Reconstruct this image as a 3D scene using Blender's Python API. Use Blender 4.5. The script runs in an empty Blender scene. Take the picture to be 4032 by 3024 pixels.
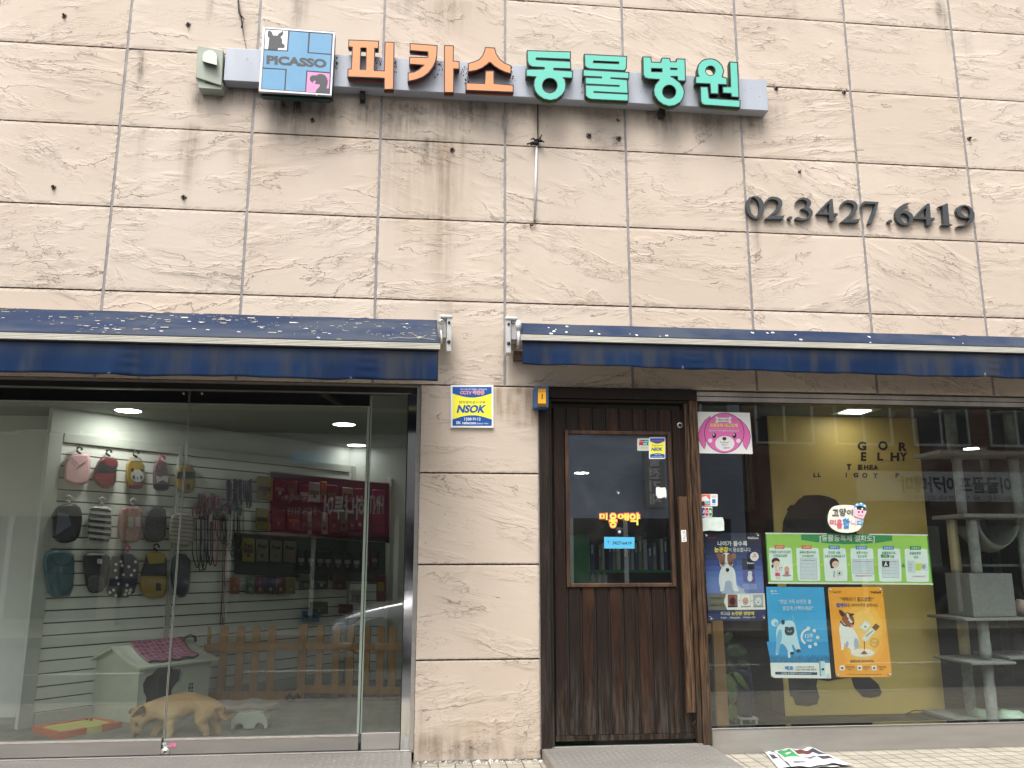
import bpy, bmesh, math, random
import numpy as np
from mathutils import Vector, Matrix
from mathutils.geometry import tessellate_polygon
random.seed(7)
S = bpy.context.scene
COL = S.collection
R = math.radians
# ------------------------------------------------------------------ camera
CAM = Vector((-0.56194, -5.71392, 1.23229)); EUL = (1.77405448, 0.00100639, -0.10639); FPX = 3350.0
cd = bpy.data.cameras.new('camera'); cam = bpy.data.objects.new('camera', cd); COL.objects.link(cam)
cam.location = CAM; cam.rotation_euler = EUL
cd.sensor_width = 36; cd.lens = FPX / 4032 * 36; cd.clip_start = .05; cd.clip_end = 400
S.camera = cam
CR = cam.rotation_euler.to_matrix()
# ------------------------------------------------------------------ sky, sun, exposure
W = bpy.data.worlds.new('World'); S.world = W; W.use_nodes = True
wn = W.node_tree.nodes; wl = W.node_tree.links; wn.clear()
sk = wn.new('ShaderNodeTexSky'); sk.sky_type = 'NISHITA'; sk.sun_disc = False
SUN_EL, SUN_AZ = 62, 200          # sun high behind the camera, behind cloud
sk.sun_elevation = R(SUN_EL); sk.sun_rotation = R(SUN_AZ); sk.dust_density = 5; sk.air_density = 1.2
hs = wn.new('ShaderNodeHueSaturation'); hs.inputs['Saturation'].default_value = .22
bg = wn.new('ShaderNodeBackground'); bg.inputs['Strength'].default_value = .13
wo = wn.new('ShaderNodeOutputWorld')
wl.new(sk.outputs[0], hs.inputs['Color']); wl.new(hs.outputs[0], bg.inputs['Color']); wl.new(bg.outputs[0], wo.inputs['Surface'])
sl = bpy.data.lights.new('sun', 'SUN'); so = bpy.data.objects.new('sun', sl); COL.objects.link(so)
sl.energy = 1.1; sl.angle = R(28); sl.color = (1, .96, .9)
_az = R(SUN_AZ); _el = R(SUN_EL)
_d = Vector((math.sin(_az) * math.cos(_el), math.cos(_az) * math.cos(_el), math.sin(_el)))   # towards the sun
so.rotation_euler = _d.to_track_quat('Z', 'Y').to_euler(); so.location = (0, -8, 9)
S.view_settings.view_transform = 'Standard'; S.view_settings.look = 'None'
S.view_settings.exposure = 1.20; S.view_settings.gamma = 1
try:
    S.cycles.use_denoising = True; S.cycles.max_bounces = 8; S.cycles.transparent_max_bounces = 16
    S.cycles.diffuse_bounces = 4; S.cycles.glossy_bounces = 4; S.cycles.sample_clamp_indirect = 6; S.cycles.caustics_reflective = False; S.cycles.caustics_refractive = False
except Exception: pass

# ------------------------------------------------------------------ geometry helpers
def at(u, v, Y=0.0):
    """world point seen at photograph pixel (u, v) on the upright plane y = Y"""
    d = CR @ Vector(((u - 2016) / FPX, -(v - 1512) / FPX, -1)); return CAM + d * ((Y - CAM.y) / d.y)
def atz(u, v, Zz):
    d = CR @ Vector(((u - 2016) / FPX, -(v - 1512) / FPX, -1)); return CAM + d * ((Zz - CAM.z) / d.z)
def Z(ox, oy, s):
    return lambda *p: [(ox + a / s, oy + b / s) for a, b in p]
def ell(cx, cy, rx, ry=None, n=28, a0=0, a1=360):
    ry = rx if ry is None else ry
    full = abs(a1 - a0) >= 360
    return [(cx + rx * math.cos(R(a0 + (a1 - a0) * i / (n if full else n - 1))), cy + ry * math.sin(R(a0 + (a1 - a0) * i / (n if full else n - 1)))) for i in range(n)]
def area(p): return sum(p[i - 1][0] * p[i][1] - p[i][0] * p[i - 1][1] for i in range(len(p))) / 2
def offset(p, d):
    """grow a 2D outline by d"""
    s = 1 if area(p) > 0 else -1; out = []; n = len(p)
    for i in range(n):
        a, b, c = Vector(p[i - 1][:2]), Vector(p[i][:2]), Vector(p[(i + 1) % n][:2])
        e1 = (b - a).normalized(); e2 = (c - b).normalized()
        n1 = Vector((e1.y, -e1.x)) * s; n2 = Vector((e2.y, -e2.x)) * s
        m = n1 + n2
        if m.length < 1e-4: m = n1
        m.normalize(); k = d / max(.45, m.dot(n1)); out.append(tuple(b + m * k))
    return out
def rrect(x0, y0, x1, y1, r, n=4):
    o = []
    for cx, cy, a in ((x1 - r, y0 + r, -90), (x1 - r, y1 - r, 0), (x0 + r, y1 - r, 90), (x0 + r, y0 + r, 180)):
        o += [(cx + r * math.cos(R(a + 90 * i / n)), cy + r * math.sin(R(a + 90 * i / n))) for i in range(n + 1)]
    return o
def bil(c, a, b):
    """bilinear point in quad TL,TR,BR,BL; a right, b down (0..1)"""
    tl, tr, br, bl = [Vector(q) for q in c]
    return (tl * (1 - a) + tr * a) * (1 - b) + (bl * (1 - a) + br * a) * b
def sub(c, a0, b0, a1, b1):
    return [tuple(bil(c, a0, b0)), tuple(bil(c, a1, b0)), tuple(bil(c, a1, b1)), tuple(bil(c, a0, b1))]
_tc = {}
_tcu = bpy.data.curves.new('t', 'FONT'); _tob = bpy.data.objects.new('t', _tcu)
def text_shape(s, bold):
    k = (s, bold)
    if k in _tc: return _tc[k]
    cu = _tcu; cu.body = s; cu.offset = bold; cu.resolution_u = 3; cu.fill_mode = 'FRONT'
    ob = _tob; me = ob.to_mesh()
    vs = [(v.co.x, v.co.y) for v in me.vertices]; fs = [tuple(f.vertices) for f in me.polygons]
    ob.to_mesh_clear()
    if not vs: _tc[k] = ([], []); return _tc[k]
    x0 = min(v[0] for v in vs); x1 = max(v[0] for v in vs); y0 = min(v[1] for v in vs); y1 = max(v[1] for v in vs)
    _tc[k] = ([((a - x0) / max(1e-6, x1 - x0), (y1 - b) / max(1e-6, y1 - y0)) for a, b in vs], fs)
    return _tc[k]

class MB:
    def __init__(s): s.v = []; s.f = []; s.m = []; s.mats = []; s.sm = []
    def mi(s, m):
        if m not in s.mats: s.mats.append(m)
        return s.mats.index(m)
    def add(s, vs, fs, mat, sm=False):
        b = len(s.v); s.v += [tuple(x) for x in vs]; k = s.mi(mat)
        for f in fs: s.f.append([b + i for i in f]); s.m.append(k); s.sm.append(sm)
        return s
    def poly(s, pts, mat, holes=()):
        loops = [[Vector(p) for p in pts]] + [[Vector(p) for p in h] for h in holes]
        flat = [p for l in loops for p in l]
        return s.add(flat, [tuple(t) for t in tessellate_polygon(loops)], mat)
    def px(s, pts, Y, mat, holes=()):
        """flat shape at photograph pixels on plane y=Y"""
        return s.poly([at(a, b, Y) for a, b in pts], mat, [[at(a, b, Y) for a, b in h] for h in holes])
    def ppx(s, pts, Y, Y2, mat, holes=(), side=None, back=True):
        """the same with thickness: front on y=Y, straight back to y=Y2"""
        o = [at(a, b, Y) for a, b in pts]; hs_ = [[at(a, b, Y) for a, b in h] for h in holes]
        return s.prism([(p.x, p.z) for p in o], Y, Y2, mat, [[(p.x, p.z) for p in h] for h in hs_], side, back)
    def prism(s, xz, y0, y1, mat, holes=(), side=None, back=True):
        side = side or mat
        s.poly([(x, y0, z) for x, z in xz], mat, [[(x, y0, z) for x, z in h] for h in holes])
        if back: s.poly([(x, y1, z) for x, z in xz], side, [[(x, y1, z) for x, z in h] for h in holes])
        for l in [xz] + list(holes):
            n = len(l); s.add([(x, y0, z) for x, z in l] + [(x, y1, z) for x, z in l], [(i, (i + 1) % n, n + (i + 1) % n, n + i) for i in range(n)], side)
        return s
    def box(s, a, b, mat):
        x0, x1 = sorted((a[0], b[0])); y0, y1 = sorted((a[1], b[1])); z0, z1 = sorted((a[2], b[2]))
        return s.add([(x0, y0, z0), (x1, y0, z0), (x1, y1, z0), (x0, y1, z0), (x0, y0, z1), (x1, y0, z1), (x1, y1, z1), (x0, y1, z1)],
                     [(0, 3, 2, 1), (4, 5, 6, 7), (0, 1, 5, 4), (1, 2, 6, 5), (2, 3, 7, 6), (3, 0, 4, 7)], mat)
    def obox(s, c, u, w, h, su, sw, sh, mat):
        """box round centre c along axes u, w, h with full sizes"""
        c = Vector(c); u = Vector(u).normalized() * su / 2; w = Vector(w).normalized() * sw / 2; h = Vector(h).normalized() * sh / 2
        return s.add([c + u * i + w * j + h * k for k in (-1, 1) for i, j in ((-1, -1), (1, -1), (1, 1), (-1, 1))],
                     [(0, 3, 2, 1), (4, 5, 6, 7), (0, 1, 5, 4), (1, 2, 6, 5), (2, 3, 7, 6), (3, 0, 4, 7)], mat)
    def tube(s, pts, r, mat, n=8, cap=True):
        pts = [Vector(p) for p in pts]; rs = r if isinstance(r, (list, tuple)) else [r] * len(pts); vs = []
        up = Vector((0, 0, 1))
        for i, p in enumerate(pts):
            t = (pts[min(i + 1, len(pts) - 1)] - pts[max(i - 1, 0)]).normalized()
            a = t.cross(up)
            if a.length < .1: a = t.cross(Vector((1, 0, 0)))
            a.normalize(); b = t.cross(a)
            vs += [p + (a * math.cos(2 * math.pi * k / n) + b * math.sin(2 * math.pi * k / n)) * rs[i] for k in range(n)]
        fs = [(i * n + k, i * n + (k + 1) % n, (i + 1) * n + (k + 1) % n, (i + 1) * n + k) for i in range(len(pts) - 1) for k in range(n)]
        s.add(vs, fs, mat, True)
        if cap: b = len(pts) * n; s.add(vs[:n], [tuple(range(n))], mat); s.add(vs[b - n:], [tuple(range(n))], mat)
        return s
    def lathe(s, c, prof, mat, n=24, ax='z', sm=True):
        vs = []
        for r, h in prof:
            for k in range(n):
                a = 2 * math.pi * k / n; p = (r * math.cos(a), r * math.sin(a), h)
                if ax == 'y': p = (p[0], h, p[1])
                vs.append((c[0] + p[0], c[1] + p[1], c[2] + p[2]))
        return s.add(vs, [(i * n + k, i * n + (k + 1) % n, (i + 1) * n + (k + 1) % n, (i + 1) * n + k) for i in range(len(prof) - 1) for k in range(n)], mat, sm)
    def text(s, t, q, Y, mat, bold=0.0):
        """flat lettering fitted into pixel quad q (TL,TR,BR,BL) on plane y=Y"""
        vs, fs = text_shape(t, bold)
        if not vs: return s
        out = []
        for a, b in vs:
            p = bil(q, a, b); out.append(at(p[0], p[1], Y))
        return s.add(out, fs, mat)
    def text3(s, t, c, mat, bold=0.0):
        """lettering on a 3D quad TL,TR,BR,BL"""
        vs, fs = text_shape(t, bold); return s.add([bil(c, a, b) for a, b in vs], fs, mat) if vs else s
    def build(s, name, parent=None, bevel=0, seg=2, recalc=True, sub=0, smooth=None):
        me = bpy.data.meshes.new(name); me.from_pydata(s.v, [], s.f)
        for m in s.mats: me.materials.append(m if not isinstance(m, str) else MT[m])
        me.polygons.foreach_set('material_index', s.m)
        me.polygons.foreach_set('use_smooth', [bool(x) if smooth is None else smooth for x in s.sm])
        me.update()
        if recalc:
            bm = bmesh.new(); bm.from_mesh(me); bmesh.ops.remove_doubles(bm, verts=bm.verts, dist=1e-5)
            bmesh.ops.recalc_face_normals(bm, faces=bm.faces); bm.to_mesh(me); bm.free()
        o = bpy.data.objects.new(name, me); COL.objects.link(o)
        if bevel:
            b = o.modifiers.new('bevel', 'BEVEL'); b.width = bevel; b.segments = seg; b.limit_method = 'ANGLE'; b.angle_limit = R(40)
        if sub:
            b = o.modifiers.new('sub', 'SUBSURF'); b.levels = sub; b.render_levels = sub
        if parent: o.parent = parent
        return o
THINGS = []
def tag(o, label=None, cat=None, group=None, kind=None):
    if label: o['label'] = label
    if cat: o['category'] = cat; THINGS.append(o)
    if group: o['group'] = group
    if kind: o['kind'] = kind
    return o
def thing(name, label, cat, group=None):
    o = bpy.data.objects.new(name, None); o.empty_display_size = .05; COL.objects.link(o); return tag(o, label, cat, group)
def kids(o): return list(o.children)
def settle(o):
    """put a thing's origin at the base of what it is made of"""
    ms = []
    def walk(q):
        if q.type == 'MESH': ms.append(q)
        for c in kids(q): walk(c)
    walk(o)
    if not ms or o.get('_s'): return
    lo = [1e9] * 3; hi = [-1e9] * 3
    for m in ms:
        a = np.empty(len(m.data.vertices) * 3, dtype=np.float32); m.data.vertices.foreach_get('co', a); a = a.reshape(-1, 3)
        if len(a):
            for i in range(3): lo[i] = min(lo[i], a[:, i].min()); hi[i] = max(hi[i], a[:, i].max())
    b = Vector(((lo[0] + hi[0]) / 2, (lo[1] + hi[1]) / 2, lo[2]))
    for m in ms: m.data.transform(Matrix.Translation(-b))
    o.location = b
def copy_tree(o, parent=None):
    c = o.copy(); COL.objects.link(c)
    if parent: c.parent = parent
    else: THINGS.append(c)
    for k in kids(o): copy_tree(k, c)
    return c
def struct(name, mb, **k):
    o = mb.build(name, **k); o['kind'] = 'structure'; return o

# ------------------------------------------------------------------ materials
MT = {}
def srgb(c):
    return tuple((x / 12.92 if x <= .04045 else ((x + .055) / 1.055) ** 2.4) for x in [q / 255 for q in c]) + (1,)
def M(name, col, rough=.55, metal=0, var=.12, vs=6, bump=0, bs=60, emit=0, spec=.5, stretch=None, alpha=1, coat=0, trans=0, var2=None):
    """procedural surface: base colour varied by noise, optional grain bump"""
    m = bpy.data.materials.new(name); m.use_nodes = True; MT[name] = m
    nt = m.node_tree; N = nt.nodes; L = nt.links; b = N['Principled BSDF']
    c = col if len(col) == 4 else tuple(col) + (1,)
    b.inputs['Roughness'].default_value = rough; b.inputs['Metallic'].default_value = metal
    b.inputs['Specular IOR Level'].default_value = spec; b.inputs['Coat Weight'].default_value = coat
    b.inputs['Coat Roughness'].default_value = .15
    tc = N.new('ShaderNodeTexCoord'); mp = N.new('ShaderNodeMapping'); L.new(tc.outputs['Object'], mp.inputs['Vector'])
    if stretch: mp.inputs['Scale'].default_value = stretch
    if var:
        n = N.new('ShaderNodeTexNoise'); n.inputs['Scale'].default_value = vs; n.inputs['Detail'].default_value = 6; n.inputs['Roughness'].default_value = .6
        L.new(mp.outputs[0], n.inputs['Vector'])
        r = N.new('ShaderNodeMapRange'); r.inputs['From Min'].default_value = .3; r.inputs['From Max'].default_value = .7
        r.inputs['To Min'].default_value = 0; r.inputs['To Max'].default_value = 1; L.new(n.outputs['Fac'], r.inputs['Value'])
        mx = N.new('ShaderNodeMix'); mx.data_type = 'RGBA'
        c2 = var2 if var2 else tuple(x * (1 - 2 * var) for x in c[:3]) + (1,)
        mx.inputs['A'].default_value = c2 if len(c2) == 4 else tuple(c2) + (1,)
        mx.inputs['B'].default_value = tuple(min(1, x * (1 + var * .4)) for x in c[:3]) + (1,)
        L.new(r.outputs[0], mx.inputs['Factor']); L.new(mx.outputs['Result'], b.inputs['Base Color'])
        rr = N.new('ShaderNodeMapRange'); rr.inputs['To Min'].default_value = min(1, rough + .08); rr.inputs['To Max'].default_value = max(0.02, rough - .06)
        L.new(n.outputs['Fac'], rr.inputs['Value']); L.new(rr.outputs[0], b.inputs['Roughness'])
    else: b.inputs['Base Color'].default_value = c
    if bump:
        n2 = N.new('ShaderNodeTexNoise'); n2.inputs['Scale'].default_value = bs; n2.inputs['Detail'].default_value = 4; L.new(mp.outputs[0], n2.inputs['Vector'])
        bp = N.new('ShaderNodeBump'); bp.inputs['Strength'].default_value = 1; bp.inputs['Distance'].default_value = bump
        L.new(n2.outputs['Fac'], bp.inputs['Height']); L.new(bp.outputs[0], b.inputs['Normal'])
    if emit:
        b.inputs['Emission Color'].default_value = c; b.inputs['Emission Strength'].default_value = emit
    if trans: b.inputs['Transmission Weight'].default_value = trans
    return m
def glass(name, tint, refl=.05):
    m = bpy.data.materials.new(name); m.use_nodes = True; MT[name] = m
    nt = m.node_tree; N = nt.nodes; L = nt.links; N.clear()
    o = N.new('ShaderNodeOutputMaterial'); mx = N.new('ShaderNodeMixShader'); t = N.new('ShaderNodeBsdfTransparent'); g = N.new('ShaderNodeBsdfGlossy')
    t.inputs[0].default_value = tint + (1,); g.inputs['Roughness'].default_value = .0; g.inputs['Color'].default_value = (1, 1, 1, 1)
    lw = N.new('ShaderNodeLayerWeight'); lw.inputs[0].default_value = .5
    pw = N.new('ShaderNodeMath'); pw.operation = 'POWER'; pw.inputs[1].default_value = 5; L.new(lw.outputs['Facing'], pw.inputs[0])
    ml = N.new('ShaderNodeMath'); ml.operation = 'MULTIPLY_ADD'; ml.inputs[1].default_value = 1 - refl; ml.inputs[2].default_value = refl; L.new(pw.outputs[0], ml.inputs[0])
    # thin film of dust and wiped smears
    tc = N.new('ShaderNodeTexCoord'); n = N.new('ShaderNodeTexNoise'); n.inputs['Scale'].default_value = 3; n.inputs['Detail'].default_value = 8; n.inputs['Distortion'].default_value = 1.5
    L.new(tc.outputs['Object'], n.inputs['Vector'])
    r = N.new('ShaderNodeMapRange'); r.inputs['From Min'].default_value = .5; r.inputs['From Max'].default_value = .8; r.inputs['To Max'].default_value = .022; r.inputs['To Min'].default_value = .004
    L.new(n.outputs['Fac'], r.inputs['Value'])
    d = N.new('ShaderNodeBsdfDiffuse'); d.inputs[0].default_value = (.6, .6, .58, 1); mx2 = N.new('ShaderNodeMixShader')
    L.new(ml.outputs[0], mx.inputs[0]); L.new(t.outputs[0], mx.inputs[1]); L.new(g.outputs[0], mx.inputs[2])
    L.new(r.outputs[0], mx2.inputs[0]); L.new(mx.outputs[0], mx2.inputs[1]); L.new(d.outputs[0], mx2.inputs[2]); L.new(mx2.outputs[0], o.inputs['Surface'])
    return m
glass('glass', (.90, .93, .91), .058)
glass('dark_glass', (.90, .93, .92), .13)
glass('clear_film', (.93, .95, .95), .04)
def C(name, r, g, b, **k):
    """flat printed / painted colour given as display values"""
    k.setdefault('var', .04); k.setdefault('rough', .5); return M(name, srgb((r, g, b)), **k)
# ================================================================== facade
def wall_material():
    m = bpy.data.materials.new('slate_tile'); m.use_nodes = True; MT['slate_tile'] = m
    nt = m.node_tree; N = nt.nodes; L = nt.links; b = N['Principled BSDF']
    def nd(t, **k):
        n = N.new(t)
        for a, v in k.items():
            if a in ('operation', 'data_type', 'blend_type', 'interpolation_type', 'attribute_name', 'noise_dimensions', 'wave_type', 'bands_direction'): setattr(n, a, v)
            else: n.inputs[a].default_value = v
        return n
    def ma(op, a, b_=None, c=None, clamp=False):
        n = N.new('ShaderNodeMath'); n.operation = op; n.use_clamp = clamp
        for i, x in enumerate((a, b_, c)):
            if x is None: continue
            if isinstance(x, (int, float)): n.inputs[i].default_value = x
            else: L.new(x, n.inputs[i])
        return n.outputs[0]
    def noise(vec, scale, det=6, rough=.55, dist=0):
        n = N.new('ShaderNodeTexNoise'); n.inputs['Scale'].default_value = scale; n.inputs['Detail'].default_value = det; n.inputs['Roughness'].default_value = rough; n.inputs['Distortion'].default_value = dist
        L.new(vec, n.inputs['Vector']); return n.outputs['Fac']
    def ss(x, a, c, lo=0, hi=1):
        n = N.new('ShaderNodeMapRange'); n.interpolation_type = 'SMOOTHSTEP'; n.inputs['From Min'].default_value = a; n.inputs['From Max'].default_value = c; n.inputs['To Min'].default_value = lo; n.inputs['To Max'].default_value = hi
        L.new(x, n.inputs['Value']); return n.outputs[0]
    tco = N.new('ShaderNodeAttribute'); tco.attribute_name = 'tco'; T = tco.outputs['Vector']
    tc = N.new('ShaderNodeTexCoord'); P = tc.outputs['Object']
    st = N.new('ShaderNodeAttribute'); st.attribute_name = 'stain'
    def ledge(scale, K, det, mscale, mlo, mhi, w, dist=.6):
        n = noise(T, scale, det, .60, dist); f = ma('FRACT', ma('MULTIPLY', n, K))
        rise = ma('MINIMUM', ma('POWER', f, 2.2), ma('MULTIPLY', ma('SUBTRACT', 1, f), 1 / w))
        mask = ss(noise(T, mscale, 2), mlo, mhi)
        cliff = ma('MULTIPLY', ss(ma('SUBTRACT', 1, f), w * 2.1, w * .2), mask)
        return ma('MULTIPLY', rise, mask), cliff
    h1, c1 = ledge(1.3, 6, 7, 1.9, .47, .58, .035, .35)
    h2, c2 = ledge(2.4, 9, 6, 2.4, .50, .60, .06, .3)
    h3, c3 = ledge(6, 10, 5, 2.7, .53, .64, .12, .3)
    fine = noise(P, 70, 3); mid = noise(T, 16, 5, .6)
    H = ma('ADD', ma('MULTIPLY', h1, .0060), ma('ADD', ma('MULTIPLY', h2, .0034), ma('ADD', ma('MULTIPLY', h3, .0014), ma('ADD', ma('MULTIPLY', mid, .0012), ma('MULTIPLY', fine, .0006)))))
    bp = N.new('ShaderNodeBump'); bp.inputs['Strength'].default_value = .85; bp.inputs['Distance'].default_value = 1; L.new(H, bp.inputs['Height']); L.new(bp.outputs[0], b.inputs['Normal'])
    def mix(fac, a, c, bl='MIX'):
        n = N.new('ShaderNodeMix'); n.data_type = 'RGBA'; n.blend_type = bl
        for k, x in (('Factor', fac), ('A', a), ('B', c)):
            if isinstance(x, (int, float, tuple)): n.inputs[k].default_value = x
            else: L.new(x, n.inputs[k])
        return n.outputs['Result']
    base = mix(ss(noise(P, .9, 4), .35, .65), (.520, .430, .350, 1), (.575, .484, .402, 1))
    base = mix(ma('MULTIPLY', ss(noise(P, 5, 5), .5, .75), .35), base, (.50, .41, .325, 1))
    tv = N.new('ShaderNodeAttribute'); tv.attribute_name = 'tint'
    base = mix(ma('MULTIPLY', tv.outputs['Fac'], .38), base, (.56, .50, .425, 1))
    # grime caught in the cleft ledges
    cl = ma('MAXIMUM', ma('MULTIPLY', c1, .62), ma('MAXIMUM', ma('MULTIPLY', c2, .42), ma('MULTIPLY', c3, .22)))
    base = mix(cl, base, (.20, .155, .115, 1))
    # rain streaks and mould
    mp = N.new('ShaderNodeMapping'); mp.inputs['Scale'].default_value = (9, 9, .8); L.new(P, mp.inputs['Vector'])
    streak = ss(noise(mp.outputs[0], 2.2, 6, .65), .30, .72, .4, 1.6)
    blot = ss(noise(P, 9, 6, .7), .3, .7, .45, 1.15)
    sfac = ma('MULTIPLY', ma('MULTIPLY', st.outputs['Fac'], streak), blot, clamp=True)
    base = mix(sfac, base, (.062, .053, .043, 1))
    rs = N.new('ShaderNodeAttribute'); rs.attribute_name = 'rust'
    base = mix(ma('MULTIPLY', ma('MULTIPLY', rs.outputs['Fac'], streak), .95, clamp=True), base, (.27, .185, .11, 1))
    gd = noise(P, 26, 2, .5); base = mix(ma('MULTIPLY', ss(gd, .70, .76), .35), base, (.2, .16, .12, 1))
    L.new(base, b.inputs['Base Color']); b.inputs['Roughness'].default_value = .82; b.inputs['Specular IOR Level'].default_value = .25
    return m
wall_material()
M('grout_dark', (.13, .105, .085), .95, var=.2, vs=20, bump=.002)
M('sealant', (.27, .25, .245), .6, var=.15, vs=15, bump=.001)
M('concrete', (.28, .27, .25), .9, var=.15, vs=6, bump=.004)
TW, TH = .9012, .6
# stains: (u, v_top, v_bottom, half width px, strength, hard)
ST = [(1150, 330, 560, 95, .75), (1180, 395, 470, 60, .8), (1290, 390, 520, 60, .55), (1450, 400, 500, 60, .5), (1600, 400, 560, 130, .5), (1750, 400, 1210, 50, .30), (1700, 540, 700, 40, .5),
      (1850, 400, 520, 120, .55), (2050, 405, 470, 120, .4), (2300, 420, 470, 110, .35), (2560, 425, 500, 60, .6), (2600, 430, 560, 120, .35), (2800, 445, 560, 120, .4), (2950, 440, 560, 50, .5),
      (1000, 330, 400, 120, .5), (930, 345, 420, 100, .4), (790, 330, 470, 28, .75), (760, 480, 760, 30, .35), (560, 200, 370, 15, .75), (565, 500, 700, 16, .22), (870, 340, 420, 22, .4),
      (935, 560, 680, 22, .25), (1185, 0, 90, 26, .55), (1170, 60, 130, 40, .25), (830, 0, 90, 14, .3), (1600, 0, 70, 60, .22), (1750, 0, 150, 50, .2), (1780, 0, 100, 12, .25), (3700, 10, 120, 18, .6), (3722, 60, 230, 14, .35),
      (3800, 110, 260, 20, .22), (3970, 120, 220, 14, .2), (1985, 440, 570, 16, .6), (2118, 430, 555, 12, .45), (2425, 545, 580, 12, .5), (2975, 880, 1120, 12, .35), (2960, 880, 920, 30, .25), (3290, 870, 930, 25, .2),
      (3060, 420, 520, 30, .35), (1830, 540, 620, 30, .35), (2180, 870, 1050, 18, .18), (3125, 0, 110, 12, .18), (215, 120, 175, 10, .3), (208, 590, 640, 10, .3), (3720, 1040, 1120, 30, .22), (3770, 1030, 1150, 16, .16),
      (1750, 1170, 1245, 60, .25), (1715, 1230, 1270, 20, .5), (2040, 1220, 1262, 16, .3),
      (1700, 2900, 3020, 80, .5), (1850, 2925, 3020, 120, .5), (2050, 2950, 3020, 80, .4), (1660, 2780, 3020, 30, .2), (3650, 1490, 1560, 300, .12), (2560, 1490, 1540, 60, .3), (2500, 1500, 1545, 20, .35),
      (1640, 540, 640, 90, .3), (1560, 560, 900, 60, .12), (1620, 1510, 2900, 16, .12)]
RUST = [(1755, 560, 1250, 45, .5), (1640, 600, 1100, 110, .25), (1800, 560, 1000, 60, .28), (1780, 0, 170, 90, .4), (1320, 430, 620, 200, .25), (1010, 530, 800, 70, .3), (750, 500, 840, 50, .25), (3100, 30, 120, 15, .2),
        (1965, 1520, 1660, 14, .95), (1975, 1600, 1665, 12, .6), (2003, 1530, 1680, 13, .8), (2040, 1530, 1560, 35, .9), (2080, 1530, 1680, 22, .9), (2030, 1590, 1680, 22, .6), (2095, 1600, 1690, 14, .85), (2050, 1660, 1690, 35, .7),
        (1640, 1540, 1700, 40, .25), (1900, 2850, 3010, 220, .3), (1700, 2900, 3010, 80, .5), (820, 1290, 1300, 10, .1), (2300, 1150, 1250, 60, .2), (3880, 0, 200, 50, .12)]
def spots(L_):
    o = []
    for u, v0, v1, hw, s_ in L_:
        a = at(u, v0); c = at(u, v1); w = abs((at(u + hw, v0) - a).x); o.append((a.x, (a.z), c.z, w, s_))
    return np.array(o)
STW, RUW = spots(ST), spots(RUST); STW[:, 4] *= 1.35
def field(X, Zc, A):
    r = np.zeros_like(X)
    for x, zt, zb, w, s_ in A:
        e = np.exp(-((X - x) / w) ** 2); ln = zt - zb
        top = 1 / (1 + np.exp(-(zt - Zc) / .015)); tail = np.clip(1 - (zt - Zc) / max(ln, .05), 0, 1) ** .7
        r = np.maximum(r, e * top * tail * s_) + .25 * np.minimum(r, e * top * tail * s_)
    return np.clip(r, 0, 1)
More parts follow.
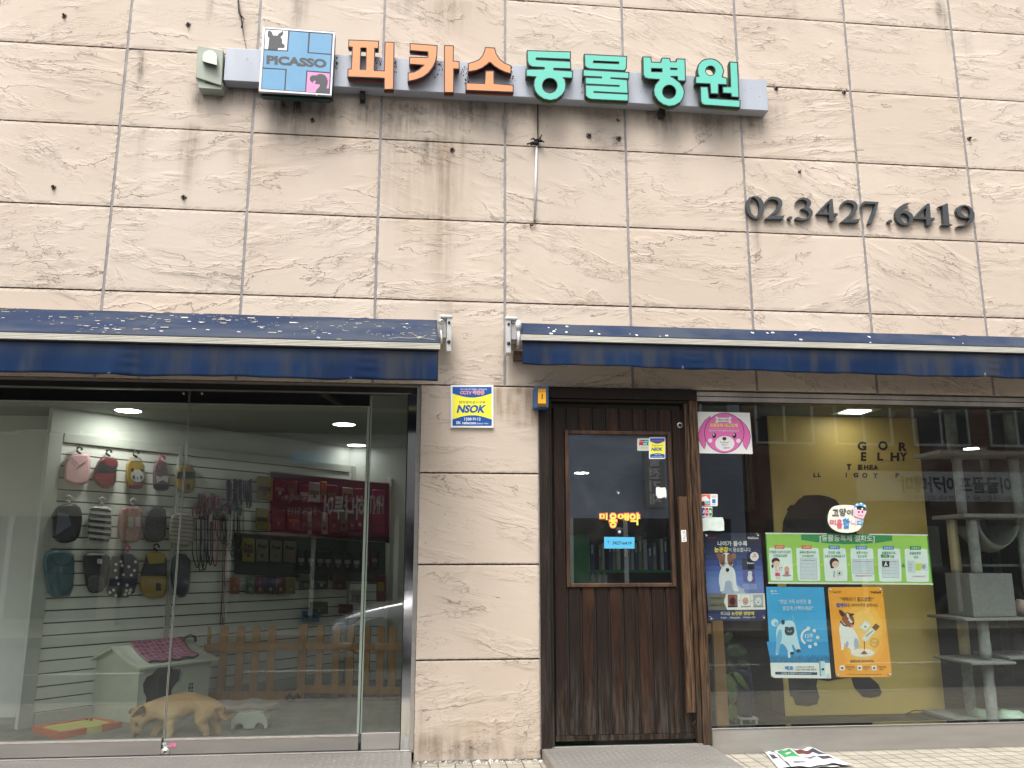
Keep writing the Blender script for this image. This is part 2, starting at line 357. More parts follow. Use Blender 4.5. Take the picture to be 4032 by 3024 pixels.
def cladding():
    rng = np.random.RandomState(3); V = []; F = []; tco = []; sta = []; rus = []; tin = []
    tiles = []
    gx, gz = .0085, .0045
    for i in range(-4, 8):
        for j in range(-6, 9):                 # j: row counted down from z = 9*TH
            zt = (9 - j) * TH; zb = zt - TH; x0 = i * TW; x1 = x0 + TW
            if zb >= 2.39: tiles.append((x0 + gx, x1 - gx, zb + gz, zt - gz))
    for j in range(4): tiles.append((-.571, .229, j * TH + gz, (j + 1) * TH - gz) if j else (-.571, .229, -.01, TH - gz))
    nv = 0; sides = []
    for k, (x0, x1, z0, z1) in enumerate(tiles):
        sp = .010 if z1 < 2.4 else .02; nx = max(2, int((x1 - x0) / sp)); nz = int((z1 - z0) / sp)
        X, Zz = np.meshgrid(np.linspace(x0, x1, nx + 1), np.linspace(z0, z1, nz + 1)); Y = np.full_like(X, 0.0)
        # chipped, slightly uneven arrises
        ed = (X < x0 + 1e-6) | (X > x1 - 1e-6) | (Zz < z0 + 1e-6) | (Zz > z1 - 1e-6)
        Y[ed] += rng.uniform(.0005, .004, ed.sum()); Y += rng.uniform(-.0012, .0012)
        Xj = X.copy(); Zj = Zz.copy()
        Xj[:, 0] += rng.uniform(0, .0018, X.shape[0]); Xj[:, -1] -= rng.uniform(0, .0018, X.shape[0])
        Zj[0, :] += rng.uniform(0, .0022, X.shape[1]); Zj[-1, :] -= rng.uniform(0, .0016, X.shape[1])
        th = rng.uniform(-.5, .3); ax = rng.uniform(.55, .95); off = rng.uniform(-60, 60, 3)
        A = ((Xj - x0) * math.cos(th) + (Zj - z0) * math.sin(th)) * ax; B = (-(Xj - x0) * math.sin(th) + (Zj - z0) * math.cos(th)) * 2.1
        n = X.size; V.append(np.stack([Xj.ravel(), Y.ravel(), Zj.ravel()], 1)); tco.append(np.stack([A.ravel() + off[0], B.ravel() + off[1], np.full(n, off[2])], 1))
        sta.append(field(X, Zz, STW).ravel()); rus.append(field(X, Zz, RUW).ravel()); tin.append(np.full(n, rng.uniform(0, 1)))
        I = np.arange(n).reshape(X.shape) + nv
        F += [q for q in np.stack([I[:-1, :-1].ravel(), I[:-1, 1:].ravel(), I[1:, 1:].ravel(), I[1:, :-1].ravel()], 1).tolist()]
        # returns back into the joint
        rim = list(I[0, :]) + list(I[1:, -1]) + list(I[-1, -2::-1]) + list(I[-2:0:-1, 0]); b0 = nv + n; vv = V[-1]
        back = vv[[r_ - nv for r_ in rim]].copy(); back[:, 1] = .02; V.append(back); m_ = len(rim)
        tco.append(tco[-1][[r_ - nv for r_ in rim]]); sta.append(np.full(m_, .3)); rus.append(np.zeros(m_)); tin.append(np.zeros(m_))
        F += [[rim[a], b0 + a, b0 + (a + 1) % m_, rim[(a + 1) % m_]] for a in range(m_)]
        nv += n + m_
    V = np.concatenate(V); me = bpy.data.meshes.new('stone_cladding'); me.from_pydata(V.tolist(), [], F); me.materials.append(MT['slate_tile'])
    for nm, ty, data in (('tco', 'FLOAT_VECTOR', np.concatenate(tco)), ('stain', 'FLOAT', np.concatenate(sta)), ('rust', 'FLOAT', np.concatenate(rus)), ('tint', 'FLOAT', np.concatenate(tin))):
        a = me.attributes.new(nm, ty, 'POINT'); a.data.foreach_set('vector' if ty == 'FLOAT_VECTOR' else 'value', data.astype(np.float32).ravel())
    me.update(); o = bpy.data.objects.new('stone_cladding', me); COL.objects.link(o); return o
BLD = thing('shop_building', 'beige stone-clad shop building with glass doors on the left and a dark wooden door', 'building')
cl = cladding(); cl.parent = BLD
XL, XR = -4 * TW, 8 * TW              # ends of the facade
WL, WR = -3.42, 5.0                    # left end of left opening, right end of right opening
mb = MB()
for a, b in (((XL, .014, 2.398), (XR, .16, 9.0)), ((-.572, .014, -.3), (.23, .30, 2.398)), ((XL, .014, -.3), (WL, .30, 2.398)), ((WR, .014, -.3), (XR, .30, 2.398)), ((XL, .16, 2.62), (XR, 6.5, 2.8))): mb.box(a, b, 'grout_dark')
core = mb.build('wall_core', BLD)
mb = MB()
for i in range(-3, 8):
    mb.box((i * TW - .0090, .003 + .001 * (i % 2), 2.402), (i * TW + .0090, .0139, 9.0), 'sealant')
mb.box((.2292, -.002, .05), (.2345, .0139, 2.39), 'sealant')
mb.build('joint_sealant', BLD)

# ------------------------------------------------------------------ ground
def paver_material():
    m = bpy.data.materials.new('paver'); m.use_nodes = True; MT['paver'] = m
    nt = m.node_tree; N = nt.nodes; L = nt.links; b = N['Principled BSDF']
    tc = N.new('ShaderNodeTexCoord'); bt = N.new('ShaderNodeTexBrick'); bt.offset = 0; bt.squash = 1
    bt.inputs['Scale'].default_value = 1; bt.inputs['Brick Width'].default_value = .105; bt.inputs['Row Height'].default_value = .105; bt.inputs['Mortar Size'].default_value = .004; bt.inputs['Mortar Smooth'].default_value = .3
    bt.inputs['Color1'].default_value = (.46, .42, .34, 1); bt.inputs['Color2'].default_value = (.39, .355, .29, 1); bt.inputs['Mortar'].default_value = (.15, .135, .11, 1)
    L.new(tc.outputs['Object'], bt.inputs['Vector'])
    n = N.new('ShaderNodeTexNoise'); n.inputs['Scale'].default_value = 9; n.inputs['Detail'].default_value = 8; n.inputs['Roughness'].default_value = .7; L.new(tc.outputs['Object'], n.inputs['Vector'])
    r = N.new('ShaderNodeMapRange'); r.inputs['From Min'].default_value = .3; r.inputs['From Max'].default_value = .75; r.inputs['To Min'].default_value = .7; r.inputs['To Max'].default_value = 1.1; L.new(n.outputs['Fac'], r.inputs['Value'])
    mx = N.new('ShaderNodeMix'); mx.data_type = 'RGBA'; mx.blend_type = 'MULTIPLY'; mx.inputs['Factor'].default_value = 1; L.new(bt.outputs['Color'], mx.inputs['A']); L.new(r.outputs[0], mx.inputs['B']); L.new(mx.outputs['Result'], b.inputs['Base Color'])
    bp = N.new('ShaderNodeBump'); bp.inputs['Distance'].default_value = .004; bp.invert = True; L.new(bt.outputs['Fac'], bp.inputs['Height']); L.new(bp.outputs[0], b.inputs['Normal']); b.inputs['Roughness'].default_value = .85
paver_material()
M('asphalt', (.105, .105, .105), .9, var=.25, vs=30, bump=.004, bs=120)
M('kerb_stone', (.33, .32, .30), .85, var=.15, vs=8, bump=.002)
M('white_paint', (.7, .7, .68), .7, var=.2, vs=10)
ROADZ = -.34
mb = MB(); mb.box((-14, -2.3, -.4), (16, .3, -.013), 'paver'); struct('pavement', mb)
mb = MB(); mb.box((-14, -2.44, -.4), (16, -2.301, -.010), 'kerb_stone'); struct('kerb', mb)
mb = MB(); mb.poly([(-90, -90, ROADZ), (90, -90, ROADZ), (90, 90, ROADZ), (-90, 90, ROADZ)], 'asphalt'); struct('ground', mb)
mb = MB(); mb.box((-14, -14.5, ROADZ - .02), (16, -11.6, ROADZ + .14), 'paver'); struct('far_pavement', mb)
mb = MB()
for k in range(-4, 6): mb.box((k * 3, -7.25, ROADZ + .001), (k * 3 + 1.6, -7.13, ROADZ + .004), 'white_paint')
struct('road_marking', mb)
# crumbs of mortar and grit where wall and pavement meet
mb = MB(); rg = random.Random(5)
for k in range(150):
    x = rg.uniform(-.56, .22); y = -abs(rg.gauss(0, .035)) - .004; r = rg.uniform(.0015, .006)
    if rg.random() < .15: r *= 2
    mb.obox((x, y, -.012 + r * .4), (rg.random(), rg.random(), .3), (-.5, 1, 0), (0, .2, 1), r * 2.2, r * 2.1, r, rg.choice(['kerb_stone', 'concrete', 'white_paint']))
o = mb.build('grit'); tag(o, 'pale grit and mortar crumbs along the foot of the pillar', 'grit', kind='stuff')
# ================================================================== main sign
M('sign_beam', srgb((172, 177, 187)), .45, .1, var=.10, vs=3, stretch=(1, 1, .3)); M('letter_orange', srgb((228, 140, 88)), .35, var=.03, vs=2)
M('letter_orange_side', srgb((150, 72, 46)), .5, var=.1); M('letter_teal', srgb((96, 190, 170)), .35, var=.03, vs=2); M('letter_teal_side', srgb((95, 118, 62)), .5, var=.15)
M('letter_trim', srgb((22, 24, 24)), .4, var=.1); M('mould', (.03, .028, .024), .95, var=.3, vs=30)
SIGN = thing('shop_sign', 'long grey beam sign with orange and turquoise block letters and a blue square logo box', 'sign')
mb = MB(); mb.box((-2.0, -.10, 4.536), (1.982, -.004, 4.79), 'sign_beam')
mb.build('beam', SIGN, bevel=.003)
mb = MB()
for u, v, w_, h_ in ((1428, 352, 20, 45), (2605, 443, 22, 32), (835, 335, 16, 20)):
    p = at(u, v + h_ / 2, -.03); MB().box((p.x - w_ * .0009, -.06, 4.47), (p.x + w_ * .0009, -.003, 4.5355), 'mould').build('bracket', SIGN)
rg = random.Random(11); mb = MB()
for u0, u1, v0, n in ((1470, 1520, 235, 26), (1550, 1562, 240, 16), (1700, 1760, 245, 30), (1815, 1850, 260, 26), (2005, 2030, 262, 16), (1318, 1330, 225, 22), (2290, 2305, 320, 14), (1830, 1848, 300, 16), (2880, 2890, 300, 3), (1500, 1516, 380, 3)):
    for k in range(n):
        u = rg.uniform(u0, u1); v = v0 + abs(rg.gauss(0, 26)); r = rg.uniform(1, 3.2)
        mb.px(ell(u, v, r * rg.uniform(.4, 1), r * rg.uniform(.8, 2.2), 7), -.1008 - rg.random() * .0004, 'mould')
for k in range(60):
    u = rg.uniform(900, 3000); v = 225 + (u - 900) * .055 + abs(rg.gauss(0, 40)); mb.px(ell(u, v, rg.uniform(.5, 1.6), rg.uniform(.6, 2.4), 6), -.1013, 'mould')
mb.build('dirt', SIGN)['kind'] = 'stuff'
Z1 = Z(1340, 120, 4.2538); Z2 = Z(1780, 150, 4.2538); Z3 = Z(2250, 180, 5.53); Z4 = Z(2500, 180, 3.95)
def letter(outs, face, side, label):
    """channel letter: coloured face in a black trim on a coloured return"""
    fb = MB(); tb = MB(); sb = MB()
    for o_, hl in outs:
        fb.ppx(o_, -.1835, -.178, face, hl); big = offset(o_, 4.2); hs_ = [offset(h, -3.2) for h in hl]
        tb.ppx(big, -.180, -.152, 'letter_trim', hs_); sb.ppx(offset(o_, 3.2), -.153, -.100, side, [offset(h, -2.2) for h in hl])
    l = sb.build('letter', SIGN); l['label'] = label; fb.build('letter_face', l); tb.build('letter_trim', l)
letter([(Z1((152,168),(630,188),(626,292),(566,290),(556,665),(570,682),(745,686),(760,203),(890,208),(878,975),(748,975),(748,800),(720,788),(135,765),(138,655),(196,652),(212,275),(198,268),(148,265)),
         [Z1((345,282),(430,285),(445,298),(436,655),(425,665),(335,660),(322,650),(332,295))])], 'letter_orange', 'letter_orange_side', 'orange first letter reading pi')
letter([(Z1((1178,228),(1612,262),(1608,400),(1588,510),(1540,610),(1470,700),(1380,768),(1260,815),(1145,838),(1145,720),(1240,705),(1320,665),(1380,610),(1415,580),(1408,572),(1168,553),(1170,458),(1460,462),(1480,450),(1478,360),(1465,348),(1178,325)), []),
        (Z1((1755,262),(1885,265),(1882,520),(1982,530),(1980,635),(1888,632),(1886,1028),(1755,1025)), [])], 'letter_orange', 'letter_orange_side', 'orange second letter reading ka')
letter([(Z2((565,168),(705,175),(730,270),(790,360),(870,425),(978,470),(978,582),(900,562),(800,515),(720,465),(660,410),(628,392),(590,425),(500,490),(400,530),(282,552),(282,432),(380,405),(460,370),(520,300),(555,220)), []),
        (Z2((572,560),(688,560),(695,770),(1015,798),(1015,895),(245,862),(245,760),(555,772)), [])], 'letter_orange', 'letter_orange_side', 'orange third letter reading so')
letter([(Z2((1270,218),(1975,240),(1972,345),(1410,322),(1398,340),(1400,372),(1975,400),(1980,505),(1700,495),(1688,520),(1705,543),(2010,562),(2005,660),(1845,652),(1880,700),(1897,790),(1880,880),(1830,950),(1750,1010),(1650,1032),(1540,1010),(1450,950),(1400,880),(1378,790),(1390,700),(1420,640),(1252,628),(1252,532),(1540,530),(1562,510),(1545,482),(1340,470),(1295,440),(1272,380)),
         [Z2(*ell(1637, 795, 132))])], 'letter_teal', 'letter_teal_side', 'turquoise letter reading dong')
letter([(Z3((298,198),(1192,245),(1185,480),(1165,515),(1130,528),(400,490),(340,470),(305,430)), [Z3((475,318),(1045,345),(1040,405),(465,380))]),
        (Z3((272,535),(1240,592),(1235,705),(860,685),(840,700),(850,722),(1205,755),(1220,1025),(500,985),(475,1000),(485,1030),(1225,1065),(1222,1190),(450,1155),(370,1130),(325,1080),(318,880),(320,868),(1040,900),(1058,880),(1045,855),(318,820),(318,705),(660,715),(675,690),(660,668),(272,650)), [])], 'letter_teal', 'letter_teal_side', 'turquoise letter reading mul')
letter([(Z4((135,182),(240,185),(250,262),(410,268),(428,200),(535,205),(548,258),(650,258),(660,212),(770,218),(780,540),(678,535),(668,470),(560,468),(550,485),(600,510),(690,580),(745,660),(760,720),(745,800),(700,870),(620,920),(530,932),(440,905),(370,850),(315,770),(302,690),(325,610),(385,540),(385,515),(215,505),(165,490),(140,450)),
         [Z4((250,345),(430,350),(432,415),(250,412)), Z4((545,340),(662,345),(660,382),(548,378)), Z4(*ell(533, 716, 112))])], 'letter_teal', 'letter_teal_side', 'turquoise letter reading byeong')
letter([(Z4((1175,212),(1230,220),(1290,250),(1345,310),(1372,390),(1360,450),(1345,490),(1420,510),(1425,598),(1290,592),(1290,740),(1188,735),(1178,585),(955,575),(955,487),(1010,487),(988,430),(983,360),(1005,290),(1050,240),(1110,218)), [Z4(*ell(1175, 388, 82))]),
        (Z4((1485,262),(1585,268),(1610,795),(1510,785),(1505,735),(1378,725),(1375,650),(1500,645)), []),
        (Z4((1030,648),(1125,650),(1145,815),(1160,828),(1628,858),(1625,950),(1090,912),(1050,895),(1033,855)), [])], 'letter_teal', 'letter_teal_side', 'turquoise last letter reading won')
# logo box
C('logo_blue', 98, 150, 186); C('logo_dark', 40, 44, 62); C('logo_white', 238, 238, 238); C('logo_pink', 220, 140, 185); C('logo_black', 62, 62, 66); C('box_green', 26, 58, 56, rough=.5)
M('aluminium', (.42, .43, .45), .35, .7, var=.08, vs=10)
Z5 = Z(1000, 90, 5.353); LY = -.19
lb = MB(); lb.box((-1.735, -.187, 4.413), (-1.237, -.1, 4.912), 'letter_trim'); lb.box((-1.722, -.15, 4.402), (-1.25, -.101, 4.414), 'box_green'); lo = lb.build('logo_box', SIGN)
mb = MB(); fr = Z5((190,85),(1708,195),(1635,1530),(98,1440)); inn = Z5((232,118),(1668,226),(1600,1500),(148,1395))
mb.ppx(fr, LY - .004, -.17, 'aluminium', [inn]); mb.build('logo_frame', lo)
mb = MB(); mb.px(inn, LY - .001, 'logo_dark')
for pts, m_ in ((((750,175),(1150,207),(1124,638),(1618,680),(1598,1040),(1100,1003),(1078,1450),(665,1418),(692,972),(195,940),(215,580),(718,606)), 'logo_blue'), (((1185,210),(1643,243),(1620,652),(1158,618)), 'logo_blue'), (((188,970),(660,995),(635,1418),(162,1385)), 'logo_blue'),
                (((245,140),(718,168),(690,580),(222,552)), 'logo_white'), (((1130,1030),(1597,1068),(1578,1490),(1100,1455)), 'logo_pink')):
    mb.px(Z5(*pts), LY - .0016, m_)
mb.px(Z5((318,162),(355,175),(385,210),(402,262),(440,265),(495,268),(515,228),(575,195),(605,165),(617,200),(615,240),(590,275),(560,300),(590,340),(600,380),(592,425),(640,460),(652,490),(645,520),(610,532),(530,528),(498,548),(510,572),(290,560),(305,480),(312,380),(325,318),(292,290),(285,240),(295,180)), LY - .0022, 'logo_black')
mb.px(Z5((1410,1072),(1490,1095),(1540,1160),(1558,1230),(1548,1300),(1530,1370),(1550,1388),(1588,1375),(1578,1490),(1300,1468),(1310,1420),(1350,1375),(1385,1340),(1390,1298),(1330,1292),(1272,1275),(1300,1250),(1305,1225),(1285,1215),(1250,1230),(1235,1268),(1190,1225),(1172,1180),(1185,1135),(1230,1105),(1320,1105),(1355,1082)), LY - .0022, 'logo_black')
mb.text('PICASSO', Z5((265,678),(1535,768),(1528,955),(262,870)), LY - .0022, 'logo_black', .055)
mb.build('logo_print', lo)
mb = MB(); mb.px(Z5(*[(1328 + a, 1505 + b) for a, b in ((-35, -8), (-10, -20), (20, -12), (35, 0), (15, 10), (5, 25), (-15, 22), (-30, 8))]), LY - .0048, 'white_paint'); mb.build('droppings', lo)

# junction box at the left end of the beam
M('box_sage', srgb((158, 164, 150)), .5, var=.1, vs=4); ZJ = Z(700, 50, 1.8433)
JB = thing('junction_box', 'pale green metal box with hooded vent at the left end of the long sign', 'electrical box')
mb = MB(); mb.ppx(ZJ((138,470),(330,510),(318,556),(150,545)), -.10, -.004, 'box_sage'); mb.ppx(ZJ((142,250),(332,285),(322,520),(132,480)), -.085, -.004, 'box_sage'); mb.build('housing', JB, bevel=.003)
mb = MB(); mb.ppx(ZJ((146,236),(330,270),(316,528),(128,468)), -.118, -.09, 'box_sage'); mb.build('lid', JB, bevel=.004)
hd = ZJ(*([(180, 352)] + [(232 + 52 * math.cos(R(a)), 318 + 46 * math.sin(R(a))) for a in range(190, 361, 17)] + [(284, 380)]))
hv = [at(u, v, -.121 - .05 * max(0, (v - 196) / 62)) for u, v in hd]; hbk = [at(u, v, -.119) for u, v in hd]; m_ = len(hd)
mb = MB(); mb.poly(hv, 'box_sage'); mb.add(hv + hbk, [(i, i + 1, m_ + i + 1, m_ + i) for i in range(m_ - 1)], 'box_sage', True); mb.poly([hv[0], hv[-1], hbk[-1], hbk[0]], 'letter_trim'); mb.build('vent_hood', JB, recalc=False)
mb = MB(); mb.ppx(ZJ((196,500),(300,524),(298,534),(196,510)), -.1012, -.1, 'letter_trim'); mb.build('slot', JB)

# cables, conduit, bolts
M('cable_black', (.02, .02, .02), .6, var=.1); M('pvc_white', (.62, .62, .63), .45, var=.06, vs=9); M('rust', (.10, .06, .035), .9, var=.4, vs=90, bump=.001); M('bolt_dust', (.22, .2, .18), .8, var=.4, vs=80); M('steel_bright', (.6, .6, .62), .3, 1, var=.1)
def cablepts(pts, Y): return [at(a, b, Y - .004 * (i % 2)) for i, (a, b) in enumerate(pts)]
mb = MB(); mb.tube(cablepts([(935, -60), (938, 5), (943, 50), (951, 72), (954, 100), (958, 130), (965, 165), (970, 192)], -.02), [.004, .006, .009, .006, .005, .003, .002, .002], 'cable_black', 6)
mb.tube(cablepts([(940, 20), (948, 60), (962, 75), (955, 88), (950, 110)], -.028), .004, 'cable_black', 6)
tag(mb.build('cable'), 'frayed black cable hanging down the wall to the left end of the long sign', 'cable')
PI = thing('conduit', 'thin white conduit pipe running down the wall below the long sign', 'pipe')
mb = MB(); a_ = at(2113, 575, -.012); b_ = at(2105, 868, -.012); mb.tube([a_, b_], .0085, 'pvc_white', 10); mb.build('pipe', PI)
mb = MB(); a2 = at(2118, 400, -.006); mb.tube([a2, at(2117, 480, -.008), at(2118, 545, -.01), a_], .0045, 'mould', 6)
for pts in ([(2113, 565), (2098, 560), (2076, 567)], [(2113, 560), (2125, 550), (2133, 530)], [(2118, 556), (2135, 556), (2141, 559)], [(2110, 556), (2100, 545), (2092, 548)], [(2120, 552), (2128, 540)], [(2105, 566), (2090, 570)], [(2112, 552), (2120, 548), (2134, 553)]):
    mb.tube([at(x, y, -.02 - .02 * i) for i, (x, y) in enumerate(pts)], [.009, .007, .006][:len(pts)], 'cable_black', 6)
mb.lathe(at(2113, 570, -.02), [(.001, .0), (.017, .003), (.017, .022), (.0, .023)], 'mould', 10); mb.build('cut_cable_ends', PI)
mb = MB(); mb.tube([b_, at(2106, 872, -.012), at(2104, 882, -.014), at(2096, 886, -.016), at(2086, 885, -.008)], [.005, .005, .004, .004, .005], 'rust', 6); mb.tube([at(2100, 888, -.016), at(2088, 886, -.016)], .006, 'mould', 6); mb.build('bare_end', PI)
BOLTS = [(254, 63, 1, 'near the top left corner of the photo'), (742, 98, 1, 'level with the top of the frayed cable'), (212, 737, 1, 'above the left awning, lower left of the two there'), (724, 776, 1, 'above the left awning under the junction box'),
         (1230, 472, 1.1, 'just under the square logo box'), (1780, 590, 1.2, 'in the darkest stained stone below the orange letters'), (2319, 534, 1.25, 'middle one under the turquoise letters'), (2436, 545, 1.1, 'lower right one under the turquoise letters'),
         (2435, 472, .8, 'upper right one under the turquoise letters, a bare rusty hole'), (3056, 348, 1, 'just right of the beam end'), (3323, 364, .9, 'on the joint far right of the beam end'), (3149, 675, .7, 'above the first phone digits'), (3816, 545, 1, 'beside the joint at the far right edge'), (1905, 53, .01, '')]
for u, v, sc, wh in BOLTS[:-1]:
    B = thing('anchor_bolt', 'rusty anchor bolt stub ' + wh, 'bolt', 'bolt stubs left in the stone wall')
    c = at(u, v, -.002); rr = random.Random(u); r = .0165 * sc
    mb = MB(); pts = [(c.x + r * (1 + rr.uniform(-.3, .3)) * math.cos(a * .6283), c.z + r * (.9 + rr.uniform(-.3, .3)) * math.sin(a * .6283)) for a in range(10)]
    mb.prism(pts, -.006, .004, 'rust'); mb.build('rust_ring', B)
    mb = MB(); mb.lathe((c.x, -.03, c.z), [(.0001, -.001), (r * .42, 0), (r * .42, .026)], 'mould' if sc > .8 else 'steel_bright', 8, 'y'); mb.build('shank', B)
    mb = MB(); mb.lathe((c.x, -.0075, c.z), [(r * .5, -.0005), (r * .82, 0), (r * .86, .002)], 'bolt_dust', 12, 'y'); mb.build('washer', B)
    mb = MB(); mb.lathe((c.x - r * .1, -.033, c.z + r * .1), [(.0001, -.001), (r * .26, .0005), (r * .26, .003)], 'steel_bright', 8, 'y'); mb.build('bolt_tip', B)
    if sc < 1.2:
        mb = MB(); mb.tube([(c.x + r * .2, -.008, c.z - r * .8), (c.x - r * .2, -.012, c.z - r * 1.7)], [.004, .002], 'rust', 5); mb.build('wire_tail', B)

# ================================================================== phone number
C('digit_grey', 58, 62, 64, rough=.45, var=.08, vs=20)
Z6 = Z(2900, 740, 4.2538); Z7 = Z(3380, 760, 4.424)
NUM = thing('phone_number_sign', 'raised dark grey serif numerals 02.3427.6419 fixed to the stone wall', 'sign')
def sh(p, dx, dy): return [(a + dx, b + dy) for a, b in p]
D0 = (Z6((290,132),(350,140),(410,175),(450,240),(470,310),(465,380),(440,440),(400,495),(350,520),(300,515),(240,480),(195,425),(168,350),(160,280),(175,210),(215,160)), [Z6((262,152),(310,165),(355,210),(380,270),(388,330),(383,400),(365,460),(340,490),(300,475),(255,430),(228,365),(218,290),(225,215),(240,170))])
D2 = (Z6((480,260),(500,200),(540,162),(600,142),(680,150),(740,182),(770,235),(765,300),(720,370),(650,430),(590,466),(730,470),(785,462),(810,448),(780,520),(480,518),(560,450),(640,380),(690,310),(705,260),(690,218),(650,195),(590,185),(540,200),(505,240)), [])
DD = (Z6(*ell(902, 500, 36, 28, 10)), [])
D3 = (Z6((992,245),(1020,200),(1060,172),(1120,158),(1190,170),(1240,205),(1255,250),(1240,295),(1200,325),(1250,350),(1280,395),(1275,460),(1230,515),(1150,540),(1070,543),(1000,525),(985,508),(1010,486),(1050,486),(1100,510),(1160,513),(1205,480),(1215,440),(1200,400),(1150,365),(1078,352),(1130,328),(1170,300),(1188,250),(1165,210),(1110,192),(1050,205)), [])
D4 = (Z6((1575,185),(1612,185),(1630,420),(1697,425),(1697,458),(1640,460),(1640,550),(1560,550),(1555,450),(1345,438),(1345,425),(1440,315),(1520,235)), [Z6((1558,245),(1548,412),(1402,405),(1480,318))])
D7 = (Z7((100,142),(357,155),(330,240),(235,530),(170,530),(250,330),(300,190),(120,190),(70,215),(35,245),(60,190)), [])
D6 = (Z7((905,175),(850,200),(800,235),(765,270),(738,310),(780,303),(860,310),(930,355),(965,415),(950,490),(890,545),(820,560),(740,540),(680,490),(650,420),(650,340),(675,285),(720,235),(790,190),(850,175)), [Z7((735,365),(785,345),(845,365),(888,425),(888,490),(855,530),(800,518),(752,470),(733,415))])
D1 = (Z7((1535,182),(1558,182),(1588,535),(1648,555),(1600,564),(1440,560),(1490,538),(1468,235),(1395,237),(1480,205)), [])
D9 = (Z7((1850,205),(1930,225),(1990,280),(2025,350),(2025,430),(1990,500),(1930,550),(1850,580),(1770,585),(1710,588),(1740,572),(1830,560),(1890,520),(1930,470),(1945,435),(1870,438),(1790,425),(1730,380),(1708,310),(1725,250),(1780,215)), [Z7((1812,235),(1780,270),(1785,325),(1815,370),(1860,405),(1905,415),(1940,395),(1955,340),(1940,280),(1900,238),(1855,225))])
for (o_, hl), dx, dy, nm in ((D0, 0, 0, 'digit'), (D2, 0, 0, 'digit'), (DD, 0, 0, 'dot'), (D3, 0, 0, 'digit'), (D4, 0, 0, 'digit'), (D2, 297, 13.5, 'digit'), (D7, 0, 0, 'digit'), (DD, 393.5, 14, 'dot'), (D6, 0, 0, 'digit'), (D4, 382, 17.6, 'digit'), (D1, 0, 0, 'digit'), (D9, 0, 0, 'digit')):
    mb = MB(); mb.ppx(sh(o_, dx, dy), -.034, -.004, 'digit_grey', [sh(h, dx, dy) for h in hl]); mb.build(nm, NUM)

# ================================================================== awnings
def awning_material(name, dirty):
    m = M(name, srgb((44, 66, 112)), .85, var=0, spec=.12); nt = m.node_tree; N = nt.nodes; L = nt.links; b = N['Principled BSDF']
    tc = [n for n in N if n.type == 'TEX_COORD'][0]
    def nz(scale, st, det=5):
        mp = N.new('ShaderNodeMapping'); mp.inputs['Scale'].default_value = st; L.new(tc.outputs['Object'], mp.inputs['Vector'])
        n = N.new('ShaderNodeTexNoise'); n.inputs['Scale'].default_value = scale; n.inputs['Detail'].default_value = det; n.inputs['Roughness'].default_value = .62; L.new(mp.outputs[0], n.inputs['Vector']); return n.outputs['Fac']
    def ss(x, a, c, lo=0, hi=1):
        r = N.new('ShaderNodeMapRange'); r.interpolation_type = 'SMOOTHSTEP'; r.inputs['From Min'].default_value = a; r.inputs['From Max'].default_value = c; r.inputs['To Min'].default_value = lo; r.inputs['To Max'].default_value = hi; L.new(x, r.inputs['Value']); return r.outputs[0]
    def mix(f, A, B):
        n = N.new('ShaderNodeMix'); n.data_type = 'RGBA'
        for k, x in (('Factor', f), ('A', A), ('B', B)):
            if isinstance(x, (float, tuple)): n.inputs[k].default_value = x
            else: L.new(x, n.inputs[k])
        return n.outputs['Result']
    col = mix(ss(nz(1.2, (1, 1, 1)), .35, .65), (.0062, .0185, .058, 1), (.0095, .027, .074, 1))
    if dirty == 'valance':
        col = mix(ss(nz(3.2, (1.6, 1, .22)), .46, .66, 0, .7), col, (.046, .048, .050, 1))
        at_ = N.new('ShaderNodeAttribute'); at_.attribute_name = 'dirt'; ml = N.new('ShaderNodeMath'); ml.operation = 'MULTIPLY'; L.new(at_.outputs['Fac'], ml.inputs[0]); L.new(ss(nz(4, (1.5, 1, .5)), .3, .7, .35, 1), ml.inputs[1]); col = mix(ml.outputs[0], col, (.046, .050, .055, 1))
    else:
        col = mix(ss(nz(1.6, (1, 1.5, 1)), .38, .66, .25, .9), col, (.055, .066, .090, 1)); col = mix(ss(nz(25, (1, 1, 1), 3), .62, .8, 0, .25), col, (.14, .14, .135, 1))
    L.new(col, b.inputs['Base Color'])
    n2 = N.new('ShaderNodeTexNoise'); n2.inputs['Scale'].default_value = 300; L.new(tc.outputs['Object'], n2.inputs['Vector'])
    bp = N.new('ShaderNodeBump'); bp.inputs['Distance'].default_value = .0006; L.new(n2.outputs['Fac'], bp.inputs['Height']); L.new(bp.outputs[0], b.inputs['Normal'])
awning_material('awning_top', 'top'); awning_material('awning_valance', 'valance')
M('bar_alu', srgb((205, 202, 190)), .45, .1, var=.12, vs=12, stretch=(.3, 1, 4)); M('white_metal', (.55, .55, .54), .4, .3, var=.12, vs=20); M('gasket', (.02, .02, .02), .6, var=.1)
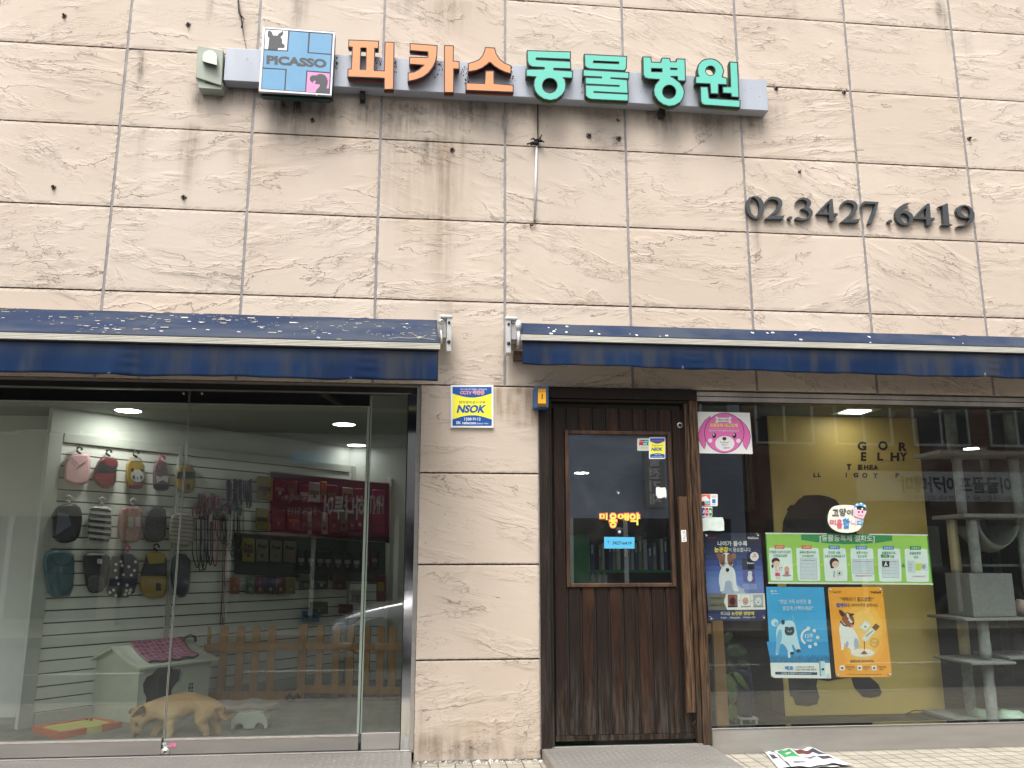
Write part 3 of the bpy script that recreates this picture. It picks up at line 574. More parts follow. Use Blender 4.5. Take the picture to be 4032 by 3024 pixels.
def awning(x0, x1, yf, zb, zf, dz_bar, dz_val, sag, label, seams, sag_x=0, wr=1.0, zv1=None):
    A = thing('awning', label, 'awning', 'blue fabric awnings over the shopfront')
    nx, ny = 150, 14; vs = []; rr = random.Random(int(x0 * 10)); ph = [rr.uniform(0, 6) for _ in range(8)]
    for j in range(ny + 1):
        t = j / ny
        for i in range(nx + 1):
            x = x0 + (x1 - x0) * i / nx; dz = -sag * math.sin(math.pi * t) + .004 * wr * math.sin(x * 2.3 + ph[0] + t * 3) * t * (1 - t) * 4 + .002 * wr * math.sin(x * 9 + t * 7)
            for s_ in seams: dz += .006 * math.exp(-((x - s_) / .02) ** 2)
            for k in range(5):
                xs = x0 + (x1 - x0) * (.12 + .2 * k) + .9 * (t - .5); dz += .006 * wr * math.exp(-((x - xs) / .05) ** 2) * math.sin(math.pi * t)
            vs.append((x, -.09 + (yf + .09) * t, zb + (zf - zb) * t + dz))
    F_ = [(j * (nx + 1) + i, j * (nx + 1) + i + 1, (j + 1) * (nx + 1) + i + 1, (j + 1) * (nx + 1) + i) for j in range(ny) for i in range(nx)]
    o = MB().add(vs, F_, 'awning_top', True).build('canopy', A); so_ = o.modifiers.new('thick', 'SOLIDIFY'); so_.thickness = .002
    # front bar with three grooves
    mb = MB(); z1 = zf - .004; z0 = z1 - dz_bar; y = yf; n = 4; h = (dz_bar) / n
    prof = [(y + .03, z1), (y - .012, z1)]
    for k in range(n): prof += [(y - .016, z1 - k * h - .0015), (y - .016, z1 - (k + 1) * h + .002), (y - .0125, z1 - (k + 1) * h + .0005)]
    prof += [(y - .010, z0), (y + .03, z0)]
    vv = [(x0 - .006, a, b) for a, b in prof] + [(x1 + .006, a, b) for a, b in prof]; m_ = len(prof)
    mb.add(vv, [(k, (k + 1) % m_, m_ + (k + 1) % m_, m_ + k) for k in range(m_)] + [tuple(range(m_)), tuple(range(m_, 2 * m_))], 'bar_alu'); mb.build('front_bar', A, recalc=True)
    mb = MB(); mb.box((x0 - .003, yf - .01, zf - .004), (x1 + .003, yf + .02, zf + .004), 'gasket'); mb.box((x0, yf - .006, z0 - .006), (x1, yf + .02, z0), 'gasket'); mb.build('bead', A)
    # valance
    nx, nz = 260, 12; vs = []; dirt = []
    for j in range(nz + 1):
        t = j / nz
        for i in range(nx + 1):
            x = x0 + .004 + (x1 - x0 - .008) * i / nx; dzv = dz_val if zv1 is None else dz_val + (zv1 - dz_val) * min(1, (x - x0) / (3.0))
            dy = (.006 * math.sin(x * 5.1 + ph[1]) + .004 * math.sin(x * 13 + ph[2]) + .0025 * math.sin(x * 29 + ph[3] + t * 2)) * t
            for s_ in seams: dy += .014 * math.exp(-((x - s_) / .035) ** 2) * t * (1 + .10 * math.sin(t * 26)) + .003 * math.exp(-((x - s_ - .09) / .05) ** 2) * math.sin(t * 22 + 1)
            zb_ = z0 - .004 - dzv * t + (.003 * math.sin(x * 7 + ph[4]) + .002 * math.sin(x * 19)) * t; vs.append((x, yf + .004 - dy, zb_)); dirt.append(max(0, 1 - t * 1.7) * .8)
    F_ = [(j * (nx + 1) + i, (j + 1) * (nx + 1) + i, (j + 1) * (nx + 1) + i + 1, j * (nx + 1) + i + 1) for j in range(nz) for i in range(nx)]
    o = MB().add(vs, F_, 'awning_valance', True).build('valance', A, recalc=False); a_ = o.data.attributes.new('dirt', 'FLOAT', 'POINT'); a_.data.foreach_set('value', dirt)
    so_ = o.modifiers.new('thick', 'SOLIDIFY'); so_.thickness = .0018
    mb = MB()
    for s_ in seams:
        for d_ in (-.004, .004): mb.box((s_ + d_ - .0006, yf - .017, z0 - .10 - dz_val * .45), (s_ + d_ + .0006, yf - .0155, z0 - dz_val * .97), 'white_metal')
    if seams: mb.build('stitching', A)['kind'] = 'stuff'
    # roller tube and folding arms
    mb = MB(); mb.tube([(x0 + .01, -.062, zb - .035), (x1 - .01, -.062, zb - .035)], .034, 'white_metal', 16); mb.build('roller', A)
    for fx, fd in ((.12, 1), (.86, -1)):
        bx = x0 + (x1 - x0) * fx; L_ = abs(yf) - .09
        if L_ > .5:
            el = (bx + fd * L_ * .52, -.06 - L_ * .42, (zb - .1 + zf - .03) / 2 - .005); mb = MB()
            mb.tube([(bx, -.06, zb - .10), el], .021, 'white_metal', 8); mb.tube([el, (bx + fd * .12, yf + .03, zf - .03)], .018, 'white_metal', 8); mb.lathe((el[0], el[1], el[2] - .03), [(.0, 0), (.032, 0), (.032, .06), (0, .06)], 'white_metal', 12); mb.build('folding_arm', A)
    return A
AWL = awning(-4.5, -.474, -1.0, 2.832, 2.437, .034, .178, .012, 'long faded blue awning over the left shop window, littered with bits of leaf', [-2.25, -.96], wr=.7)
AWR = awning(.09, 5.6, -.25, 2.828, 2.705, .038, .155, .004, 'nearly rolled-up blue awning over the wooden door and right window', [1.18, 3.36], wr=.45, zv1=.178)
# end brackets with the crank eye
def bracket(A, x, s, y0):
    mb = MB(); mb.box((x, -.13, 2.70), (x + s * .05, -.004, 2.86), 'white_metal'); mb.box((x + s * .052, -.155, 2.60), (x + s * .085, -.06, 2.845), 'white_metal')
    mb.lathe((x + s * .03, -.145, 2.835), [(.0, 0), (.024, .0), (.024, .03), (.0, .03)], 'white_metal', 12, 'y'); mb.tube([(x + s * .01, -.15, 2.84), (x + s * .09, -.15, 2.84)], .014, 'white_metal', 10); mb.build('end_bracket', A, bevel=.003)
    for z_, r_ in ((2.665, .012), (2.80, .009)): MB().lathe((x + s * .068, -.163, z_), [(0, 0), (r_, .0), (r_, .008)], 'gasket', 10, 'y').build('screw', A)
bracket(AWL, -.462, 1, 0); bracket(AWR, .078, -1, 0)
mb = MB(); mb.tube([at(2041, 1262, -.19), at(2041, 1276, -.19), at(2042, 1300, -.19)], [.012, .022, .018], 'pvc_white', 10); mb.tube([at(2042, 1298, -.19), at(2043, 1330, -.19), at(2042, 1360, -.19)], [.011, .012, .009], 'pvc_white', 10); mb.build('crank_eye', AWR)
mb = MB(); mb.tube([at(1735, 1300, -.2), at(1738, 1330, -.2), at(1738, 1352, -.2)], .007, 'pvc_white', 8); mb.tube([at(1733, 1266, -.16), at(1741, 1270, -.19)], .02, 'white_metal', 10); mb.build('crank_eye', AWL)
mb = MB(); mb.box((at(2020, 1350, 0).x, -.07, 2.575), (.16, -.004, 2.635), 'rust'); mb.build('rusty_angle', AWR)
# leaf bits and droppings on the canopies
C('chaff', 188, 178, 150, var=.15, vs=40); C('husk', 150, 132, 96, var=.2, vs=40); C('dropping', 225, 228, 230)
def onslope(x, t, yf, zb, zf, sag): return Vector((x, -.09 + (yf + .09) * t, zb + (zf - zb) * t - sag * math.sin(math.pi * t) + .0035))
rg = random.Random(21); mb = MB(); cl_ = [(-3.3, .12, .2), (-2.35, .75, .18), (-2.5, .3, .3), (-2.0, .22, .35), (-1.75, .2, .25), (-1.55, .25, .5), (-1.3, .4, .4), (-1.1, .3, .35), (-.9, .4, .35), (-.75, .55, .2), (-1.0, .7, .3), (-2.9, .5, .6)]
for k in range(280):
    cx, ct, sp = rg.choice(cl_); x = min(-.5, cx + rg.gauss(0, sp * .7)); t = min(.96, max(.03, ct + rg.gauss(0, .11))); p = onslope(x, t, -1.0, 2.832, 2.437, .012); a = rg.gauss(0, .18); r = rg.choice([.003, .004, .006, .012, .02]) * rg.uniform(.6, 1.2)
    mb.obox(p, (math.cos(a), math.sin(a) * .9, -math.sin(a) * .35 * -1), (-math.sin(a), math.cos(a), .4), (0, .4, 1), r * 2, r * rg.uniform(.5, 1.1), .0012, rg.choice(['chaff', 'chaff', 'husk', 'dropping', 'husk']))
for k in range(16):
    p = onslope(rg.uniform(-3.3, -.5), rg.uniform(.1, .95), -1.0, 2.832, 2.437, .012); mb.obox(p, (1, .3, 0), (0, 1, .4), (0, .4, 1), .018, .012, .002, 'dropping')
o = mb.build('leaf_litter'); tag(o, 'scattered pale leaf bits and husks on the left blue awning', 'leaf litter', kind='stuff')
mb = MB()
for k in range(22):
    x = rg.choice([.25, .35, .6, .85, 1.0, 1.9, 2.6, 3.3]) + rg.gauss(0, .08); t = rg.uniform(.2, .95); p = onslope(max(.11, x), t, -.25, 2.828, 2.705, .004); r = rg.uniform(.003, .011); mb.obox(p, (1, rg.uniform(-.4, .4), 0), (0, 1, .7), (0, .5, 1), r * 2, r * 2.2, .0012, 'dropping')
o = mb.build('droppings'); tag(o, 'white bird droppings on the narrow blue awning over the door', 'droppings', kind='stuff')
TW_ = thing('twig', 'thin dry forked twig lying at the right end of the left awning', 'twig'); mb = MB()
for pts in ([(1534, 1347), (1570, 1340), (1610, 1343), (1650, 1339), (1713, 1346)], [(1650, 1339), (1635, 1330), (1622, 1323)], [(1650, 1339), (1668, 1334), (1676, 1328)], [(1640, 1338), (1650, 1345)], [(1570, 1322), (1582, 1326), (1588, 1330)]):
    mb.tube([onslope(at(u, v, -.95).x, (v - 1263) / 92, -1.0, 2.832, 2.437, .012) + Vector((0, 0, .006)) for u, v in pts], .0018, 'chaff', 5)
mb.build('stem', TW_)
# ================================================================== shopfront metal and glass
M('stainless', (.52, .50, .47), .3, .7, var=.10, vs=5, stretch=(.5, 1, 3)); M('stainless_satin', (.33, .31, .285), .42, .35, var=.10, vs=4, stretch=(.4, 1, 3)); M('stainless_mirror', (.62, .62, .62), .06, 1, var=.03)
M('header_strip', (.42, .37, .32), .3, .45, var=.25, vs=3, stretch=(1, 1, .1)); M('dark_frame', (.045, .043, .04), .35, .5, var=.15); M('mirror_black', (.012, .012, .013), .06, 0, var=0, spec=.9); M('glass_edge', (.30, .36, .30), .25, 0, var=.1); M('rubber', (.015, .015, .015), .7, var=.1)
YD = .085
mb = MB()
mb.box((WL, .035, 2.343), (-.572, .16, 2.399), 'dark_frame'); mb.box((WL, .030, 2.385), (-.566, .045, 2.3985), 'stainless'); mb.box((WL, .032, 2.338), (-.64, .05, 2.344), 'stainless')
mb.build('header_frame', BLD)
mb = MB(); mb.box((-.655, .03, .045), (-.6, .16, 2.338), 'stainless_mirror'); mb.box((-.599, .022, .045), (-.573, .16, 2.384), 'stainless'); mb.box((-.662, .04, .045), (-.6555, .15, 2.338), 'rubber'); mb.build('jamb', BLD)
xj = at(694, 2270, YD).x          # meeting line of the two doors
xe = at(1436, 2270, YD).x         # where the second door meets the fixed pane
ztr0, ztr1 = 2.255, 2.336; zbr0, zbr1 = .058, .152
M('door_sticker_pink', srgb((225, 130, 165)), .5, var=.2, vs=60)
def glass_door(x0, x1, lab):
    D = MB().box((x0, YD - .006, zbr1 - .01), (x1, YD + .006, ztr0 + .01), 'glass').build('glass_door', BLD); D['label'] = lab
    MB().box((x0, YD - .022, ztr0), (x1, YD + .022, ztr1), 'mirror_black').build('top_rail', D, bevel=.002)
    MB().box((x0, YD - .024, zbr0), (x1, YD + .024, zbr1), 'stainless_satin').build('bottom_rail', D, bevel=.0025)
    MB().box((x0, YD - .026, zbr1 - .012), (x1, YD - .0245, zbr1 - .002), 'stainless_mirror').build('rail_trim', D); MB().box((x0, YD - .0245, ztr0 - .004), (x1, YD - .006, ztr0 - .0005), 'stainless').build('rail_trim', D)
    return D
g1 = glass_door(WL, xj - .006, 'left frameless glass door'); g2 = glass_door(xj + .006, xe - .005, 'middle frameless glass door')
g3 = MB().box((xe + .012, YD + .004, zbr1 - .01), (-.656, YD + .014, 2.335), 'glass').build('fixed_pane', BLD); MB().box((xe + .012, YD - .012, zbr0 - .006), (-.656, YD + .03, zbr1 + .005), 'stainless').build('bottom_rail', g3, bevel=.002)
MB().box((xj - .0055, YD - .0065, zbr1), (xj - .002, YD + .0065, ztr0), 'glass_edge').build('glass_seal', BLD)
MB().box((xj + .002, YD - .0065, zbr1), (xj + .0055, YD + .0065, ztr0), 'stainless').build('glass_seal', BLD)
MB().box((xe - .018, YD - .0075, zbr1), (xe - .002, YD - .0061, ztr0), 'glass_edge').build('glass_seal', BLD)
MB().box((xe - .003, YD - .007, zbr1), (xe + .002, YD + .012, ztr0), 'rubber').build('glass_seal', BLD)
MB().box((xe + .004, YD - .004, zbr1), (xe + .012, YD + .014, 2.33), 'glass_edge').build('glass_seal', BLD)
for u, v in ((1455 / 2.011, 805), (1600 / 2.011, 805)):
    MB().lathe((at(u, 1150 + 805 / 2.011, YD - .023).x, YD - .026, at(u, 1150 + 805 / 2.011, YD - .023).z), [(.006, 0), (.008, .0), (.008, .003), (.0, .003)], 'stainless', 14, 'y').build('patch_screw', g1 if u < 750 else g2)
c = at(650, 2960, YD - .025); mb = MB(); mb.lathe((c.x, YD - .031, c.z), [(.0, .001), (.012, 0), (.013, .002), (.0255, .001), (.027, .006)], 'stainless', 20, 'y'); mb.lathe((c.x, YD - .033, c.z), [(0, 0), (.007, 0), (.007, .003)], 'rubber', 10, 'y'); mb.build('floor_lock', g2)
mb = MB(); q = lambda *p: [(a / 2.458, 2350 + b / 2.458) for a, b in p]
mb.px(q((1635,1415),(1700,1412),(1712,1455),(1637,1460)), YD - .0265, 'door_sticker_pink'); mb.px(q((1570,1412),(1612,1408),(1612,1430),(1572,1434)), YD - .0265, 'white_paint'); mb.px(q((1576,1440),(1632,1438),(1632,1450),(1576,1454)), YD - .0265, 'white_paint'); o = mb.build('sticker', g2); o['label'] = 'small faded pink and white stickers'
o = MB().box((-4.6, -.005, 2.41), (-4.599, -.004, 2.42), 'rubber')

# tread plates
def tread(name, x0, x1, y0, y1, z, label):
    T = thing(name, label, 'step plate', 'chequered steel threshold plates'); mb = MB(); mb.box((x0, y0, -.0125), (x1, y1, z), 'stainless_satin'); mb.build('step_body', T, bevel=.003)
    mb = MB(); p = .038; ny = int((y1 - y0) / p); nx = int((x1 - x0) / p)
    for j in range(ny):
        for i in range(nx):
            cx = x0 + (i + .5) * p + .004; cy = y0 + (j + .5) * p; s_ = 1 if (i + j) % 2 else -1; ca, sa = math.cos(s_ * .785), math.sin(s_ * .785)
            if cy > y1 - .035: continue
            ring = [(math.cos(a) * .0175, math.sin(a) * .0058) for a in (0, .8, 1.57, 2.34, 3.14, 3.94, 4.71, 5.5)]
            v_ = [(cx + a * ca - b * sa, cy + a * sa + b * ca, z - .0002) for a, b in ring] + [(cx + a * .45 * ca - b * .3 * sa, cy + a * .45 * sa + b * .3 * ca, z + .002) for a, b in ring]
            mb.add(v_, [(k, (k + 1) % 8, 8 + (k + 1) % 8, 8 + k) for k in range(8)] + [tuple(range(8, 16))], 'stainless_satin', True)
    mb.build('tread_pattern', T, recalc=False)['kind'] = 'stuff'
    mb = MB(); mb.box((x0, y1 - .028, z + .0005), (x1, y1 - .003, z + .007), 'stainless'); mb.build('door_strip', T, bevel=.0015)
    rr = random.Random(4); mb = MB()
    for k in range(6): mb.lathe((x0 + .06 + (x1 - x0 - .12) * k / 5, y1 - .045, z), [(.004, 0), (.003, .002), (0, .0022)], 'rust', 8)
    mb.build('rivet', T)['kind'] = 'stuff'
    return T
tread('tread_plate', WL, -.585, -.42, .055, .05, 'long chequered steel threshold plate under the glass doors')
tread('tread_plate', .238, 1.33, -.62, .02, .055, 'short chequered steel step plate in front of the wooden door')

# right window frame
YG = .07; ZG0, ZG1 = .146, 2.32
mb = MB(); mb.box((1.356, .03, 2.322), (WR, .16, 2.3985), 'dark_frame'); mb.box((1.356, .012, 2.362), (WR, .03, 2.392), 'header_strip'); mb.box((1.356, .016, 2.326), (WR, .03, 2.357), 'header_strip'); mb.build('window_header', BLD, bevel=.001)
mb = MB(); mb.box((1.356, .018, -.012), (WR, .16, .142), 'stainless_satin'); mb.box((1.356, .012, .1425), (WR, .10, .149), 'stainless_mirror'); mb.build('window_sill', BLD, bevel=.0015)
W2 = MB().box((1.353, YG, ZG0), (WR, YG + .01, 2.33), 'glass').build('shop_window', BLD)

# ================================================================== wooden door
def wood(name, c1, c2, c3, seed, grey=True):
    m = M(name, c1, .62, var=0); nt = m.node_tree; N = nt.nodes; L = nt.links; b = N['Principled BSDF']; b.inputs['Specular IOR Level'].default_value = .22; tc = [n for n in N if n.type == 'TEX_COORD'][0]
    def nz(scale, st, det=5, dist=0, off=0):
        mp = N.new('ShaderNodeMapping'); mp.inputs['Scale'].default_value = st; mp.inputs['Location'].default_value = (seed * 3.7 + off, seed, 0); L.new(tc.outputs['Object'], mp.inputs['Vector'])
        n = N.new('ShaderNodeTexNoise'); n.inputs['Scale'].default_value = scale; n.inputs['Detail'].default_value = det; n.inputs['Roughness'].default_value = .65; n.inputs['Distortion'].default_value = dist; L.new(mp.outputs[0], n.inputs['Vector']); return n.outputs['Fac']
    def ss(x, a, c, lo=0, hi=1):
        r = N.new('ShaderNodeMapRange'); r.interpolation_type = 'SMOOTHSTEP'; r.inputs['From Min'].default_value = a; r.inputs['From Max'].default_value = c; r.inputs['To Min'].default_value = lo; r.inputs['To Max'].default_value = hi; L.new(x, r.inputs['Value']); return r.outputs[0]
    def mix(f, A, B):
        n = N.new('ShaderNodeMix'); n.data_type = 'RGBA'
        for k, x in (('Factor', f), ('A', A), ('B', B)):
            if isinstance(x, (float, tuple)): n.inputs[k].default_value = x
            else: L.new(x, n.inputs[k])
        return n.outputs['Result']
    g = nz(14, (7, 7, .35), 7, .3); col = mix(ss(g, .35, .7), c1 + (1,), c2 + (1,)); col = mix(ss(nz(1.6, (2.5, 2.5, .8), 3, 0, 5), .45, .7, 0, .8), col, c3 + (1,))
    k = nz(3.2, (1.6, 1.6, .7), 2, 0, 9); col = mix(ss(k, .74, .78, 0, .75), col, (.16, .11, .07, 1))
    if grey:      # weathered, splashed foot of the boards
        gm = N.new('ShaderNodeNewGeometry'); sx = N.new('ShaderNodeSeparateXYZ'); L.new(gm.outputs['Position'], sx.inputs[0]); f = ss(sx.outputs['Z'], .75, .1, 0, .85)
        ml = N.new('ShaderNodeMath'); ml.operation = 'MULTIPLY'; L.new(f, ml.inputs[0]); L.new(ss(nz(9, (6, 6, .5), 6, 0, 2), .4, .65), ml.inputs[1]); col = mix(ml.outputs[0], col, (.060, .052, .042, 1))
    L.new(col, b.inputs['Base Color']); bp = N.new('ShaderNodeBump'); bp.inputs['Distance'].default_value = .0016; L.new(g, bp.inputs['Height']); L.new(bp.outputs[0], b.inputs['Normal'])
    return m
wood('wood_dark', (.008, .0042, .0028), (.026, .0125, .0075), (.016, .0075, .0045), 1); wood('wood_dark_b', (.010, .005, .003), (.036, .0155, .0085), (.060, .023, .010), 2); wood('wood_dark_c', (.008, .005, .0035), (.020, .0112, .0075), (.011, .0065, .0045), 3)
wood('wood_frame', (.010, .0075, .0055), (.030, .021, .015), (.015, .010, .0075), 4); wood('wood_handle', (.022, .013, .008), (.15, .088, .048), (.075, .040, .022), 5, False); wood('wood_frame_worn', (.012, .0075, .005), (.13, .072, .038), (.028, .015, .009), 6); wood('wood_bead', (.03, .016, .011), (.075, .042, .028), (.11, .062, .038), 7)
xf0, xf1 = .235, 1.352; zt_ = 2.392; zb_ = .053
mb = MB(); mb.box((xf0, -.022, zb_), (xf0 + .068, .12, zt_ - .072), 'wood_frame'); mb.box((xf1 - .060, -.022, zb_), (xf1, .12, zt_ - .072), 'wood_frame_worn'); mb.box((xf0, -.024, zt_ - .071), (xf1, .12, zt_), 'wood_dark_c'); fr_ = mb.build('door_frame', BLD, bevel=.003); 
mb = MB(); mb.box((xf0 + .069, -.008, zb_), (xf0 + .085, .1, zt_ - .092), 'wood_frame'); mb.box((xf1 - .092, -.006, zb_), (xf1 - .061, .1, zt_ - .092), 'wood_frame_worn'); mb.box((xf0 + .069, -.010, zt_ - .091), (xf1 - .061, .1, zt_ - .0725), 'wood_dark_c'); mb.build('stop_moulding', fr_, bevel=.003)
DOOR = MB(); YL = .030
lx0, lx1 = xf0 + .096, at(2724, 2200, YL).x; lz0, lz1 = at(2400, 2915, YL).z, at(2400, 1608, YL).z
gz1 = at(2430, 1712, YL).z; gz0 = at(2450, 2296, YL).z; gx0 = at(2242, 2000, YL).x; gx1 = at(2637, 2000, YL).x
gro = [at(2050 + x / 2.144, 2320, YL).x for x in (395, 510, 628, 745, 862, 980, 1098, 1215, 1325)]
xs = [lx0] + gro + [lx1]; wm = ['wood_dark', 'wood_dark_c', 'wood_dark_b', 'wood_dark_c', 'wood_dark_b', 'wood_dark', 'wood_dark_b', 'wood_dark', 'wood_dark_b', 'wood_dark']
fz0 = gz0 - .026; fz1 = gz1 + .026; fx0 = gx0 - .026; fx1 = gx1 + .026
DOOR.box((lx0 + .001, YL + .013, lz0 + .035), (fx0 - .001, YL + .03, lz1), 'rubber'); DOOR.box((fx1 + .001, YL + .013, lz0 + .035), (lx1 - .001, YL + .03, lz1), 'rubber'); DOOR.box((fx0 - .001, YL + .013, lz0 + .035), (fx1 + .001, YL + .03, fz0), 'rubber'); DOOR.box((fx0 - .001, YL + .013, fz1), (fx1 + .001, YL + .03, lz1), 'rubber')
DOOR.box((lx0, YL - .002, lz0), (lx1, YL + .03, lz0 + .033), 'wood_dark')
leaf = DOOR.build('wooden_door', BLD); leaf['label'] = 'dark weathered plank door with a tall glass panel'
mb = MB(); g = .0042
for i in range(10):
    a, b = xs[i] + g, xs[i + 1] - g
    ov0, ov1 = max(a, fx0), min(b, fx1)
    def pl(x0, x1, z0, z1):
        if x1 - x0 < .012: return
        c_ = .005; mb.add([(x0, YL + .010, z0), (x0 + c_, YL, z0 + .001), (x1 - c_, YL, z0 + .001), (x1, YL + .010, z0), (x0, YL + .010, z1), (x0 + c_, YL, z1 - .001), (x1 - c_, YL, z1 - .001), (x1, YL + .010, z1)], [(0, 1, 5, 4), (1, 2, 6, 5), (2, 3, 7, 6), (0, 3, 2, 1), (4, 5, 6, 7)], wm[i])
    if i in (0, 9): pl(a, b if i == 9 else min(b, fx0 - .001), lz0 + .035, lz1) if i == 0 else pl(a, b, lz0 + .035, lz1)
    else: pl(a, b, lz0 + .035, fz0 - .001); pl(a, b, fz1 + .001, lz1)
mb.build('plank', leaf, recalc=False)['kind'] = 'stuff'
mb = MB(); mb.box((fx0, YL - .012, fz0), (gx0, YL + .028, fz1), 'wood_bead'); mb.box((gx1, YL - .012, fz0), (fx1, YL + .028, fz1), 'wood_bead'); mb.box((gx0 + .0005, YL - .012, fz0), (gx1 - .0005, YL + .028, gz0), 'wood_bead'); mb.box((gx0 + .0005, YL - .012, gz1), (gx1 - .0005, YL + .028, fz1), 'wood_bead'); mb.build('glazing_bead', leaf, bevel=.005)
MB().box((gx0 - .005, YL + .010, gz0 - .005), (gx1 + .005, YL + .016, gz1 + .005), 'dark_glass').build('door_glass', leaf)
hx0 = at(2670, 1956, -.03).x; hx1 = at(2703, 1956, -.03).x; hz1 = at(2680, 1956, -.03).z; hz0 = at(2725, 2805, -.03).z
mb = MB(); mb.box((hx0, -.045, hz0), (hx1, -.012, hz1), 'wood_handle'); mb.build('handle', leaf, bevel=.003)
for z in (hz0 + .15, (hz0 + hz1) / 2, hz1 - .2): MB().box((hx0 + .004, -.0125, z), (hx1 - .004, YL + .001, z + .05), 'wood_dark').build('handle_standoff', leaf)
for u, v, nm in ((2677, 1674.5, 'latch_ring'), (2739, 2851, 'lock_ring')):
    c = at(u, v, YL - .002); mb = MB(); mb.lathe((c.x, YL - .006, c.z), [(.0125, 0), (.019, -.001), (.021, .002), (.021, .006)], 'stainless' if v < 2000 else 'rust', 24, 'y'); mb.lathe((c.x, YL - .003, c.z), [(0, 0), (.0125, .0)], 'wood_dark_c', 20, 'y'); mb.lathe((c.x, YL - .005, c.z), [(0, 0), (.006, 0), (.006, .003)], 'rubber', 12, 'y'); mb.build(nm, leaf)
# pull sign on the handle
C('paper_white', 226, 226, 222, var=.03); C('ink_black', 34, 34, 36); C('paper_grey', 150, 150, 150)
ZD = Z(2050, 1500, 2.0738)
mb = MB(); q_ = ZD((1310,1218),(1350,1217),(1356,1312),(1316,1315)); mb.ppx(q_, -.0468, -.0455, 'paper_white')
for i, ch in enumerate('당기시오'): mb.text(ch, ZD((1322 + i * 1.3, 1224 + i * 17),(1344 + i * 1.3, 1224 + i * 17),(1344 + i * 1.3, 1239 + i * 17),(1322 + i * 1.3, 1239 + i * 17)), -.0472, 'ink_black', .01)
mb.px(ZD((1324,1298),(1346,1298),(1347,1306),(1325,1306)), -.0472, 'paper_grey'); tag(mb.build('pull_sign'), 'small vertical white pull sign on the worn door handle', 'sticker')

# yellow and blue alarm beacon at the corner of the door
C('beacon_blue', 46, 84, 140, rough=.35); C('beacon_yellow', 238, 178, 40, rough=.3, coat=.5); C('beacon_lens', 205, 150, 40, rough=.2, coat=.8); C('beacon_brown', 110, 80, 28, rough=.2, coat=.8)
BE = thing('alarm_beacon', 'yellow alarm beacon in a blue housing at the top left of the wooden door', 'alarm')
mb = MB(); mb.ppx(ZD(*rrect(115, 44, 228, 216, 10)), -.115, -.005, 'beacon_blue'); mb.build('housing', BE, bevel=.010, seg=3)
mb = MB(); mb.ppx(ZD(*rrect(136, 56, 212, 208, 4)), -.122, -.10, 'beacon_brown'); mb.build('lens', BE, bevel=.006, seg=3)
mb = MB(); mb.ppx(ZD((143,66),(206,66),(208,186),(141,184)), -.126, -.121, 'beacon_yellow'); mb.build('reflector', BE, bevel=.002)
mb = MB(); mb.ppx(ZD((172,104),(180,104),(180,148),(171,148)), -.1275, -.126, 'beacon_brown'); mb.ppx(ZD((143,64),(206,64),(206,92),(143,92)), -.1272, -.126, 'beacon_lens'); mb.build('filament_mark', BE)

# ---------------------------------------------------------------- security sign on the pillar
C('sec_blue', 22, 82, 160, rough=.35); C('sec_yellow', 250, 240, 70, rough=.35); C('sec_red', 225, 50, 80, rough=.35); C('sec_white', 235, 238, 240, rough=.35); C('sec_grey', 90, 110, 70)
ZS = Z(1500, 1450, 2.37)
SG = thing('security_sign', 'square yellow and blue CCTV security sign on the stone pillar', 'sign')
def dome(x0, x1, y0, y1, ym, n=14, down=True):
    """blue field with a bowed inner edge"""
    return [(x0, y0), (x1, y0), (x1, y1)] + [(x1 + (x0 - x1) * i / n, y1 + (ym - y1) * math.sin(math.pi * i / n)) for i in range(1, n)] + [(x0, y1)]
mb = MB(); mb.ppx(ZS((650,157),(1050,159),(1051,556),(650,553)), -.018, -.002, 'sec_white'); mb.build('plate', SG, bevel=.0015)
mb = MB(); mb.px(ZS((668,174),(1033,178),(1034,537),(668,535)), -.0190, 'sec_yellow'); mb.px(ZS(*dome(668, 1033, 174, 234, 274)), -.0194, 'sec_blue'); mb.px(ZS(*dome(668, 1034, 536, 478, 438)), -.0194, 'sec_blue')
mb.text('Security & Safety', ZS((742,188),(900,188),(900,204),(742,202)), -.0198, 'sec_white', .01); mb.text('네트웍스서트웍스', ZS((908,185),(990,187),(990,195),(908,193)), -.0198, 'sec_white', .0); mb.px(ZS((908,198),(990,199),(990,202),(908,201)), -.0198, 'sec_white')
for off_, m_, b_, yy in ((0, 'sec_white', .055, -.0198), (0, 'sec_red', .012, -.0202)):
    mb.text('CCTV 작동중', ZS((742 - b_ * 60,208 - b_ * 50),(962 + b_ * 60,210 - b_ * 50),(962 + b_ * 60,247 + b_ * 50),(742 - b_ * 60,244 + b_ * 50)), yy, m_, b_)
mb.text('전자경비감시구역', ZS((727,303),(972,304),(972,332),(727,330)), -.0196, 'sec_grey', .012)
mb.text('NSOK', ZS((722,342),(992,342),(968,417),(706,417)), -.0196, 'sec_blue', .045); mb.text('1588-9112', ZS((778,460),(930,460),(930,488),(778,488)), -.0198, 'sec_white', .014)
mb.text('SK telecom', ZS((703,494),(888,496),(888,524),(703,522)), -.0198, 'sec_white', .022); mb.text('종합보안 자회사', ZS((897,508),(1002,508),(1002,524),(897,524)), -.0198, 'sec_white', .006)
mb.build('printed_face', SG)
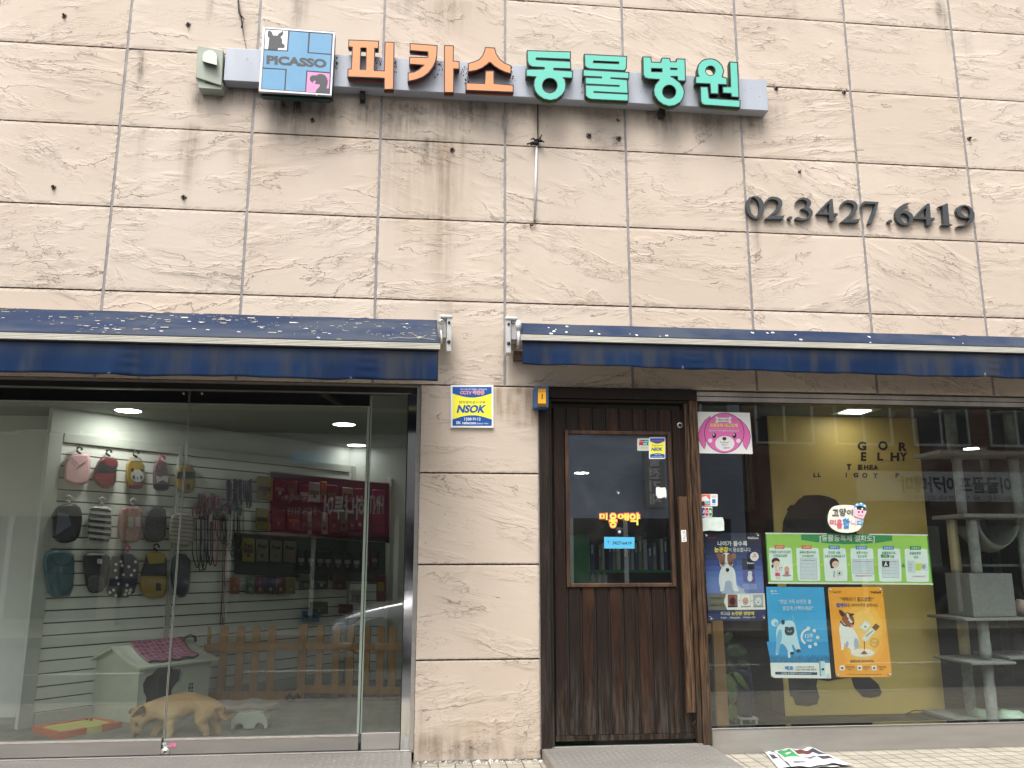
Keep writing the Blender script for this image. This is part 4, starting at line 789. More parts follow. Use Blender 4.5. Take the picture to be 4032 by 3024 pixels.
# ================================================================== left shop room
FZ = .08; CZ = 2.36
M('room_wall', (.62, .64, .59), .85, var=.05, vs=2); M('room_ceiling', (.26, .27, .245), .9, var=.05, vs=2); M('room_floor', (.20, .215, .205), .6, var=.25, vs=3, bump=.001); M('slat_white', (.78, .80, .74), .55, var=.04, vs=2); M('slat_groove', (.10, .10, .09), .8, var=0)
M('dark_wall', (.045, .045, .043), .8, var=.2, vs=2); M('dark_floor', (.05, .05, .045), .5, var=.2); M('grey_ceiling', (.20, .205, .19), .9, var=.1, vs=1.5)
P0 = Vector((-3.30, .90, 0)); WD = Vector((.682, .731, 0)).normalized(); WN = Vector((.731, -.682, 0)).normalized()
def slat_pt(u, v, d=0.0):
    """point on the slanting slat wall (d metres in front of it)"""
    r = CR @ Vector(((u - 2016) / FPX, -(v - 1512) / FPX, -1)); o = P0 + WN * d; t = (o - CAM).dot(WN) / r.dot(WN); return CAM + r * t
def struct_box(name, a, b, m): return struct(name, MB().box(a, b, m))
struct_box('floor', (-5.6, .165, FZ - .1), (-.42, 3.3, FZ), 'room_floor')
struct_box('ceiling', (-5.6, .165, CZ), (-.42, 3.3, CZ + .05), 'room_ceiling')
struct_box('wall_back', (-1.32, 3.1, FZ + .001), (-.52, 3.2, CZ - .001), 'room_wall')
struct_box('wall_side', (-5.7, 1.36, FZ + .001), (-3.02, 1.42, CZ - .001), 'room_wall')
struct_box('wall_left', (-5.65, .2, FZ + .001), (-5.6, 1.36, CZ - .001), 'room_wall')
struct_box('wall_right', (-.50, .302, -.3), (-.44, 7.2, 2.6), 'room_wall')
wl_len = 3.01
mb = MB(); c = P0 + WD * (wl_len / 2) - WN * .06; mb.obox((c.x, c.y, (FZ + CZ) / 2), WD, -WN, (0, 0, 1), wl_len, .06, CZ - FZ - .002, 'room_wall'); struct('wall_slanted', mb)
# slat panels: boards with dark grooves between, in a pale frame
M('panel_grey', (.50, .52, .47), .6, var=.05, vs=2)
SP = thing('slat_wall_panel', 'white slatted display wall panel running back from the left glass door', 'display wall')
ztop = slat_pt(213, 1701).z; nb = 22; zb0 = .17; zt0 = ztop - .07; hb = (zt0 - zb0) / nb
mb = MB(); L0, L1 = .05, wl_len - .03
cc = P0 + WD * ((L0 + L1) / 2); mb.obox((cc.x - WN.x * .024, cc.y - WN.y * .024, (zb0 + zt0) / 2), WD, WN, (0, 0, 1), L1 - L0, .006, zt0 - zb0, 'slat_groove'); mb.build('groove_backing', SP)
mb = MB()
for k in range(nb):
    zc = zb0 + hb * (k + .5); mb.obox((cc.x - WN.x * .010, cc.y - WN.y * .010, zc), WD, WN, (0, 0, 1), L1 - L0, .018, hb - .010, 'slat_white')
o = mb.build('slat_boards', SP, bevel=.001, seg=1); o['kind'] = 'stuff'
mb = MB()
for l in (0.0, 1.03, L1):
    c = P0 + WD * (l + .02); mb.obox((c.x, c.y, (FZ + ztop) / 2), WD, WN, (0, 0, 1), .10 if l == 0 else .03, .05, ztop - FZ, 'panel_grey')
for z in (zt0 + .035, zb0 - .045): mb.obox((cc.x, cc.y, z), WD, WN, (0, 0, 1), L1 - L0 - .06, .044, .068 if z > 1 else .088, 'panel_grey')
mb.build('panel_frame', SP, bevel=.002)
SP2 = thing('slat_wall_panel', 'slatted display panel on the back wall behind the wooden picket fence', 'display wall')
mb = MB(); mb.box((-1.24, 3.085, .17), (-.9, 3.095, 2.0), 'slat_groove')
for k in range(nb): mb.box((-1.24, 3.07, .17 + k * .083 + .004), (-.9, 3.0855, .17 + (k + 1) * .083 - .004), 'slat_white')
mb.build('slat_boards', SP2)['kind'] = 'stuff'; MB().box((-.9, 3.065, .10), (-.86, 3.098, 2.05), 'slat_white').build('panel_frame', SP2)

# lamps in the ceiling
M('lamp_on', (1, .98, .93), emit=27, var=0); M('lamp_on_dim', (1, .98, .95), emit=7, var=0)
M('lamp_rim', (.5, .5, .48), .4, var=.05)
def downlight(x, y, z, r, label, m='lamp_on'):
    D = thing('downlight', label, 'ceiling light', 'round ceiling downlights'); MB().lathe((x, y, z), [(r, -.001), (r * 1.12, -.004), (r * 1.16, -.001)], 'lamp_rim', 28).build('rim', D)
    MB().lathe((x, y, z), [(0, -.003), (r, -.0025)], m, 28, sm=False).build('diffuser', D, recalc=False)
for (u, v), lb in (((505, 1617), 'bright round downlight nearest the left glass door'), ((1355, 1671), 'round downlight at the upper right of the middle glass door'), ((1404, 1753), 'round downlight farthest back in the left room')):
    p = atz(u, v, CZ); downlight(p.x, min(p.y, 2.95), CZ, .092, lb, 'lamp_on' if 'nearest' in lb else 'lamp_on_dim')

# ---------------------------------------------------------------- garments on hangers
G = {}
for nm, c, k in (('g_pink', (214, 168, 170), {}), ('g_red', (140, 44, 54), {}), ('g_black', (38, 38, 42), {}), ('g_yellow', (186, 152, 58), {}), ('g_purple', (132, 40, 100), {}), ('g_white', (215, 215, 210), {}), ('g_teal', (66, 108, 120), {}), ('g_navy', (30, 34, 52), {}),
                 ('g_grey', (92, 90, 90), dict(var=.3, vs=60)), ('g_fluff', (208, 158, 148), dict(var=.2, vs=40, bump=.004)), ('g_cream', (205, 200, 185), {}), ('g_mauve', (150, 120, 125), dict(var=.35, vs=50)), ('g_card', (92, 98, 116), {}), ('g_hotpink', (150, 36, 80), {}), ('g_magenta', (104, 22, 56), {}), ('g_stripe_red', (135, 60, 55), {}), ('g_olive', (120, 118, 60), {})):
    k.setdefault('bump', .0015); k.setdefault('bs', 180); k.setdefault('rough', .6); k.setdefault('var', .1); k.setdefault('coat', .25); C(nm, *c, **k)
MB.smoothflag = True
def pillow(mb, pts, fpt, d0, th, mat, ins=9):
    """soft padded shape: outline in pixels on the slat wall, th metres thick"""
    a0 = pts; a1 = offset(pts, 1.0); a2 = offset(pts, -ins * .45); a3 = offset(pts, -ins); n = len(pts); vs = []
    for ring, d in ((a0, d0), (a1, d0 + th * .45), (a2, d0 + th * .85), (a3, d0 + th)): vs += [fpt(u, v, d) for u, v in ring]
    mb.add(vs, [(r * n + i, r * n + (i + 1) % n, (r + 1) * n + (i + 1) % n, (r + 1) * n + i) for r in range(3) for i in range(n)], mat, True)
    mb.poly([fpt(u, v, d0 + th) for u, v in a3], mat); return mb
def smoothpts(p, it=2):
    for _ in range(it):
        q = []
        for i in range(len(p)): a, b = p[i], p[(i + 1) % len(p)]; q += [(a[0] * .75 + b[0] * .25, a[1] * .75 + b[1] * .25), (a[0] * .25 + b[0] * .75, a[1] * .25 + b[1] * .75)]
        p = q
    return p
def flat(mb, pts, fpt, d, mat): return mb.poly([fpt(u, v, d) for u, v in pts], mat)
def clip(pts, xy, lo, hi):
    """keep the band of an outline between two coordinates"""
    def cut(P, s, lim):
        o = []
        for i in range(len(P)):
            a, b = P[i], P[(i + 1) % len(P)]; fa, fb = s * (lim - a[xy]), s * (lim - b[xy])
            if fa >= 0: o.append(a)
            if fa * fb < 0: t = fa / (fa - fb); o.append((a[0] + (b[0] - a[0]) * t, a[1] + (b[1] - a[1]) * t))
        return o
    return cut(cut(pts, 1, hi), -1, lo)
ZC = Z(100, 1600, 2.0738)
M('hanger_black', (.03, .03, .03), .4, var=.1); M('hanger_clear', (.55, .58, .58), .2, var=.05); M('hanger_pink', srgb((215, 70, 100)), .4, var=.05)
glass('poly_bag', (.93, .94, .94), .06)
def garment(label, out, mat, decor=(), hook=None, hmat='hanger_black', th=.03):
    T = thing('dog_outfit', label, 'pet clothes', 'dog outfits hanging on the slat wall'); o_ = smoothpts(ZC(*out), 1)
    mb = MB(); pillow(mb, o_, slat_pt, .03, th, mat); b = mb.build('garment', T)
    for nm, m_, kind, arg in decor:
        mb = MB()
        if kind == 'band': flat(mb, clip(offset(o_, -1.5), 1, *[1600 + y / 2.0738 for y in arg]), slat_pt, .03 + th + .003, m_)
        elif kind == 'bands':
            for y0, y1 in arg:
                q_ = clip(offset(o_, -1.5), 1, 1600 + y0 / 2.0738, 1600 + y1 / 2.0738)
                if len(q_) > 2: flat(mb, [(u, v + (u - o_[0][0]) * .10) for u, v in q_], slat_pt, .03 + th + .003, m_)
        elif kind == 'poly': flat(mb, smoothpts(ZC(*arg), 1), slat_pt, .03 + th + .005, m_)
        elif kind == 'polys':
            for q_ in arg: flat(mb, ZC(*q_), slat_pt, .03 + th + .007, m_)
        mb.build(nm, b if kind != 'x' else T)
    if len(out) % 2 == 0 or mat in ('g_yellow', 'g_teal', 'g_red'):
        mb = MB(); bg_ = offset(o_, 5); n_ = len(bg_); rr_ = random.Random(len(label)); vs_ = [slat_pt(u, v, .03 + rr_.uniform(0, .01)) for u, v in bg_] + [slat_pt(u, v, .03 + th + .016 + rr_.uniform(-.005, .006)) for u, v in offset(o_, -7)]; mb.add(vs_, [(i, (i + 1) % n_, n_ + (i + 1) % n_, n_ + i) for i in range(n_)], 'poly_bag', True); mb.poly(vs_[n_:], 'poly_bag'); mb.build('clear_bag', T, recalc=False)
    if hook:
        x, y = hook; pts = [(x + 14, y + 40), (x + 2, y + 32), (x - 16, y + 20), (x - 14, y - 4), (x + 6, y - 16), (x + 24, y - 4), (x + 26, y + 14)]
        mb = MB(); mb.tube([slat_pt(a, b_, .045) for a, b_ in ZC(*pts)], .0085, hmat, 8); mb.build('hanger_hook', T)
        mb = MB(); mb.tube([slat_pt(*ZC((x + 6, y - 14))[0], .0), slat_pt(*ZC((x + 6, y - 12))[0], .09)], .0025, 'hanger_black', 6); mb.build('peg', T)
    return T
garment('pale pink hooded dog top, first in the top row', ((365,395),(500,380),(530,400),(528,600),(480,640),(400,640),(330,615),(312,580),(325,450)), 'g_pink', [('hood_edge', 'g_mauve', 'polys', [((362,402),(440,482),(505,442),(505,450),(440,492),(358,410))])], (436, 345))
garment('red and black dog jacket in the top row', ((600,430),(660,415),(735,425),(760,465),(740,520),(740,610),(700,670),(640,672),(590,640),(552,590),(560,530)), 'g_red', [('black_band', 'g_black', 'band', (478, 538)), ('shoulder', 'g_black', 'poly', ((600,450),(640,445),(660,500),(590,500))), ('hood', 'g_red', 'poly', ((630,418),(735,428),(755,465),(720,498),(665,480)))], (676, 365))
garment('yellow dog top with a panda face and purple hem', ((828,420),(970,430),(972,660),(900,685),(815,650)), 'g_yellow', [('hem', 'g_purple', 'band', (640, 690)), ('collar', 'g_white', 'band', (418, 446)), ('face', 'g_white', 'poly', ((870,530),(910,512),(950,525),(975,570),(960,612),(905,622),(868,600),(858,565))), ('ears', 'g_black', 'polys', [((862,510),(882,505),(884,528),(866,535)), ((938,515),(958,512),(966,532),(950,534)), ((872,568),(892,562),(896,590),(878,596)), ((936,568),(952,566),(956,592),(940,594)), ((912,578),(920,578),(919,598),(913,598))])], (898, 375))
garment('patterned mauve dog dress with a white bow', ((1060,450),(1140,450),(1165,500),(1175,640),(1160,690),(1050,690),(1040,600),(1045,500)), 'g_mauve', [('bow', 'g_white', 'polys', [((1068,562),(1100,580),(1130,566),(1168,572),(1162,625),(1122,602),(1072,628))]), ('skirt', 'g_navy', 'band', (635, 695))], (1112, 420), 'hanger_pink')
garment('yellow dog top with a navy chest band, last in the top row', ((1260,475),(1385,485),(1390,690),(1300,715),(1220,660),(1240,540)), 'g_yellow', [('navy_band', 'g_navy', 'band', (536, 590)), ('badge', 'g_black', 'polys', [((1315,632),(1335,628),(1350,660),(1345,682),(1315,678))])], None)
garment('black dog vest with a grey card tucked in front', ((270,810),(400,790),(460,840),(462,960),(430,1090),(320,1120),(240,1095),(225,950),(240,850)), 'g_black', [('card', 'g_card', 'polys', [((265,860),(350,880),(375,970),(245,1055))])], (350, 745), 'hanger_clear')
garment('black and white broad striped dog shirt', ((520,820),(700,815),(705,900),(698,1110),(600,1115),(500,1090),(515,900)), 'g_white', [('stripes', 'g_black', 'bands', [(828 + k * 49, 852 + k * 49) for k in range(6)])], (620, 760), 'hanger_clear')
garment('fluffy salmon pink dog coat in the middle row', ((775,830),(850,815),(945,820),(962,900),(945,1070),(900,1115),(760,1105),(752,960)), 'g_fluff', [('pocket', 'g_cream', 'polys', [((835,900),(880,905),(878,990),(840,985)), ((898,900),(938,905),(935,985),(900,980))])], (875, 770), 'hanger_clear')
garment('dark grey knitted dog vest in the middle row', ((1000,820),(1140,820),(1155,950),(1140,1090),(1060,1115),(965,1095),(960,960)), 'g_grey', (), None)
garment('cream dog shirt with thin dark red stripes', ((1200,870),(1370,880),(1388,960),(1370,1150),(1170,1140),(1180,950)), 'g_cream', [('stripes', 'g_stripe_red', 'bands', [(885 + k * 34, 891 + k * 34) for k in range(8)])], None)
garment('teal blue padded dog coat at the lower left', ((195,1175),(390,1180),(400,1300),(385,1540),(300,1565),(200,1560),(160,1400),(150,1240)), 'g_teal', [('hood_edge', 'g_navy', 'polys', [((215,1225),(250,1280),(310,1298),(360,1275),(390,1230),(392,1240),(362,1286),(310,1308),(245,1290),(210,1235)), ((165,1355),(395,1365),(395,1369),(165,1359))])], None)
garment('black dog vest with a small white label in the bottom row', ((475,1190),(690,1200),(690,1330),(650,1500),(560,1530),(505,1505),(470,1310)), 'g_black', [('label_patch', 'g_white', 'polys', [((588,1244),(628,1248),(624,1286),(584,1282))]), ('face_mark', 'g_black', 'polys', [((596,1252),(618,1254),(616,1262),(595,1260)), ((600,1270),(614,1271),(613,1276),(600,1275))]), ('collar', 'g_cream', 'band', (1185, 1215)), ('pouch', 'g_grey', 'poly', ((510,1375),(640,1385),(650,1490),(560,1520),(510,1490)))], None)
rr = random.Random(9)
garment('black dog coat with white flower pattern', ((710,1200),(925,1215),(920,1400),(880,1560),(690,1560),(655,1500),(690,1330)), 'g_black', [('flowers', 'g_white', 'polys', [[(x + 13 * math.cos(a * .9), y + 13 * math.sin(a * .9)) for a in range(7)] for x, y in ((780,1268),(845,1310),(740,1290),(790,1300),(735,1340),(865,1378),(745,1400),(900,1270),(760,1450),(830,1460),(690,1520),(720,1500),(800,1375),(890,1340),(740,1545))]), ('hem_flowers', 'g_cream', 'polys', [[(x + 15 * math.cos(a * .9), y + 15 * math.sin(a * .9)) for a in range(7)] for x, y in ((825,1505),(850,1525),(815,1535),(858,1500))])], (828, 1150), 'hanger_pink')
garment('yellow and navy hooded dog parka with a dark badge', ((985,1195),(1145,1190),(1160,1400),(1150,1550),(1060,1575),(960,1550),(930,1470),(940,1370),(960,1300)), 'g_yellow', [('navy_band', 'g_navy', 'band', (1290, 1384)), ('shoulder', 'g_navy', 'polys', [((965,1300),(985,1200),(1010,1290),(1090,1330),(1140,1280),(1150,1215),(1158,1300),(1158,1320),(960,1320))]), ('hood', 'g_yellow', 'poly', ((985,1200),(1140,1193),(1140,1240),(1090,1325),(1010,1290),(985,1250))), ('badge', 'g_black', 'polys', [((1065,1450),(1078,1440),(1105,1448),(1110,1505),(1065,1505))])], (1065, 1140))
garment('plain navy dog vest at the end of the bottom row', ((1200,1200),(1345,1215),(1350,1400),(1320,1550),(1240,1560),(1180,1400)), 'g_navy', (), None)

# leashes and collars: loops hanging from pegs
LM = []
for nm, c in (('strap_black', (30, 30, 34)), ('strap_pink', (190, 60, 95)), ('strap_brown', (92, 62, 48)), ('strap_purple', (70, 45, 95)), ('strap_grey', (120, 118, 115)), ('strap_blue', (50, 70, 120)), ('strap_red', (150, 40, 45))): C(nm, *c, var=.3, vs=120); LM.append(nm)
rg = random.Random(14)
def leash(u, v0, v1, w, m_, label, dd):
    T = thing('leash', label, 'leash', 'leashes hanging on the slat wall'); pts = []
    for k in range(15):
        a = math.pi * k / 14; pts.append((u - w * math.cos(a) * (1 if k else 1), v0 + (v1 - v0) * (math.sin(a) ** .45)))
    pts = [(u, v0 - 6)] + pts + [(u + w * .3, v0 - 6)]; jit = rg.uniform(-3, 3)
    mb = MB(); mb.tube([slat_pt(a + jit * math.sin(b * .05), b, dd) for a, b in pts], .0048, m_, 6); mb.build('cord', T)
    mb = MB(); mb.obox(slat_pt(u, v0 + 8, dd + .006), WD, WN, (0, 0, 1), .03, .012, .07, rg.choice(['g_card', 'g_hotpink', 'g_black', 'g_white'])); mb.build('card_header', T)
cols_ = {'strap_black': 'black', 'strap_pink': 'pink', 'strap_brown': 'brown', 'strap_purple': 'purple', 'strap_grey': 'grey', 'strap_blue': 'blue', 'strap_red': 'red'}
ps = [(775, 2000, 2235, 18), (790, 2020, 2250, 16), (803, 1990, 2245, 15), (818, 2010, 2215, 12), (828, 2030, 2225, 10), (846, 2020, 2230, 12), (860, 2010, 2120, 12), (876, 2030, 2140, 10), (892, 1990, 2150, 16), (905, 2000, 2160, 16), (918, 1985, 2190, 18), (932, 1990, 2150, 12), (944, 2005, 2170, 12)]
seqm = ['strap_black', 'strap_brown', 'strap_black', 'strap_blue', 'strap_purple', 'strap_pink', 'strap_pink', 'strap_grey', 'strap_black', 'strap_brown', 'strap_black', 'strap_brown', 'strap_grey']; cnt = {}
ordn = ['first', 'second', 'third', 'fourth', 'fifth']
for (u, v0, v1, w), m_ in zip(ps, seqm):
    k = cnt.get(m_, 0); cnt[m_] = k + 1; leash(u, v0, v1, w, m_, '%s %s leash from the left among those on the slat wall' % (ordn[k], cols_[m_]), .03 + .012 * (k + 1))
CB = thing('collar_bundle', 'dense bundle of patterned dog collars hanging above the leashes', 'collars'); mb = MB()
for k in range(34):
    u = rg.uniform(778, 875); v = rg.uniform(1940, 1965); m_ = rg.choice(LM); mb.tube([slat_pt(u, v, .05 + rg.uniform(0, .05)), slat_pt(u + rg.uniform(-4, 4), v + rg.uniform(40, 80), .06 + rg.uniform(0, .05))], .006, m_, 5)
mb.build('strap', CB)['kind'] = 'stuff'
CB = thing('collar_bundle', 'bundle of purple and dark collars beside the treat packs', 'collars'); mb = MB()
for k in range(44):
    u = rg.uniform(890, 990); v = rg.uniform(1885, 1905); m_ = rg.choice(['strap_purple', 'strap_black', 'strap_purple', 'strap_grey']); mb.tube([slat_pt(u, v, .05 + rg.uniform(0, .05)), slat_pt(u + rg.uniform(-4, 4), v + rg.uniform(60, 110), .06 + rg.uniform(0, .05))], .007, m_, 5)
mb.build('strap', CB)['kind'] = 'stuff'
mb = MB()
for du, m_ in ((0, 'strap_brown'), (7, 'strap_red'), (13, 'g_olive')): mb.tube([slat_pt(880 + du, 2110, .05), slat_pt(876 + du, 2300, .05), slat_pt(868 + du, 2462, .05)], .0045, m_, 6)
tag(mb.build('training_lead'), 'long thin orange brown lead hanging straight down the slat wall', 'leash')

# ---------------------------------------------------------------- treat packs, with added dark backings behind them
ZP = Z(800, 1600, 1.952)
YB = 2.62
def back_pt(u, v, d=0.0):
    a = slat_pt(u, v, d); b = at(u, v, 3.065 - d); return a if a.y < b.y else b
def mounted(name, label, x0, y0, x1, y1, m_, d=.010, sk=.1):
    n = 24; T = thing(name, label, 'display board'); vs = []
    for dd in (d, d + .014):
        for j in (0, 1):
            for i in range(n + 1): x = x0 + (x1 - x0) * i / n; u, v = ZP((x, (y1 if j else y0) + (x - x0) * sk))[0]; vs.append(back_pt(u, v, dd))
    k = n + 1; fs = [(b_ + i, b_ + i + 1, b_ + k + i + 1, b_ + k + i) for b_ in (0, 2 * k) for i in range(n)] + [(i, i + 1, 2 * k + i + 1, 2 * k + i) for i in range(n)] + [(k + i, k + i + 1, 3 * k + i + 1, 3 * k + i) for i in range(n)]
    MB().add(vs, fs, m_).build('backing_face', T); mb = MB(); mb.tube(vs[2 * k:3 * k], .006, 'pk_rail', 6); mb.build('top_rail', T)
C('backing_magenta', 54, 26, 38, var=.15, vs=4); C('backing_slate', 64, 68, 66, var=.15, vs=4); C('pk_rail', 120, 116, 108)
mounted('dark_backing', 'added dark magenta sheet that darkens the wall behind the top two rows of treat bags', 520, 505, 1430, 960, 'backing_magenta')  # added sheet, makes the wall darker under the mirrored magenta sign
mounted('dark_backing', 'added dark grey sheet that darkens the wall behind the shoe packs and pouches', 240, 975, 1400, 1290, 'backing_slate', sk=.06)  # second added sheet, darkens the lower wall behind the packs
C('pk_yellow', 130, 120, 44); C('pk_red', 92, 28, 38); C('pk_grey', 108, 104, 92); C('pk_green', 70, 98, 62); C('pk_brown', 96, 52, 40); C('pk_orange', 150, 84, 36); C('pk_blue', 60, 110, 160); C('pk_white', 140, 138, 130); C('pk_dark', 36, 40, 44)
def pack(label, x0, y0, x1, y1, base, band, lab, d=.05, skew=.1, word=None, grp='treat packs hanging on the back wall'):
    T = thing('treat_pack', label, 'pet treats', grp); q_ = ZP((x0, y0), (x1, y0 + (x1 - x0) * skew), (x1, y1 + (x1 - x0) * skew), (x0, y1)); ins = .002
    mb = MB(); qq = [tuple(bil(q_, *ab)) for ab in ((.05, 0), (.95, 0), (1, .03), (1, .97), (.95, 1), (.05, 1), (0, .97), (0, .03))]; pillow(mb, qq, back_pt, d, .016, base, 3.0); b = mb.build('bag', T)
    mb = MB(); mb.poly([back_pt(*p, d + .024) for p in sub(q_, .12, .42, .88, .62)], band); c_ = bil(q_, .5, .72); mb.poly([back_pt(c_[0] + a, c_[1] + e, d + .026) for a, e in ell(0, 0, 7, 8, 12)], lab)
    if word:
        vs, fs = text_shape(word, .03); s4 = sub(q_, .2, .2, .85, .38); mb.add([back_pt(*bil(s4, a, e)[:2], d + .025) for a, e in vs], fs, 'pk_dark')
    mb.build('printed_label', b)
pk = [('yellow framed treat bag, first on the top row', 415, 535, 535, 715, 'pk_yellow', 'pk_red', 'pk_brown'), ('small red treat bag on the top row', 545, 560, 635, 700, 'pk_red', 'pk_grey', 'pk_white'), ('dark red treat bag on the top row', 645, 570, 720, 710, 'pk_brown', 'pk_green', 'pk_grey'),
      ('red corn treat bag on the top row', 740, 600, 815, 735, 'pk_red', 'pk_white', 'pk_brown'), ('large green and white treat bag on the top row', 812, 580, 900, 730, 'pk_white', 'pk_green', 'pk_red'), ('orange topped treat bag on the top row', 900, 575, 950, 740, 'pk_orange', 'pk_green', 'pk_red'), ('green and red treat bag on the top row', 950, 600, 1030, 745, 'pk_red', 'pk_green', 'pk_white'), ('dull grey treat bag at the right of the top row', 1070, 620, 1150, 730, 'pk_grey', 'pk_brown', 'pk_red'),
      ('yellow framed treat bag on the second row', 405, 780, 505, 945, 'pk_yellow', 'pk_brown', 'pk_grey'), ('red treat bag with a round seal, left on the second row', 530, 790, 630, 935, 'pk_red', 'pk_brown', 'pk_orange'), ('red treat bag with a round seal, right on the second row', 645, 800, 745, 945, 'pk_red', 'pk_orange', 'pk_orange'), ('narrow white stick pack, left of the pair', 805, 810, 835, 985, 'pk_white', 'pk_grey', 'pk_dark'), ('narrow white stick pack, right of the pair', 910, 815, 955, 980, 'pk_white', 'pk_grey', 'pk_dark'), ('green topped stick pack beside the narrow packs', 1050, 800, 1110, 960, 'pk_green', 'pk_grey', 'pk_red'), ('purple edged pack at the right of the second row', 1180, 790, 1230, 950, 'pk_brown', 'g_purple', 'pk_white')]
for p_ in pk: pack(*p_)
for p_ in (('yellow snack pouch left of the pale pouches', 300, 1010, 395, 1190, 'pk_yellow', 'pk_brown', 'pk_brown'), ('pale snack pouch with a red band', 408, 1020, 500, 1190, 'pk_grey', 'pk_grey', 'pk_red'), ('pale snack pouch with a green band', 515, 1030, 605, 1195, 'pk_grey', 'pk_grey', 'pk_green'), ('pale snack pouch with an orange band', 618, 1035, 715, 1195, 'pk_grey', 'pk_grey', 'pk_orange')): pack(*p_, word='Real')
for i, (x, m_, w) in enumerate(((205, 'pk_orange', 'amber'), (325, 'pk_green', 'green'), (402, 'pk_red', 'red'), (482, 'g_navy', 'navy'), (560, 'pk_brown', 'brown'), (636, 'pk_yellow', 'yellow'))): pack('small %s toy box in the low row above the fence' % w, x, 1315, x + 72, 1440, m_, m_, 'pk_white', skew=.02)
for i, x in enumerate((725, 800, 870, 930, 1010, 1080, 1150)): pack('dark shoe pack with a pale card, number %s from the left' % ('one', 'two', 'three', 'four', 'five', 'six', 'seven')[i], x, 1105 + i * 3, x + 58, 1250 + i * 3, 'pk_dark', 'pk_white', 'pk_grey', skew=.02)
mb = MB(); mb.poly([back_pt(a, b, .012) for a, b in ZP((765,1080),(1030,1082),(1000,1150),(800,1135))], 'pk_blue'); mb.poly([back_pt(a, b, .002) for a, b in ZP((765,1080),(1030,1082),(1000,1150),(800,1135))], 'pk_blue'); tag(mb.build('header_card'), 'blue header card above the dark shoe packs', 'card')
BX = thing('storage_box', 'dark red box on the shelf behind the fence', 'box'); mb = MB(); mb.ppx(ZP((1330,1300),(1400,1300),(1400,1500),(1330,1500)), 2.8, 3.0, 'g_magenta'); mb.build('box_body', BX, bevel=.004); mb = MB(); mb.ppx(ZP((1340,1350),(1392,1352),(1392,1420),(1340,1418)), 2.796, 2.7985, 'pk_yellow'); mb.build('label_patch', BX)

for lb, x0, y0, x1, y1, m1, m2, m3 in (('large green ball toy pack low behind the fence', 820, 1500, 960, 1590, 'pk_green', 'pk_yellow', 'pk_white'), ('dark red carton low behind the fence', 1040, 1520, 1150, 1590, 'pk_red', 'pk_brown', 'pk_grey'), ('blue mesh pouch low behind the fence', 760, 1570, 890, 1650, 'pk_blue', 'pk_dark', 'pk_grey'), ('pale notice sheet between the low packs', 1140, 1410, 1235, 1500, 'pk_white', 'pk_grey', 'pk_grey'),
    ('dark snack bag at the far right of the third row', 1225, 1100, 1285, 1245, 'pk_brown', 'pk_red', 'pk_grey'), ('black snack bag hanging right of the blue header card', 1290, 1110, 1345, 1250, 'pk_dark', 'pk_grey', 'pk_red'), ('dark green bag under the dark shoe packs, left', 740, 1290, 830, 1400, 'pk_green', 'pk_dark', 'pk_grey'), ('dark grey bag under the dark shoe packs, middle', 860, 1295, 960, 1400, 'pk_dark', 'pk_grey', 'pk_white'), ('dull brown bag under the dark shoe packs, right', 1000, 1300, 1100, 1405, 'pk_brown', 'pk_dark', 'pk_orange'),
    ('dull red bag in the gap of the second row', 760, 800, 800, 950, 'pk_brown', 'pk_red', 'pk_grey'), ('dark red bag behind the narrow stick packs', 840, 800, 905, 960, 'pk_red', 'pk_brown', 'pk_brown'), ('brown bag right of the narrow stick packs', 965, 800, 1045, 965, 'pk_brown', 'pk_red', 'pk_grey'), ('dark bag near the right end of the second row', 1115, 805, 1175, 955, 'pk_dark', 'pk_brown', 'pk_grey'), ('red bag at the right end of the top row', 1160, 630, 1235, 750, 'pk_red', 'pk_brown', 'pk_grey'), ('magenta bag beyond the top row by the glass seam', 1300, 640, 1400, 780, 'g_magenta', 'pk_brown', 'pk_grey'), ('magenta bag beyond the second row by the glass seam', 1300, 820, 1400, 975, 'g_magenta', 'pk_brown', 'pk_red')): pack(lb, x0, y0, x1, y1, m1, m2, m3, skew=.04)
# ---------------------------------------------------------------- picket fence
M('pine', srgb((180, 138, 90)), .6, var=.12, vs=5, stretch=(3, 3, .6), bump=.0006, bs=30)
def fence(pa, pb, us, ztop, rails, label, thick=.018, wpx=34):
    A = atz(*pa, FZ); B = atz(*pb, FZ); d = (B - A); d.z = 0; L_ = d.length; d.normalize(); n = Vector((d.y, -d.x, 0)); T = thing('picket_fence', label, 'fence', 'low pine picket fences')
    for u in us:
        r = CR @ Vector(((u - 2016) / FPX, 0.0, -1)); r.z = 0; c_ = Vector((CAM.x, CAM.y, 0)); M2 = Matrix(((r.x, -d.x), (r.y, -d.y))); s_ = M2.inverted() @ Vector((A.x - c_.x, A.y - c_.y)); p = Vector((c_.x + r.x * s_[0], c_.y + r.y * s_[0], 0)); w = .032
        o_ = [(-w, rails[-1][0] - .03), (w, rails[-1][0] - .03), (w, ztop - .03)] + [(w * math.cos(R(a)), ztop - .03 + .03 * math.sin(R(a))) for a in range(15, 180, 15)] + [(-w, ztop - .03)]; q0 = [p + d * a + Vector((0, 0, z)) + n * .012 for a, z in o_]; q1 = [x - n * thick for x in q0]; m_ = len(o_)
        mb = MB(); mb.poly(q0, 'pine'); mb.poly(q1, 'pine'); mb.add(q0 + q1, [(i, (i + 1) % m_, m_ + (i + 1) % m_, m_ + i) for i in range(m_)], 'pine'); mb.build('picket', T)
    for z0, z1 in rails:
        c = (A + B) / 2; mb = MB(); mb.obox((c.x + n.x * .022, c.y + n.y * .022, (z0 + z1) / 2), d, n, (0, 0, 1), L_, .016, z1 - z0, 'pine'); mb.build('rail', T, bevel=.002)
    return T
